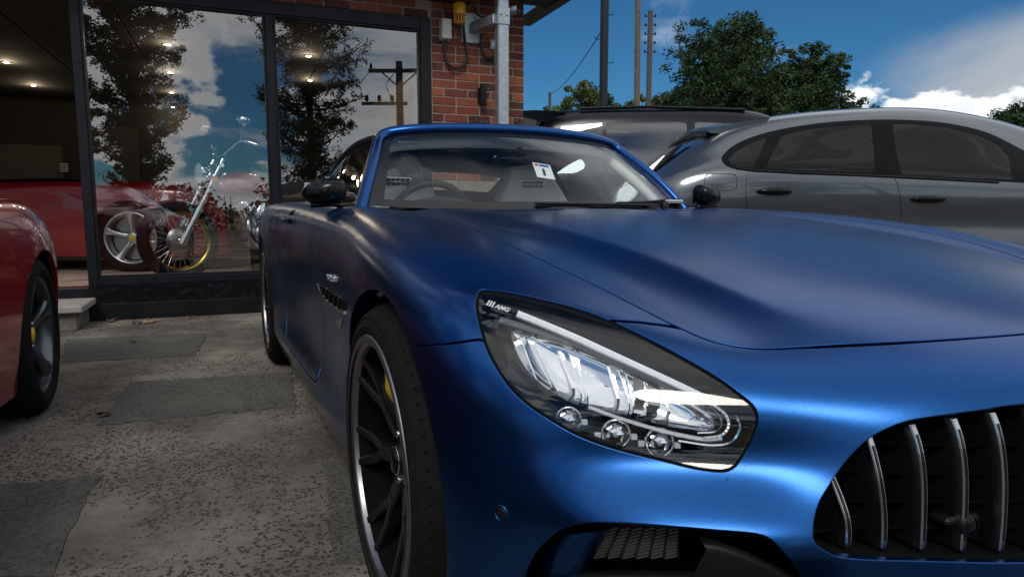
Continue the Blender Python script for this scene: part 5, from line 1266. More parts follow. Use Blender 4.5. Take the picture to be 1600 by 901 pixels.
# galvanised post with bracket and camera
pz = fpx(784, 100, -.33); px_ = pz[0]
o = thing('camera_post', px_, -.33, 0, 'tall galvanised square steel post in front of the brick pier', 'post')
MB().box((0, 0, 1.45), (.102, .102, 2.9), None, .010).build('post_tube', M_GALV, o); MB().box((0, 0, .01), (.26, .26, .02), None, .003).build('base_plate', M_GALV, o)
pb = fpx(740, 42, -.04); za = fpx(774, 30, -.33)[2]
MB().box((0, 0, za+.02), (.114, .114, .15), None, .006).build('post_collar', M_GALV, o)
a0 = Vector((pb[0]-px_, .29, pb[2]-.01)); a1 = Vector((-.05, 0, za+.0)); dd = a1-a0; L_ = dd.length; Mx = Matrix.Translation((a0+a1)/2) @ dd.to_track_quat('X', 'Z').to_matrix().to_4x4()
MB().box((0, 0, 0), (L_, .07, .085), Mx, .006).build('bracket_arm', M_GALV, o); MB().box((a0.x-.01, .315, a0.z), (.20, .012, .26), None, .003).build('wall_plate', M_GALV, o)
for sx in (-1, 1): MB().lathe([(0, .010), (.009, .010), (.010, 0)], 6, Matrix.Translation((sx*.03, -.058, za+.03)) @ Matrix.Rotation(math.pi/2, 4, 'X')).build('collar_bolt', M_SATIN_CHROME, o)
q = fpx(797, 18, -.30); o = thing('security_camera', q[0], -.30, q[2], 'grey bullet security camera on the right of the steel post', 'camera')
Mx = Matrix.Rotation(R(90), 4, 'X') @ Matrix.Rotation(R(35), 4, 'Y'); MB().lathe([(0, -.10), (.036, -.10), (.038, -.09), (.038, .07), (.034, .085)], 24, Mx).build('camera_body', M_GALV, o); MB().lathe([(.034, .078), (.024, .07), (0, .07)], 20, Mx).build('camera_lens', M_BLACK_GLOSS, o); MB().box((-.03, .02, .0), (.05, .03, .04)).build('camera_mount', M_GALV, o)
cable([(740,8,-.05),(744,20,-.06),(752,27,-.10),(762,28,-.14)], .008, 'grey_conduit', 'pale flexible conduit curling behind the bracket arm')
# concrete step by the open doorway
s0 = at(124, 518, Z=0); o = empty('concrete_step', (s0[0], s0[1], 0), -FA); tag(o, 'low concrete step in front of the open showroom doorway', 'step')
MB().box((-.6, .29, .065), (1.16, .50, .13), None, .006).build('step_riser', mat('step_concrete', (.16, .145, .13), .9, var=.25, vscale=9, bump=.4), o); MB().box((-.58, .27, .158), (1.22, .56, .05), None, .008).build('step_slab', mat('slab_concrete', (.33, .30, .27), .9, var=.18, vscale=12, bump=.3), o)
# fallen leaves
def leaf_obj(px, py, s, kind):
    p = at(px, py, Z=.006); rnd = random.Random(px*7+py); V = []; n = 10
    pts = [(1.0*math.cos(2*math.pi*k/n)*(1 if k % 2 else .62), .7*math.sin(2*math.pi*k/n)*(1 if k % 2 else .6)) for k in range(n)]
    V = [(0, 0, .25*s)]+[(x*s, y*s, rnd.uniform(0, .55)*s) for x, y in pts]
    o = mesh_obj('fallen_leaf', V, [(0, k+1, (k+1) % n+1) for k in range(n)], M_LEAF_DRY[kind], None, False); o.location = (p[0], p[1], .006); o.rotation_euler = (0, 0, rnd.uniform(0, 6)); return o
M_LEAF_DRY = [mat('dry_leaf_brown', (.14, .055, .03), .8, var=.3), mat('dry_leaf_tan', (.28, .17, .08), .8, var=.3), mat('dry_leaf_dark', (.05, .028, .02), .8, var=.3)]
lv = [((152,491),.05,1,'curled tan leaf against the concrete step'),((160,497),.045,0,'brown leaf right beside the concrete step'),((173,502),.055,0,'large reddish leaf near the step at the plinth'),((210,501),.03,0,'small red leaf touching the black plinth'),((214,507),.045,0,'flat reddish leaf below the long twig-like leaf'),((232,504),.05,1,'long tan leaf lying by the plinth'),((243,502),.04,1,'pale leaf tip at the right end of the leaf row'),((208,534),.04,2,'lone dark leaf on the upper asphalt patch'),((298,496),.035,0,'brown leaf by the plinth far from the other leaves'),((163,649),.035,2,'dark brown leaf on the corner of the green-grey patch'),((185,510),.025,1,'tiny tan leaf in front of the leaf row')]
for (q, s, k, lab) in lv: tag(leaf_obj(*q, s, k), lab, 'leaf', 'fallen leaves')
# ------------------------------------------------------------------ other vehicles
def generic_shell(st, levels=3, crease=()):
    "st: stations of 8 (x, z) half-section points from the top centre to the sill, each with its own y"
    V = []; F = []; m = len(st[0][1])
    for y, pts in st:
        for (x, z) in pts: V.append((-x, y, z))
    for i in range(len(st)-1):
        for k in range(m-1): F.append((i*m+k, i*m+k+1, (i+1)*m+k+1, (i+1)*m+k))
    V = np.array(V); mp = []; V2 = list(V)
    for i, p in enumerate(V):
        if abs(p[0]) < 1e-6: mp.append(i)
        else: mp.append(len(V2)); V2.append((-p[0], p[1], p[2]))
    F2 = F+[tuple(mp[i] for i in f)[::-1] for f in F]
    # close nose and tail
    for i, rev in ((0, False), (len(st)-1, True)):
        for k in range(m-1):
            a, b_, c, d = i*m+k, i*m+k+1, mp[i*m+k+1], mp[i*m+k]
            if k == 0: continue
            q = (a, b_, c, d); F2.append(q if rev else q[::-1])
        q = (i*m, i*m+1, mp[i*m+1]); 
    v, f = subdivide(np.array(V2), np.array(F2), {}, levels, fit=4)
    n = vert_normals(v, f); k = int(np.argmax(v[:, 2]))
    if n[k, 2] < 0: f = f[:, ::-1]; n = -n
    v[np.abs(v[:, 0]) < 1e-5, 0] = 0
    return v, n, f
def half_surf(v, n, f):
    keep = v[f][:, :, 0].mean(1) < 0; return Surf(v, n, [tuple(map(int, q)) for q in f[keep]]).compact()
def poly_dist(pts):
    P_ = np.asarray(pts, float)
    def fn(X):
        d = np.full(len(X), 1e9)
        for a, b_ in zip(P_[:-1], P_[1:]):
            ab = b_-a; ap = X-a; t = np.clip((ap@ab)/(ab@ab+1e-12), 0, 1); d = np.minimum(d, np.linalg.norm(ap-t[:, None]*ab, axis=1))
        return d
    return fn
def star_wheel(r_t, w, r_rim, alloy, cap_col):
    root = empty('wheel'); h = w/2; f = h-.018
    prof = [(r_rim-.008, -h+.02), (r_rim+.012, -h), (r_rim+.05, -h-.003), (r_t-.02, -h+.01), (r_t, -h+.045), (r_t, h-.045), (r_t-.02, h-.008), (r_t-.05, h+.002), (r_rim+.02, h), (r_rim+.004, h-.016)]
    MB().lathe([tuple(p) for p in spline(prof, 2)], 56).build('tyre', M_RUBBER, root)
    MB().lathe([(r_rim+.010, f-.008), (r_rim+.011, f+.004), (r_rim-.004, f+.006), (r_rim-.012, f-.004), (r_rim-.02, f-.05), (r_rim-.02, -h+.03)], 56).build('rim', alloy, root)
    MB().lathe([(r_rim-.03, f-.10), (.0, f-.105)], 40).build('brake_disc', M_DISC, root)
    me = None
    for k in range(5):
        if me is None:
            sp = MB(); rows = []
            for i in range(8):
                t = i/7; r = .03+(r_rim-.010-.03)*t; hw = .036-.016*math.sin(math.pi*min(1, t*1.05))*.9+(.016 if i == 7 else 0); z0 = f-.035+.035*t**1.4
                rows.append([(r, hw, z0-.035), (r, hw, z0-.008), (r, hw*.45, z0), (r, -hw*.45, z0), (r, -hw, z0-.008), (r, -hw, z0-.035)])
            sp.grid(rows, close=True); o = sp.build('spoke', alloy, root); me = o.data
        else: o = bpy.data.objects.new('spoke', me); COL.objects.link(o); o.parent = root
        o.rotation_euler = (0, 0, 2*math.pi*k/5+.35)
    MB().lathe([(.055, f-.05), (.055, f-.034), (.035, f-.030), (.032, f-.03)], 28).build('hub', alloy, root); MB().lathe([(.032, f-.032), (.03, f-.025), (0, f-.023)], 24).build('centre_cap', cap_col, root)
    for k in range(5):
        a = 2*math.pi*(k+.5)/5+.35; MB().lathe([(0, .012), (.007, .011), (.009, 0)], 8, Matrix.Translation((.05*math.cos(a), .05*math.sin(a), f-.04))).build('wheel_bolt', M_SATIN_CHROME, root)
    return root
def put_wheel(w, parent, x, y, z):
    w.parent = parent; w.location = (x, y, z); w.rotation_euler = (math.pi/2, 0, -math.pi/2 if x < 0 else math.pi/2)
def gloss(name, col, metal=0.0, rough=.35):
    return mat(name, col, rough, metal, .5, coat=1.0, coat_rough=.02, var=.02, vscale=30)
M_TINT = glass_mat('privacy_glass', (.012, .014, .015), 1.28); M_TINT2 = glass_mat('door_glass', (.10, .13, .13), 1.30); M_TINT3 = glass_mat('mirror_tint', (.015, .018, .02), 1.6, base=.05)

M_TRIM = mat('black_trim', (.003, .003, .004), .35, 0, .08)
# --- grey fastback estate on the right
gx = np.array([math.sin(CAM_YAW), math.cos(CAM_YAW), 0]); gr0 = np.array([math.cos(CAM_YAW), -math.sin(CAM_YAW), 0])
G_POS = np.array([CAM[0], CAM[1], 0])+gx*5.42+gr0*2.0; G_RZ = math.pi/2-CAM_YAW
grey = empty('estate_car', G_POS, G_RZ); tag(grey, 'grey fastback car with black handles parked beyond the blue bonnet', 'car')
GK = 1.073
def st_g(Rr, zc, hr, zr, hb, zb, hs=.955, zs=.84, top=0):
    return (2.0-Rr, [(x_, z_*GK) for x_, z_ in [(0, zc), (hr*.55, zc-.012), (hr, zr), ((hr*.42+hb*.58), zr*.42+zb*.58+.012), (hb, zb), (hs, zs), (hs-.030, zs-.10), (hs-.022, .60), (hs+.0, .42), (hs-.03, .24)]])
GS = [st_g(.78,.84,.55,.83,.78,.80,.80,.72),st_g(.90,.98,.60,.96,.84,.91,.88,.78),st_g(1.06,1.10,.62,1.07,.88,.98,.925,.82),st_g(1.28,1.25,.62,1.205,.905,1.03,.945,.84),st_g(1.55,1.375,.61,1.32,.92,1.05,.955,.85),st_g(1.9,1.447,.61,1.385,.93,1.04,.955,.85),st_g(2.3,1.487,.61,1.42,.935,1.02,.955,.845),st_g(2.7,1.503,.61,1.435,.935,1.0,.955,.84),st_g(3.05,1.492,.61,1.425,.935,.985,.955,.835),st_g(3.42,1.44,.60,1.375,.935,.97,.955,.83),st_g(3.75,1.355,.60,1.29,.935,.96,.955,.82),st_g(4.05,1.235,.61,1.175,.93,.945,.955,.81),st_g(4.35,1.075,.64,1.045,.92,.93,.955,.80),st_g(4.65,.99,.66,.98,.91,.915,.955,.79),st_g(5.1,.945,.66,.935,.90,.87,.95,.77),st_g(5.6,.85,.62,.83,.84,.78,.89,.70),st_g(5.95,.70,.5,.68,.68,.65,.72,.60),st_g(6.05,.60,.42,.58,.60,.56,.62,.54)][::-1]
gv, gn, gf = generic_shell(GS, 4)
gs = half_surf(gv, gn, gf)
G_M = np.array(Matrix.Translation(G_POS) @ Matrix.Rotation(G_RZ, 4, 'Z'))
def gproj(V): return proj(V@G_M[:3, :3].T+G_M[:3, 3])
def gphi(sdf, off=0.0, zmin=.0): return lambda V: np.maximum(np.maximum(sdf(gproj(V))-off, (V[:, 0]+.25)*1000), (zmin-V[:, 2])*1000)
DLO = spline([(1127,250),(1133,238),(1150,225),(1175,214),(1210,204),(1260,195),(1310,189.5),(1360,187),(1410,187),(1460,190),(1510,198),(1550,210),(1590,230),(1640,256),(1690,286),(1640,288.5),(1600,286),(1500,281),(1400,276),(1300,272),(1220,269),(1170,267.5),(1140,262)], 3, True)
QW = [(1138,248),(1150,236),(1170,224),(1199,213),(1178,262),(1155,260.5),(1141,256)]; RW = spline([(1196,264),(1208,236),(1222,211),(1260,202),(1310,196),(1362,193),(1366,230),(1369,270),(1290,267.5)], 1, True); FW_ = [(1394,193),(1430,193.5),(1480,198.5),(1530,211),(1560,226),(1577,245),(1583,281),(1500,277.5),(1409,273.5),(1400,235)]
dl_, gbody = gs.cut(gphi(poly_sdf(DLO), 0, .8))
glass_parts = []
rest_ = dl_
for poly_, mt in ((QW, M_TINT), (RW, M_TINT), (FW_, M_TINT2)):
    g_, rest_ = rest_.cut(gphi(poly_sdf(poly_), 0, .8)); glass_parts.append((g_, mt))
garch = []
for Rw in (1.52, 4.5):
    _, gbody = gbody.cut(lambda V, Rw=Rw: np.maximum(np.hypot(V[:, 1]-(2.0-Rw), V[:, 2]-.36)-.40, V[:, 0]+.6))
ginner = gbody.offset(-.018).welded_mirror()
gpan = []
for poly_ in ([(1172,255),(1166,284),(1165,300),(1167,330),(1178,380),(1190,440),(1300,470),(1405,470),(1409,420),(1408,350),(1407,310),(1403,290),(1388,255)], [(1101,278),(1101,292),(1106,297),(1145,298),(1151,293),(1152,278),(1147,272),(1106,271)]):
    sd_ = poly_sdf(poly_); p_in, _x = gbody.cut(gphi(sd_, -.55, .1)); _x, gbody = gbody.cut(gphi(sd_, .55, .1)); gpan.append(p_in)
M_GREY = gloss('grey_paint', (.07, .082, .096), .5, .26)
gbody.welded_mirror().panel('body', M_GREY, grey, thick=.012, rnd=.001)
for half_f in (lambda s: s.compact(), lambda s: s.compact().mirrored()): half_f(gpan[0]).panel('rear_door', M_GREY, grey, thick=.012, rnd=.001); half_f(gpan[1]).panel('fuel_flap', M_GREY, grey, thick=.012, rnd=.001)
mesh_obj('inner_body', ginner.V, ginner.F, M_LINER, grey)
for half_f in (lambda s: s.compact(), lambda s: s.compact().mirrored()):
    for (g_, mt) in glass_parts:
        q = half_f(g_).offset(-.003); mesh_obj('side_window', q.V, q.F, mt, grey, True, normals=q.N)
    half_f(rest_).offset(-.001).panel('window_surround', M_TRIM, grey, thick=.02)
gbvh = BVHTree.FromPolygons([tuple(p) for p in gs.V], gs.F); G_I = Matrix(G_M.tolist()).inverted()
def ghit(px, py):
    o_ = G_I @ Vector(CAM); d_ = (G_I.to_3x3() @ Vector(ray(px, py))).normalized(); h_ = gbvh.ray_cast(o_, d_); return h_[0], (h_[1] if h_[1].x < 0 else -h_[1])
for (px, py, wpx_) in ((1210, 298.5, 27), (1450, 310.5, 29)):
    p_, n_ = ghit(px, py); hd = empty('door_handle', tuple(p_)); hd.parent = grey
    MB().ellipsoid((-.012, 0, .0), (.022, .112, .020), 20, 10).build('handle_grip', M_BLACK_GLOSS, hd); MB().ellipsoid((0, 0, -.004), (.006, .122, .026), 20, 8).build('handle_recess', M_BLACK_PLASTIC, hd)
# chrome-black belt strip, spoiler, mirror
strip_ = [ghit(x, y)[0]+Vector((-.004, 0, 0)) for x, y in [(1150,263),(1180,267),(1250,270.5),(1320,273),(1400,276.5),(1480,280.5),(1560,285)]]
MB().tube([tuple(p_) for p_ in strip_], .007, 6).build('belt_strip', M_BLACK_GLOSS, grey)
rows = []
for s in np.linspace(-1, 1, 15):
    x = .60*s; y0 = 2.0-1.82; 
    rows.append([(x, y0, 1.436-.035*s*s), (x, y0+.20, 1.412-.04*s*s), (x, y0+.42, 1.378-.045*s*s), (x, y0+.44, 1.362-.045*s*s), (x, y0+.42, 1.345-.045*s*s), (x, y0+.22, 1.33-.04*s*s), (x, y0+.05, 1.37-.04*s*s)])
rows = [[(x_, y_, z_*GK) for x_, y_, z_ in r_] for r_ in rows]
sp_ = MB(); sp_.grid(rows, close=True); sp_.add(rows[0], [tuple(range(7))]); sp_.add(rows[-1], [tuple(range(7))[::-1]]); sp_.build('roof_spoiler', M_GREY, grey)
rows = [[(x_*.995, y_+.012, z_-.028) for x_, y_, z_ in (r[2], r[3], r[4], r[5])] for r in rows]; MB().grid(rows, close=True).build('spoiler_lip', M_BLACK_GLOSS, grey)
rw = []
for s in np.linspace(-1, 1, 11): rw.append([(.55*s, 2.0-1.28+.0, 1.256-.03*s*s+.006), (.56*s, 2.0-1.15, 1.170-.025*s*s+.006), (.57*s, 2.0-1.0, 1.062-.02*s*s+.008)])
MB().grid([[(x_, y_, z_*GK) for x_, y_, z_ in r_] for r_ in rw]).build('rear_window', M_TINT3, grey)
for sg in (-1, 1):
    mroot = empty('door_mirror'); mroot.parent = grey
    MB().ellipsoid((sg*1.06, 2.0-3.62, 1.10), (.105, .09, .075), 20, 12).build('mirror_cap', M_BLACK_GLOSS, mroot); MB().tube([(sg*1.0, 2.0-3.60, 1.05), (sg*.93, 2.0-3.58, 1.02)], .02, 8).build('mirror_arm', M_BLACK_GLOSS, mroot)
M_SILVER = mat('silver_alloy', (.55, .56, .57), .28, .9); M_DARKALLOY = mat('dark_alloy', (.11, .12, .13), .3, .85); M_CAP_YELLOW = mat('cap_yellow', (.75, .50, .03), .4)
w0 = star_wheel(.365, .29, .265, M_DARKALLOY, M_BLACK_GLOSS)
put_wheel(w0, grey, -.80, 2.0-1.52, .365)
for (x, y) in ((.80, 2.0-1.52), (-.80, 2.0-4.5), (.80, 2.0-4.5)): put_wheel(copy_tree(w0), grey, x, y, .365)
MB().box((0, 2.0-3.2, .30), (1.5, 4.6, .2)).build('floor_pan', M_LINER, grey)
for sx in (-.38, .38):
    for (yy, zt_) in ((2.0-2.55, 1.18), (2.0-1.75, 1.15)): MB().box((sx, yy, .8), (.48, .14, .75), None, .06).box((sx, yy-.02, zt_+.05), (.26, .10, .17), None, .04).build('seat', M_DARKLEATHER, grey)
stg = [[((.17+.014*math.cos(q))*math.cos(a)+.38, 2.0-3.15+.10*math.sin(a)*.5, .98+(.17+.014*math.cos(q))*math.sin(a)) for q in np.linspace(0, 2*math.pi, 7)[:-1]] for a in np.linspace(0, 2*math.pi, 25)]
MB().grid(stg, close=True).build('steering_wheel', M_DARKLEATHER, grey)

# --- black 4x4 behind it
B_POS = np.array([CAM[0], CAM[1], .0])+gx*7.75+gr0*2.0; blk = empty('off_road_car', B_POS, G_RZ); tag(blk, 'tall black four by four with roof spoiler behind the grey car', 'car')
def st_b(Rr, zc, hr, zr, hb, zb): return (2.2-Rr, [(0, zc), (hr*.6, zc-.01), (hr, zr), (hr*.45+hb*.55, zr*.45+zb*.55), (hb, zb), (hb+.02, zb-.2), (hb+.015, .70), (hb, .45), (hb-.05, .30)])
BS = [st_b(0.3,1.05,0.7,1.03,0.86,1),st_b(0.36,1.49,0.7,1.45,0.9,1.12),st_b(0.5,1.79,0.7,1.73,0.92,1.16),st_b(0.7,1.89,0.72,1.82,0.94,1.17),st_b(1.3,1.92,0.73,1.85,0.95,1.17),st_b(2.1,1.925,0.73,1.855,0.95,1.16),st_b(2.7,1.89,0.73,1.82,0.95,1.15),st_b(3.1,1.75,0.71,1.69,0.95,1.14),st_b(3.5,1.49,0.71,1.44,0.95,1.13),st_b(3.8,1.2,0.74,1.18,0.94,1.12),st_b(4.4,1.14,0.74,1.12,0.93,1.08),st_b(5,1.05,0.7,1.03,0.88,1),st_b(5.2,0.85,0.62,0.83,0.78,0.8)][::-1]
bv, bn_, bf_ = generic_shell(BS, 3); bs = half_surf(bv, bn_, bf_); B_M = np.array(Matrix.Translation(B_POS) @ Matrix.Rotation(G_RZ, 4, 'Z'))
def bphi(poly_, off=0): 
    sdf = poly_sdf(poly_); return lambda V: np.maximum(np.maximum(sdf(V[:, 1:3])-off, V[:, 0]+.3), 1.1-V[:, 2])
wins = [[(2.2-.62,1.22),(2.2-.70,1.705),(2.2-1.12,1.740),(2.2-1.12,1.22)],[(2.2-1.16,1.22),(2.2-1.16,1.742),(2.2-1.98,1.750),(2.2-1.98,1.21)],[(2.2-2.06,1.21),(2.2-2.06,1.750),(2.2-2.6,1.725),(2.2-2.95,1.605),(2.2-3.3,1.30),(2.2-3.35,1.20)]]
bbody = bs; bw = []
for w_ in wins: g_, bbody = bbody.cut(bphi(w_)); bw.append(g_)
for yc in (2.2-1.15, 2.2-4.1): _, bbody = bbody.cut(lambda V, yc=yc: np.maximum(np.hypot(V[:, 1]-yc, V[:, 2]-.38)-.43, V[:, 0]+.6))
bbody.welded_mirror().panel('body', mat('black_paint', (.003, .004, .007), .2, 0, .35), blk, thick=.012)
for hf in (lambda s: s.compact(), lambda s: s.compact().mirrored()):
    for g_ in bw: q = hf(g_).offset(-.003); mesh_obj('side_window', q.V, q.F, M_TINT3, blk, True, normals=q.N)
rows = [[(x, 2.2-.75, 1.908-.05*(x/.7)**2), (x, 2.2-.45, 1.925-.05*(x/.7)**2), (x, 2.2-.22, 1.915-.05*(x/.7)**2), (x, 2.2-.24, 1.87-.05*(x/.7)**2), (x, 2.2-.6, 1.79-.05*(x/.7)**2)] for x in np.linspace(-.72, .72, 13)]
sp_ = MB(); sp_.grid(rows, close=True); sp_.add(rows[0], [tuple(range(5))]); sp_.add(rows[-1], [tuple(range(5))[::-1]]); sp_.build('roof_spoiler', M_BLACK_GLOSS, blk)
for sg in (-1, 1):
    MB().tube([(sg*.70, 2.2-.9, 1.89), (sg*.71, 2.2-1.6, 1.905), (sg*.70, 2.2-2.6, 1.875)], .016, 8).build('roof_rail', M_BLACK_GLOSS, blk)
w1 = star_wheel(.385, .28, .27, M_DARKALLOY, M_BLACK_GLOSS); put_wheel(w1, blk, -.82, 2.2-1.15, .385)
for (x, y) in ((.82, 2.2-1.15), (-.82, 2.2-4.1), (.82, 2.2-4.1)): put_wheel(copy_tree(w1), blk, x, y, .385)
MB().box((0, 2.2-2.6, .42), (1.5, 4.4, .2)).build('floor_pan', M_LINER, blk)

# --- red sports cars
def st_r(u, zc, hr, zr, hb, zb, hm, hl=None):
    hl = hl or hm-.015; return (u, [(0, zc), (hr*.6, zc-.008), (hr, zr), (hr*.45+hb*.55, zr*.4+zb*.6), (hb, zb), (hm, zb-.16), (hm, .46), (hl, .30), (hl-.03, .15)])
RSn = [st_r(-.98,.38,.35,.37,.55,.36,.58),st_r(-.90,.46,.45,.45,.70,.44,.75),st_r(-.6,.60,.50,.60,.82,.60,.88),st_r(-.25,.70,.52,.71,.86,.71,.935),st_r(.05,.76,.55,.77,.87,.755,.955),st_r(.4,.81,.58,.81,.87,.77,.93),st_r(.75,.88,.58,.87,.87,.79,.90),st_r(1.1,1.04,.54,1.01,.87,.81,.885),st_r(1.5,1.15,.50,1.11,.88,.83,.885),st_r(1.85,1.15,.50,1.10,.89,.85,.90),st_r(2.2,1.07,.53,1.03,.895,.87,.935),st_r(2.5,.985,.60,.965,.90,.885,.96),st_r(2.75,.945,.62,.935,.89,.88,.965),st_r(3.05,.915,.62,.905,.86,.86,.935),st_r(3.3,.90,.60,.885,.79,.83,.86),st_r(3.45,.86,.52,.84,.68,.78,.72),st_r(3.5,.80,.45,.78,.60,.72,.62)]
rv, rn_, rf_ = generic_shell(RSn, 4); rs = half_surf(rv, rn_, rf_)
def yz(poly_, zmin=0, xm=-.3):
    sdf = poly_sdf(poly_); return lambda V: np.maximum(np.maximum(sdf(V[:, 1:3]), V[:, 0]-xm), zmin-V[:, 2])
rglass, rb = rs.cut(yz([(.92,.87),(1.32,1.06),(1.55,1.095),(1.82,1.09),(2.02,1.03),(2.14,.91),(1.6,.885)], .82))
rscr, rb = rb.cut(lambda V: np.maximum(np.maximum(np.abs(V[:, 0])-(.52-.1*(V[:, 1]-.7)), .76-V[:, 1]), V[:, 1]-1.28))
for yc, rr in ((0, .345), (2.64, .365)): _, rb = rb.cut(lambda V, yc=yc, rr=rr: np.maximum(np.hypot(V[:, 1]-yc, V[:, 2]-.325)-rr, V[:, 0]+.55))
M_REDP = gloss('red_paint', (.26, .004, .007), .15, .25)
def sdist(pl, off): 
    d_ = poly_dist(pl); return lambda V: np.maximum(d_(V[:, 1:3])-off, V[:, 0]+.6)
rinner = rb.offset(-.018).welded_mirror()
rdoor_p = [tuple(q) for q in spline([(.62,.80),(.60,.62),(.66,.42),(.72,.24),(1.2,.22),(1.7,.22),(1.84,.30),(1.87,.5),(1.84,.7),(1.95,.86),(1.6,.95),(1.0,.93)], 3, True)]
rd_sdf = poly_sdf(rdoor_p)
def rdp(off): return lambda V: np.maximum(rd_sdf(V[:, 1:3])-off, V[:, 0]+.6)
rdoor, _x = rb.cut(rdp(-.002)); _x, rb = rb.cut(rdp(.002))
def low(s):
    V = s.V.copy(); k = V[:, 2] > .86; V[k, 2] = .86+(V[k, 2]-.86)*.22; return Surf(V, s.N, s.F)
def build_red(name, pos, rz, label, fn=lambda s: s, roof=None):
    root = empty(name, pos, rz); tag(root, label, 'car')
    top_, rb_ = rb.cut(lambda V: np.maximum(np.maximum(.885-V[:, 2], 1.2-V[:, 1]), V[:, 1]-2.35)) if roof else (None, rb)
    fn(rb_).welded_mirror().panel('body', M_REDP, root, thick=.02, rnd=.0012); ri_ = fn(rinner); mesh_obj('inner_body', ri_.V-np.array([0, 0, .01]), ri_.F, M_LINER, root)
    if top_: fn(top_).welded_mirror().panel('hood_cover', M_FABRIC, root, thick=.01)
    for hf in (lambda s: s.compact(), lambda s: s.compact().mirrored()):
        fn(hf(rdoor)).panel('door', M_REDP, root, thick=.015, rnd=.0012)
        q = fn(hf(rglass)).offset(-.003); mesh_obj('side_window', q.V, q.F, M_TINT, root, True, normals=q.N)
    q = fn(rscr.welded_mirror()).offset(-.003); mesh_obj('windscreen', q.V, q.F, M_TINT, root, True, normals=q.N)
    MB().box((0, 1.3, .28), (1.5, 3.8, .24)).build('floor_pan', M_LINER, root)
    for sx in (-1, 1):
        for (yc, rr) in ((0, .36), (2.64, .38)): liner(yc, .325, rr, sx*.91, sx*.58).build('wheel_arch_liner', M_LINER, root)
    return root
red = build_red('red_sports_car', (-2.868, -.58, 0), 0, 'red sports car at the left edge parked beside the blue car')
rw_ = star_wheel(.33, .27, .245, M_DARKALLOY, M_CAP_YELLOW); put_wheel(rw_, red, .815, 2.64, .33)
for (x, y) in ((-.815, 2.64), (.80, 0), (-.80, 0)): put_wheel(copy_tree(rw_), red, x, y, .33)
h_ = BVHTree.FromPolygons([tuple(p*np.array([-1, 1, 1])) for p in rs.V], rs.F).ray_cast(Vector((3, 2.0, .37)), Vector((-1, 0, 0)))
text_mesh('pininfarina', .036, M_SATIN_CHROME, 'side_badge', red, frame_matrix((h_[0].x+.001, 1.98, .365), (0, 1, 0), (0, 0, 1)), extrude=.001)
sl_rows = [[(x_, y_, z_) for z_ in (.545, .60)] for x_, y_ in [(0, 0)]]
# the car inside stands on the showroom floor
wp = at(203, 362, Z=FLZ+.012+.325); dirv = ray(203, 362); wp = CAM+dirv*6.45; rz_in = -(math.pi/2+CAM_YAW)+R(3)
lx, ly = .93, 2.64; cx_ = wp[0]-(lx*math.cos(rz_in)-ly*math.sin(rz_in)); cy_ = wp[1]-(lx*math.sin(rz_in)+ly*math.cos(rz_in))
red2 = build_red('red_sports_car', (cx_, cy_, FLZ+.012), rz_in, 'red sports car with silver star wheels inside the showroom', low, True)
sw2 = star_wheel(.33, .26, .245, M_SILVER, M_CAP_YELLOW); put_wheel(sw2, red2, .815, 2.64, .33)
for (x, y) in ((-.815, 2.64), (.80, 0), (-.80, 0)): put_wheel(copy_tree(sw2), red2, x, y, .33)

# ------------------------------------------------------------------ motorbike behind the window
bk = empty('motorbike', (0, 0, 0)); tag(bk, 'custom motorbike with gold front rim standing behind the showroom glass', 'motorbike')
wc = CAM+ray(279, 368)*5.75; fz = FLZ+.012; rT = .335; wc[2] = fz+rT
bk.location = (wc[0], wc[1], fz)
ahd = Vector((-.80, -.60, 0)).normalized()      # bike points towards the doorway and out of the window
axl = Vector((-ahd.y, ahd.x, 0))
if axl.dot(Vector(CAM-wc)) < 0: axl = -axl
steer = Matrix.Rotation(R(-14), 3, 'Z'); ax2 = (steer @ axl).normalized(); ah2 = (steer @ ahd).normalized()
Mw = Matrix.Translation((0, 0, rT)) @ ax2.to_track_quat('Z', 'Y').to_matrix().to_4x4()
M_GOLD = mat('gold_rim', (.55, .38, .07), .25, 1.0)
fwh = empty('front_wheel'); fwh.parent = bk
tp = [(rT-.085+.0, -.05), (rT-.05, -.062), (rT-.015, -.045), (rT, 0), (rT-.015, .045), (rT-.05, .062), (rT-.085, .05)]
MB().lathe([tuple(p_) for p_ in spline(tp, 3)], 56, Mw).build('tyre', M_RUBBER, fwh)
MB().lathe([(rT-.075, -.045), (rT-.095, -.04), (rT-.105, -.02), (rT-.105, .02), (rT-.095, .04), (rT-.075, .045)], 56, Mw).build('rim', M_GOLD, fwh)
MB().lathe([(0, -.05), (.035, -.05), (.03, -.02), (.03, .02), (.035, .05), (0, .05)], 20, Mw).build('hub', M_CHROME, fwh); MB().lathe([(.045, .056), (.125, .056), (.125, .061), (.045, .061)], 36, Mw).build('brake_disc', M_DISC, fwh)
for k in range(28):
    a = 2*math.pi*k/28; a2 = a+(.35 if k % 2 else -.35); MB().tube([(.032*math.cos(a2), .032*math.sin(a2), .035 if k % 4 < 2 else -.035), ((rT-.104)*math.cos(a), (rT-.104)*math.sin(a), 0)], .0022, 4, Mw, cap=False).build('spoke', M_CHROME, fwh)
tr = (Vector((0, 0, 1))*.88-ah2*.47).normalized()
fk = empty('fork'); fk.parent = bk
for s in (-1, 1):
    b0 = Vector((0, 0, rT))+ax2*s*.095; MB().tube([b0-tr*.03, b0+tr*.33], .029, 12).build('fork_slider', M_CHROME, fk); MB().tube([b0+tr*.33, b0+tr*.80], .021, 12).build('fork_tube', M_CHROME, fk)
for d_ in (.50, .74): MB().tube([Vector((0, 0, rT))+tr*d_-ax2*.12, Vector((0, 0, rT))+tr*d_+ax2*.12], .026, 8, flat=.7).build('fork_yoke', M_CHROME, fk)
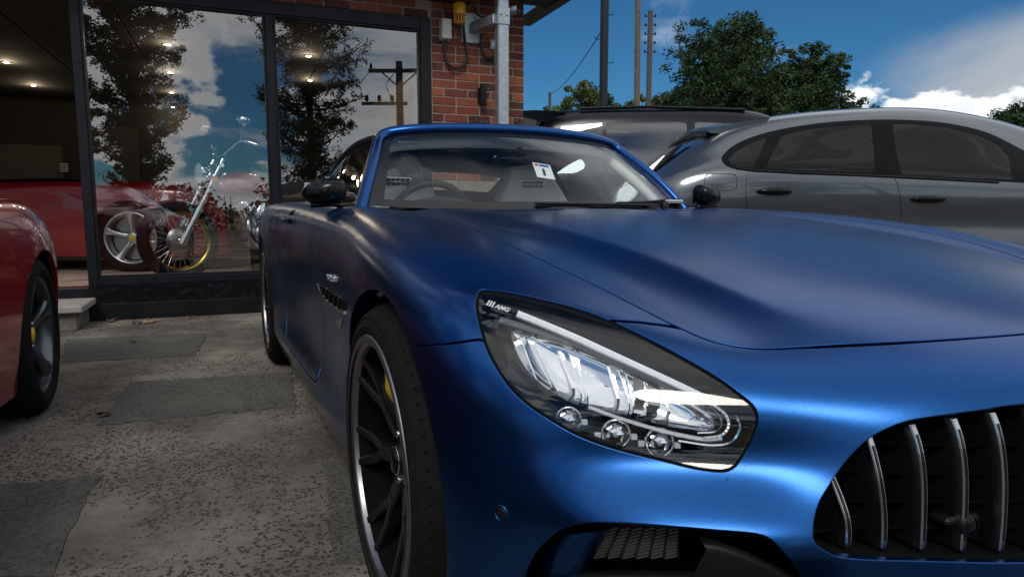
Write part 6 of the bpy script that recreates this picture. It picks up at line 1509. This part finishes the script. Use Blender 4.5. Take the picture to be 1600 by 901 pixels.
hb0 = Vector((0, 0, rT))+tr*.82; hb_pts = [hb0+ax2*s*x_+Vector((0, 0, z_))-ah2*y_ for s, x_, z_, y_ in ((-1,.40,.10,.16),(-1,.28,.13,.06),(-1,.10,.03,0),(1,.10,.03,0),(1,.28,.13,.06),(1,.40,.10,.16))]
MB().tube([tuple(p_) for p_ in spline(hb_pts, 4)], .0125, 8).build('handlebar', M_CHROME, bk)
for s, i in ((-1, 0), (1, 5)): MB().tube([hb_pts[i], hb_pts[i]+(hb_pts[i]-hb_pts[i-s if s < 0 else i-1])*0-ah2*.10+ax2*s*.05], .018, 8).build('hand_grip', M_RUBBER, bk)
hl0 = Vector((0, 0, rT))+tr*.66+ah2*.10; Mh = Matrix.Translation(hl0) @ ah2.to_track_quat('Z', 'Y').to_matrix().to_4x4()
MB().lathe([(0, -.11), (.05, -.10), (.085, -.05), (.092, 0), (.094, .012), (.088, .016)], 28, Mh).build('headlamp_shell', M_CHROME, bk); MB().lathe([(.088, .013), (.05, .024), (0, .028)], 24, Mh).build('headlamp_glass', M_PLEX, bk)
for s in (-1, 1):
    i0 = Vector((0, 0, rT))+tr*.60+ax2*s*.17+ah2*.02; MB().ellipsoid(i0, (.028, .028, .028), 12, 8).build('indicator', mat('amber_lens', (.6, .2, .02), .3), bk); MB().tube([i0, i0-ax2*s*.08], .008, 6).build('indicator_stalk', M_CHROME, bk)
    m0 = hb_pts[1 if s < 0 else 4]+Vector((0, 0, .17))+ax2*s*.10; MB().tube([hb_pts[1 if s < 0 else 4], m0], .006, 6).build('mirror_stem', M_CHROME, bk); MB().ellipsoid(m0, (.06, .04, .045), 12, 8).build('mirror', M_CHROME, bk)
wb_ = -ahd*1.62
def along(t, z, s=0): return ahd*(-t)+axl*s+Vector((0, 0, z))
M_TANK = gloss('red_tank_paint', (.42, .015, .02), .1, .25)
rows = []
for (t, z, w_, h_) in [(.42,.80,.03,.05),(.50,.84,.10,.09),(.65,.85,.14,.115),(.82,.83,.13,.11),(.96,.79,.08,.07),(1.02,.77,.03,.03)]: rows.append([along(t, z+h_*math.sin(a), w_*math.cos(a)) for a in np.linspace(0, 2*math.pi, 17)[:-1]])
MB().grid(rows, close=True).build('fuel_tank', M_TANK, bk)
rows = []
for (t, z, w_, h_) in [(.98,.74,.09,.03),(1.12,.70,.14,.045),(1.3,.70,.15,.045),(1.5,.76,.12,.04),(1.72,.80,.08,.03)]: rows.append([along(t, z+h_*math.sin(a), w_*math.cos(a)) for a in np.linspace(0, 2*math.pi, 17)[:-1]])
MB().grid(rows, close=True).build('saddle', M_DARKLEATHER, bk)
MB().tube([along(.36, .80), along(.52, .58), along(.62, .32), along(1.1, .28), along(1.22, .55), along(1.0, .72)], .024, 8).build('frame', M_BLACK_GLOSS, bk)
for s in (-1, 1):
    c0_ = along(.80+.0, .42); up2 = Vector((0, 0, 1))*.9+ahd*(.45*s); up2.normalize()
    for k in range(9): MB().lathe([(.03, 0), (.075, 0), (.075, .006), (.03, .006)], 20, Matrix.Translation(c0_+up2*(.10+.02*k)) @ up2.to_track_quat('Z', 'Y').to_matrix().to_4x4()).build('cylinder_fin', M_SILVER, bk)
    MB().lathe([(0, .32), (.06, .31), (.08, .28), (.07, .08), (.05, .05)], 20, Matrix.Translation(c0_) @ up2.to_track_quat('Z', 'Y').to_matrix().to_4x4()).build('cylinder', M_CHROME, bk)
    MB().tube([tuple(p_) for p_ in spline([along(.72, .62, .10), along(.60, .45, .16), along(.70, .26, .18), along(1.1, .22, .19+.0), along(1.75, .24+.07*(s+1), .20)], 4)], .028, 10).build('exhaust_pipe', M_CHROME, bk)
MB().ellipsoid(along(.86, .36), (.17, .17, .15), 20, 12).build('crankcase', M_SILVER, bk); MB().lathe([(0, .02), (.09, .015), (.10, 0), (.10, -.06)], 28, Matrix.Translation(along(.85, .36, .16)) @ axl.to_track_quat('Z', 'Y').to_matrix().to_4x4()).build('engine_cover', M_CHROME, bk)
Mr = Matrix.Translation(along(1.62, .33)) @ axl.to_track_quat('Z', 'Y').to_matrix().to_4x4()
rwh = empty('rear_wheel'); rwh.parent = bk; MB().lathe([(r_, z_*1.5) for r_, z_ in [tuple(p_) for p_ in spline(tp, 3)]], 48, Mr).build('tyre', M_RUBBER, rwh); MB().lathe([(rT-.075, -.07), (rT-.10, -.06), (rT-.10, .06), (rT-.075, .07)], 48, Mr).build('rim', M_GOLD, rwh); MB().lathe([(0, -.08), (.16, -.06), (.16, .06), (0, .08)], 28, Mr).build('hub', M_DARKALLOY, rwh)
MB().tube([along(1.62, .33, .10), along(1.1, .36, .10)], .024, 8).tube([along(1.62, .33, -.10), along(1.1, .36, -.10)], .024, 8).build('swing_arm', M_BLACK_GLOSS, bk)
MB().grid([[along(1.62-.40*math.cos(a), .33+.40*math.sin(a), s*.10) for s in (-1, -.5, .5, 1)] for a in np.linspace(R(20), R(150), 12)]).build('mudguard', M_TANK, bk)
MB().tube([along(.95, .26, .1), along(1.0, 0.0, .24)], .010, 6).build('side_stand', M_CHROME, bk)
# ------------------------------------------------------------------ trees, poles, hedges
def fast_quads(name, V, mat_, parent):
    n = len(V)//4; me = bpy.data.meshes.new(name); me.vertices.add(n*4); me.vertices.foreach_set('co', V.astype(np.float32).ravel())
    me.loops.add(n*4); me.loops.foreach_set('vertex_index', np.arange(n*4, dtype=np.int32)); me.polygons.add(n); me.polygons.foreach_set('loop_start', np.arange(0, n*4, 4, dtype=np.int32))
    me.polygons.foreach_set('use_smooth', np.zeros(n, dtype=bool)); me.materials.append(mat_); me.update(calc_edges=True); me.validate()
    o = bpy.data.objects.new(name, me); COL.objects.link(o); o.parent = parent; return o
def leaf_mat(name, c0, c1):
    m, nt, b = new_mat(name); N = nt.nodes.new; L = nt.links.new
    g = N('ShaderNodeNewGeometry'); cr = N('ShaderNodeMix'); cr.data_type = 'RGBA'; L(g.outputs['Random Per Island'], cr.inputs[0]); cr.inputs[6].default_value = (*c0, 1); cr.inputs[7].default_value = (*c1, 1)
    tc = N('ShaderNodeTexCoord'); n = N('ShaderNodeTexNoise'); n.inputs['Scale'].default_value = .8; L(tc.outputs['Object'], n.inputs['Vector']); mr = N('ShaderNodeMapRange'); L(n.outputs[0], mr.inputs[0]); mr.inputs[1].default_value = .35; mr.inputs[2].default_value = .65; mr.inputs[3].default_value = .7; mr.inputs[4].default_value = 1.25
    mx = N('ShaderNodeMix'); mx.data_type = 'RGBA'; mx.blend_type = 'MULTIPLY'; mx.inputs[0].default_value = 1; L(cr.outputs[2], mx.inputs[6]); L(mr.outputs[0], mx.inputs[7]); L(mx.outputs[2], b.inputs['Base Color'])
    b.inputs['Roughness'].default_value = .6; b.inputs['Specular IOR Level'].default_value = .3
    return m
M_BARK = mat('bark', (.07, .055, .045), .9, 0, .2, var=.4, vscale=14, bump=.6, bscale=30)
def leaves(centres, radii, counts, size, rng, flat=.8, droop=0.0):
    C_ = np.repeat(centres, counts, 0); r_ = np.repeat(radii, counts)
    P_ = rng.normal(size=(len(C_), 3)); P_ /= np.linalg.norm(P_, axis=1, keepdims=True)+1e-9; P_ *= (rng.random(len(C_))**.45)[:, None]*r_[:, None]; P_[:, 2] *= flat
    c = C_+P_; a = rng.normal(size=c.shape); a[:, 2] *= .6; a /= np.linalg.norm(a, axis=1, keepdims=True); b_ = rng.normal(size=c.shape); b_ -= a*(a*b_).sum(1, keepdims=True); b_ /= np.linalg.norm(b_, axis=1, keepdims=True)
    s = size*(.6+.8*rng.random(len(c)))[:, None]; c[:, 2] -= droop*rng.random(len(c))
    return np.stack([c-a*s, c-b_*s*.5, c+a*s, c+b_*s*.5], 1).reshape(-1, 3)
def tree(name, base, h, w, crown0, label, mat_, seed, lobes=11, clumps=150, per=70, size=.10, squash=1.0):
    rng = np.random.default_rng(seed); rnd = random.Random(seed); root = empty(name, base); tag(root, label, 'tree', 'trees')
    tr = MB(); r0 = .028*h+.05; pts = [Vector((rnd.uniform(-.04, .04)*h*t, rnd.uniform(-.04, .04)*h*t, h*.86*t)) for t in np.linspace(0, 1, 9)]
    tr.tube(pts, [r0*(1-.88*t)*(1.35 if i == 0 else 1) for i, t in enumerate(np.linspace(0, 1, 9))], 10); tr.build('trunk', M_BARK, root)
    zc = h*(crown0+1)/2; rz = h*(1-crown0)/2; lc = []
    for i in range(lobes):
        t = (i+.5)/lobes; zz = -1+2*t; rr = math.sqrt(max(.05, 1-zz*zz*.85))*w/2; an = i*2.4+rnd.uniform(-.4, .4); k = rnd.uniform(.35, .78)
        lc.append((rr*k*math.cos(an), rr*k*math.sin(an), zc+zz*rz*.84, w*rnd.uniform(.15, .25)))
    lim = MB(); cen = []; rad = []
    for (x, y, z, r_) in lc:
        t0 = min(.95, max(.12, (z-.28*h)/h)); s0 = Vector((0, 0, h*.86*t0)); e_ = Vector((x, y, z)); mid = (s0+e_)/2+Vector((rnd.uniform(-.1, .1)*w, rnd.uniform(-.1, .1)*w, -.03*h))
        pp = [tuple(p_) for p_ in spline([s0, mid, e_], 4)]; lim.tube(pp, [r0*.34*(1-.75*q/(len(pp)-1)) for q in range(len(pp))], 6)
        n_c = max(4, int(clumps/lobes))
        for k in range(n_c):
            d = rng.normal(size=3); d /= np.linalg.norm(d); d[2] = d[2]*.8+.12; rr = r_*(.45+.65*rng.random()); c = np.array(e_)+d*rr*np.array([1, 1, squash]); cen.append(c); rad.append(w*rnd.uniform(.035, .075))
            if k % 2 == 0: lim.tube([tuple(e_), tuple((np.array(e_)+c)/2+rng.normal(size=3)*.03*w), tuple(c)], [r0*.09, r0*.06, r0*.03], 4, cap=False)
    lim.build('limbs', M_BARK, root)
    cen = np.array(cen); rad = np.array(rad); fast_quads('crown', leaves(cen, rad, np.full(len(cen), per), size, rng, .8), mat_, root)
    return root
M_LEAF_A = leaf_mat('oak_leaf', (.018, .045, .014), (.045, .085, .022)); M_LEAF_B = leaf_mat('lime_leaf', (.035, .075, .02), (.12, .13, .03)); M_LEAF_C = leaf_mat('dark_needle', (.012, .022, .012), (.028, .045, .02)); M_LEAF_R = leaf_mat('red_leaf', (.12, .02, .015), (.22, .05, .02))
def ground_at(px, dist):
    d = _fw+_rt*((px-800)/CAM_F); return (CAM[0]+d[0]*dist, CAM[1]+d[1]*dist, 0)
def hgt(py, dist): return CAM[2]+(306-py)/1052*dist
tree('broadleaf_tree', ground_at(1128, 34), hgt(34, 34), 7.2, .20, 'tallest dark green tree in the middle of the skyline', M_LEAF_A, 3, 32, 820, 80, .08)
tree('broadleaf_tree', ground_at(1255, 36), hgt(66, 36), 5.2, .18, 'dark green tree just right of the tallest tree', M_LEAF_A, 8, 26, 600, 80, .08)
tree('broadleaf_tree', ground_at(1192, 37), hgt(92, 37), 5.2, .10, 'dark tree filling the gap between the two tallest crowns', M_LEAF_A, 17, 16, 420, 75, .085)
tree('broadleaf_tree', ground_at(1305, 38), hgt(126, 38), 4.4, .08, 'low dark tree at the right end of the tree group', M_LEAF_A, 19, 12, 300, 75, .085)
tree('broadleaf_tree', ground_at(1075, 38), hgt(118, 38), 4.6, .12, 'low dark tree just left of the tallest tree', M_LEAF_A, 15, 16, 360, 75, .09)
tree('broadleaf_tree', ground_at(915, 30), hgt(120, 30), 4.6, .10, 'sunlit yellow green tree behind the dark steel pole', M_LEAF_B, 5, 18, 460, 75, .085)
tree('broadleaf_tree', ground_at(866, 33), hgt(150, 33), 2.4, .10, 'small tree at the foot of the short pole', M_LEAF_A, 21, 9, 150, 70, .08)
tree('broadleaf_tree', ground_at(1585, 34), hgt(150, 34), 6.0, .08, 'small dark tree at the right edge under the white cloud', M_LEAF_A, 13, 14, 340, 75, .10)
tree('slender_tree', ground_at(1345, 30), hgt(148, 30), 3.2, .15, 'thin wispy branch tips right of the dark trees', M_LEAF_A, 31, 8, 60, 22, .085)
tree('broadleaf_tree', ground_at(1015, 44), hgt(128, 44), 5.5, .06, 'distant green tree between the wooden poles', M_LEAF_B, 41, 14, 300, 70, .11)
# the side of the yard behind the camera, seen in the glass
def mirrored(px, D):
    d = _fw+_rt*((px-800)/CAM_F); v = np.array([CAM[0], CAM[1], 0])+d*D; o = wld(0, .02, 0); dist = (v-o)@ey; r_ = v-2*dist*ey; return (r_[0], r_[1], 0)
def tall_tree(base, h, w, label, seed, n_br, per, size, dens):
    "tall feathery tree: many upswept branches, each with twigs that carry the leaves"
    rng = np.random.default_rng(seed); rnd = random.Random(seed); root = empty('tall_tree', base); tag(root, label, 'tree', 'trees')
    MB().tube([(rnd.uniform(-.015, .015)*h*t, rnd.uniform(-.015, .015)*h*t, h*t) for t in np.linspace(0, 1, 10)], [.022*h*(1-.93*t)+.02 for t in np.linspace(0, 1, 10)], 10).build('trunk', M_BARK, root)
    lim = MB(); cen = []; rad = []
    for i in range(n_br):
        t = .08+.90*((i+rnd.random())/n_br); z = h*t; env = math.sin(math.pi*min(1, .16+.84*(1-t)**.85))**.7; L_ = w/2*env*rnd.uniform(.45, 1.12); an = i*2.4+rnd.uniform(-.5, .5); up_ = L_*rnd.uniform(.15, .75)
        tip = np.array([L_*math.cos(an), L_*math.sin(an), z+up_]); s0 = np.array([0, 0, z]); mid = s0*.5+tip*.5+np.array([0, 0, -.12*L_])+rng.normal(size=3)*.05*L_
        pp = spline([s0, mid, tip], 4); lim.tube([tuple(p_) for p_ in pp], [.05*(1-.8*q/(len(pp)-1))*(.6+L_/w) for q in range(len(pp))], 5)
        for k in range(int(dens*(.5+L_/w*2))):
            s = rnd.uniform(.2, 1.0); q = pp[min(int(s*(len(pp)-1)), len(pp)-1)]; c = q+rng.normal(size=3)*np.array([.20, .20, .16])*(.35+L_*.28); cen.append(c); rad.append(rnd.uniform(.16, .36))
            if k % 2: lim.tube([tuple(q), tuple((q+c)/2+rng.normal(size=3)*.04), tuple(c)], [.016, .011, .006], 4, cap=False)
    lim.build('limbs', M_BARK, root); cen = np.array(cen); fast_quads('crown', leaves(cen, np.array(rad), np.full(len(cen), per), size, rng, .8), M_LEAF_C, root); return root
tall_tree(mirrored(222, 30), 14.5, 6.2, 'tall dense dark tree mirrored in the left showroom pane', 51, 110, 34, .07, 18)
tall_tree(mirrored(490, 31), 10.6, 5.4, 'airy dark tree mirrored in the right showroom pane', 57, 90, 26, .06, 15)
tree('red_shrub', mirrored(455, 27), 1.3, 2.2, .05, 'red leaved shrub mirrored at the foot of the right pane', M_LEAF_R, 61, 5, 40, 60, .07)
tree('broadleaf_tree', mirrored(60, 36), 9, 8, .1, 'broad tree across the yard behind the photographer', M_LEAF_A, 63, 9, 140, 70, .13)
tree('broadleaf_tree', (16, -20, 0), 8, 8, .1, 'broad tree across the yard on the far right', M_LEAF_A, 64, 9, 140, 70, .13)
tree('broadleaf_tree', (-22, -6, 0), 9, 9, .1, 'broad tree beyond the red car', M_LEAF_A, 65, 9, 140, 70, .13)
tree('broadleaf_tree', (-19, 3, 0), 7, 7, .1, 'broad tree left of the showroom', M_LEAF_A, 66, 9, 120, 70, .13)
tree('broadleaf_tree', (-14, -16, 0), 8, 8, .1, 'broad tree across the yard on the left', M_LEAF_A, 67, 9, 120, 70, .13)
# hedge across the yard
def hedge(x0, y0, x1, y1, h, label, seed):
    rng = np.random.default_rng(seed); n = int(math.hypot(x1-x0, y1-y0)*6); t = rng.random(n); c = np.stack([x0+(x1-x0)*t, y0+(y1-y0)*t, rng.random(n)*h], 1)+rng.normal(size=(n, 3))*np.array([.2, .2, .08]); c[:, 2] = np.abs(c[:, 2])
    root = empty('hedge', ((x0+x1)/2, (y0+y1)/2, 0)); tag(root, label, 'hedge'); c[:, :2] -= np.array([(x0+x1)/2, (y0+y1)/2]); fast_quads('foliage', leaves(c, np.full(n, .42), np.full(n, 46), .10, rng, 1.0), M_LEAF_A, root)
    st = MB()
    for k in range(int(n/12)): p_ = c[k*12]; st.tube([(p_[0], p_[1], 0), (p_[0]+.05, p_[1], h*.5), (p_[0], p_[1]+.08, h*.85)], [.03, .02, .01], 5, cap=False)
    st.build('stems', M_BARK, root)
hedge(-24, -17.5, 6, -21, 1.7, 'long dark hedge across the yard behind the photographer', 71); hedge(6, -21, 26, -12, 1.6, 'hedge across the yard behind the photographer, right end', 72)
# utility poles
def pole(px, dist, width, top_py, label, mt, lean=0.0, pegs=0, ins=0, w_top=.85):
    b0 = ground_at(px, dist); H = hgt(top_py, dist); root = empty('utility_pole', b0); tag(root, label, 'pole', 'utility poles'); r_ = width/2
    tp_ = _rt*lean*H; MB().tube([(tp_[0]*t, tp_[1]*t, H*t) for t in np.linspace(0, 1, 6)], [r_*(1-(1-w_top)*t) for t in np.linspace(0, 1, 6)], 14).build('mast', mt, root)
    for k in range(pegs):
        z = H-.5-.45*k; s = 1 if k % 2 else -1; c = _rt*lean*z; MB().tube([(c[0], c[1], z), (c[0]+_rt[0]*s*(r_+.09), c[1]+_rt[1]*s*(r_+.09), z), (c[0]+_rt[0]*s*(r_+.10), c[1]+_rt[1]*s*(r_+.10), z+.05)], .009, 5).build('step_peg', M_BLACK_PLASTIC, root)
    for k in range(ins):
        z = H-.16-.26*k; s = 1 if k % 2 else -1
        for s in (-1, 1): MB().tube([(0, 0, z), (_rt[0]*s*(r_+.05), _rt[1]*s*(r_+.05), z)], .014, 6).build('bracket', M_BLACK_PLASTIC, root); MB().lathe([(0, .06), (.026, .05), (.03, .02), (.022, 0), (.03, -.02), (0, -.03)], 10, Matrix.Translation((_rt[0]*s*(r_+.06), _rt[1]*s*(r_+.06), z))).build('insulator', M_BLACK_GLOSS, root)
    return root
M_WOOD = mat('pole_wood', (.16, .12, .09), .9, 0, .2, var=.35, vscale=10); M_STEELDK = mat('dark_steel', (.010, .012, .018), .6, .2, var=.2); M_WOODG = mat('grey_pole_wood', (.10, .095, .09), .9, 0, .2, var=.35, vscale=10)
pole(939, 13.5, .165, -60, 'thick dark steel pole, nearest of the poles', M_STEELDK, pegs=5, w_top=1.0); pole(993, 19, .175, -50, 'brown wooden pole leaning slightly left', M_WOOD, lean=-.0125); pole(1008, 21, .18, 8, 'grey wooden pole topped with insulators', M_WOODG, ins=5); pole(857.5, 30, .15, 128, 'short thin pole in front of the small tree', M_WOODG)
p0 = Vector(ground_at(857.5, 30))+Vector((0, 0, hgt(130, 30))); p1 = Vector(ground_at(939, 13.5))+Vector((0, 0, hgt(30, 13.5))); o = MB().tube([tuple(p0.lerp(p1, t)-Vector((0, 0, .25*4*t*(1-t)))) for t in np.linspace(0, 1, 17)], .012, 5).build('overhead_wire', M_BLACK_PLASTIC); tag(o, 'single wire from the short pole to the steel pole', 'wire')
# transformer pole mirrored in the right pane
b0 = mirrored(629, 27); root = empty('transformer_pole', b0); tag(root, 'wooden pole with crossarms mirrored in the right pane', 'pole')
H = .857+(306-82)/1052*27; MB().tube([(0, 0, 0), (0, 0, H)], [.17, .13], 14).build('mast', M_WOODG, root)
MB().box((0, 0, H-.35), (2.4, .12, .14), Matrix.Rotation(R(20), 4, 'Z')).build('crossarm', M_WOODG, root); MB().box((-.6, 0, H-1.6), (1.8, .1, .12), Matrix.Rotation(R(20), 4, 'Z')).build('crossarm', M_WOODG, root)
for k in (-1.1, -.05, 1.1): MB().lathe([(0, .22), (.05, .2), (.06, .05), (.03, 0)], 10, Matrix.Translation((k*math.cos(R(20)), k*math.sin(R(20)), H-.28))).build('insulator', M_BLACK_GLOSS, root)
for k in (-1.3, -.8, -.3): MB().lathe([(0, .25), (.07, .22), (.08, .05), (.04, 0)], 10, Matrix.Translation((k*math.cos(R(20)), k*math.sin(R(20)), H-1.52))).build('insulator', M_BLACK_GLOSS, root)
for k in (-1.1, -.05): MB().tube([(k*.94, k*.34, H-.28), (k*.9-.5, k*.34, H-.9), (k-.3, k*.3, H-1.4)], .015, 5).build('jumper_wire', M_BLACK_PLASTIC, root)
for (s) in (-1, 1): MB().tube([(s*.7*math.cos(R(20)), s*.7*math.sin(R(20)), H-.4), (0, 0, H-1.0)], .03, 6).build('crossarm_brace', M_WOODG, root)
# ------------------------------------------------------------------ the photographer, seen only in the glass
def person():
    pp_ = mirrored(272, 13.0); root = empty('person', (pp_[0], pp_[1], 0), -.1); tag(root, 'crouching person in dark jacket and cap holding a camera, mirrored in glass', 'person')
    # joints in the person's own frame: x right, y ahead (camera at y=.45, x=.05), z up
    J = {'pel': (0, -.12, .50, .155), 'waist': (0, -.02, .66, .14), 'chest': (.01, .08, .86, .165), 'neck': (.02, .16, 1.03, .062), 'head0': (.03, .19, 1.10, .078), 'head1': (.03, .21, 1.19, .092), 'head2': (.03, .20, 1.27, .07),
         'shl': (-.19, .10, .95, .075), 'ell': (-.26, .20, .72, .052), 'wrl': (-.07, .38, .82, .034), 'hal': (-.03, .42, .85, .036), 'shr': (.21, .10, .95, .075), 'elr': (.30, .18, .73, .052), 'wrr': (.17, .36, .83, .034), 'har': (.125, .42, .86, .036),
         'hipl': (-.11, -.08, .46, .10), 'knl': (-.16, .32, .44, .068), 'anl': (-.15, .20, .08, .045), 'tol': (-.16, .36, .045, .042), 'hipr': (.11, -.10, .45, .10), 'knr': (.17, .22, .10, .066), 'anr': (.15, -.22, .09, .045), 'tor': (.15, -.30, .045, .042)}
    E_ = [('pel','waist'),('waist','chest'),('chest','neck'),('neck','head0'),('head0','head1'),('head1','head2'),('chest','shl'),('shl','ell'),('ell','wrl'),('wrl','hal'),('chest','shr'),('shr','elr'),('elr','wrr'),('wrr','har'),('pel','hipl'),('hipl','knl'),('knl','anl'),('anl','tol'),('pel','hipr'),('hipr','knr'),('knr','anr'),('anr','tor')]
    names = list(J); V = [J[n][:3] for n in names]; ed = [(names.index(a), names.index(b_)) for a, b_ in E_]; rad = [J[n][3] for n in names]
    # five fingers per hand, rooted in the palm and curled round the camera
    for hnd, sx in (('hal', -1), ('har', 1)):
        hx, hy, hz, _ = J[hnd]
        for k in range(5):
            b_ = len(V); dz = .028-.016*k
            if k == 4: pts = [(hx-sx*.005, hy-.02, hz-.015), (hx-sx*.03, hy-.015, hz-.03), (hx-sx*.05, hy-.002, hz-.025)]
            else: pts = [(hx-sx*.0, hy+.03, hz+dz), (hx-sx*.02, hy+.055, hz+dz+.004), (hx-sx*(.045-.004*abs(k-1)), hy+.052, hz+dz)]
            V += pts; rad += [.011, .0095, .008]; ed += [(names.index(hnd), b_), (b_, b_+1), (b_+1, b_+2)]
    me = bpy.data.meshes.new('body'); me.from_pydata(V, ed, []); o = bpy.data.objects.new('body', me); COL.objects.link(o); o.parent = root
    sk = o.modifiers.new('skin', 'SKIN'); sk.use_smooth_shade = True
    lay = me.skin_vertices[0].data if me.skin_vertices else None
    if lay is None:
        bpy.context.view_layer.objects.active = o; o.select_set(True); bpy.ops.mesh.customdata_skin_add(); lay = me.skin_vertices[0].data
    for i, r_ in enumerate(rad): lay[i].radius = (r_, r_)
    lay[0].use_root = True
    ss = o.modifiers.new('sub', 'SUBSURF'); ss.levels = 2; ss.render_levels = 2
    mm, nt, b_ = new_mat('clothing_and_skin'); N = nt.nodes.new; L = nt.links.new
    tc = N('ShaderNodeTexCoord'); sp = N('ShaderNodeSeparateXYZ'); L(tc.outputs['Object'], sp.inputs[0])
    cr = N('ShaderNodeValToRGB'); cr.color_ramp.interpolation = 'CONSTANT'; mp_ = N('ShaderNodeMapRange'); L(sp.outputs[2], mp_.inputs[0]); mp_.inputs[1].default_value = 0; mp_.inputs[2].default_value = 1.4; L(mp_.outputs[0], cr.inputs[0])
    el = cr.color_ramp.elements; el[0].color = (.01, .01, .01, 1); el[1].color = (.42, .25, .18, 1); el[1].position = 1.045/1.4
    q = el.new(.12/1.4); q.color = (.02, .025, .04, 1); q = el.new(.56/1.4); q.color = (.10, .012, .022, 1); L(cr.outputs[0], b_.inputs['Base Color']); b_.inputs['Roughness'].default_value = .8
    me.materials.append(mm)
    MB().lathe([(.098, -.045), (.104, -.01), (.10, .03), (.082, .062), (.045, .082), (0, .088)], 24, Matrix.Translation((.03, .20, 1.235))).build('cap', mat('cap_cloth', (.012, .012, .014), .9), root)
    MB().grid([[(.03+.085*s, .28+.075*(1-s*s)*t, 1.215-.012*t) for s in np.linspace(-1, 1, 9)] for t in (0, .5, 1)]).build('cap_peak', mat('cap_cloth2', (.012, .012, .014), .9), root)
    for s in (-1, 1): MB().ellipsoid((.03+s*.034, .294, 1.178), (.013, .007, .009), 10, 6).build('eye', M_BLACK_GLOSS, root); MB().ellipsoid((.03+s*.094, .205, 1.165), (.010, .020, .030), 10, 6).build('ear', mat('ear_skin', (.42, .25, .18), .6), root)
    MB().tube([(.03, .296, 1.175), (.03, .318, 1.14), (.03, .30, 1.13)], [.009, .014, .01], 8).build('nose', mat('nose_skin', (.42, .25, .18), .6), root); MB().tube([(.005, .288, 1.105), (.03, .294, 1.103), (.055, .288, 1.105)], .006, 6).build('mouth', mat('lip', (.30, .12, .10), .6), root)
    return root
person()
pp_ = mirrored(272, 13.0); cb = empty('photo_camera', (pp_[0]+.05, pp_[1]+.50, .86), -.1); tag(cb, 'black camera held in front of the crouching person, mirrored in glass', 'camera')
MB().box((0, 0, 0), (.13, .05, .09), None, .01).build('camera_body', M_BLACK_PLASTIC, cb); MB().lathe([(.033, 0), (.034, .06), (.030, .064), (.024, .06), (0, .055)], 24, Matrix.Rotation(-math.pi/2, 4, 'X')).build('camera_lens', M_BLACK_GLOSS, cb); MB().box((0, -.005, .055), (.05, .04, .025), None, .006).build('viewfinder', M_BLACK_PLASTIC, cb)
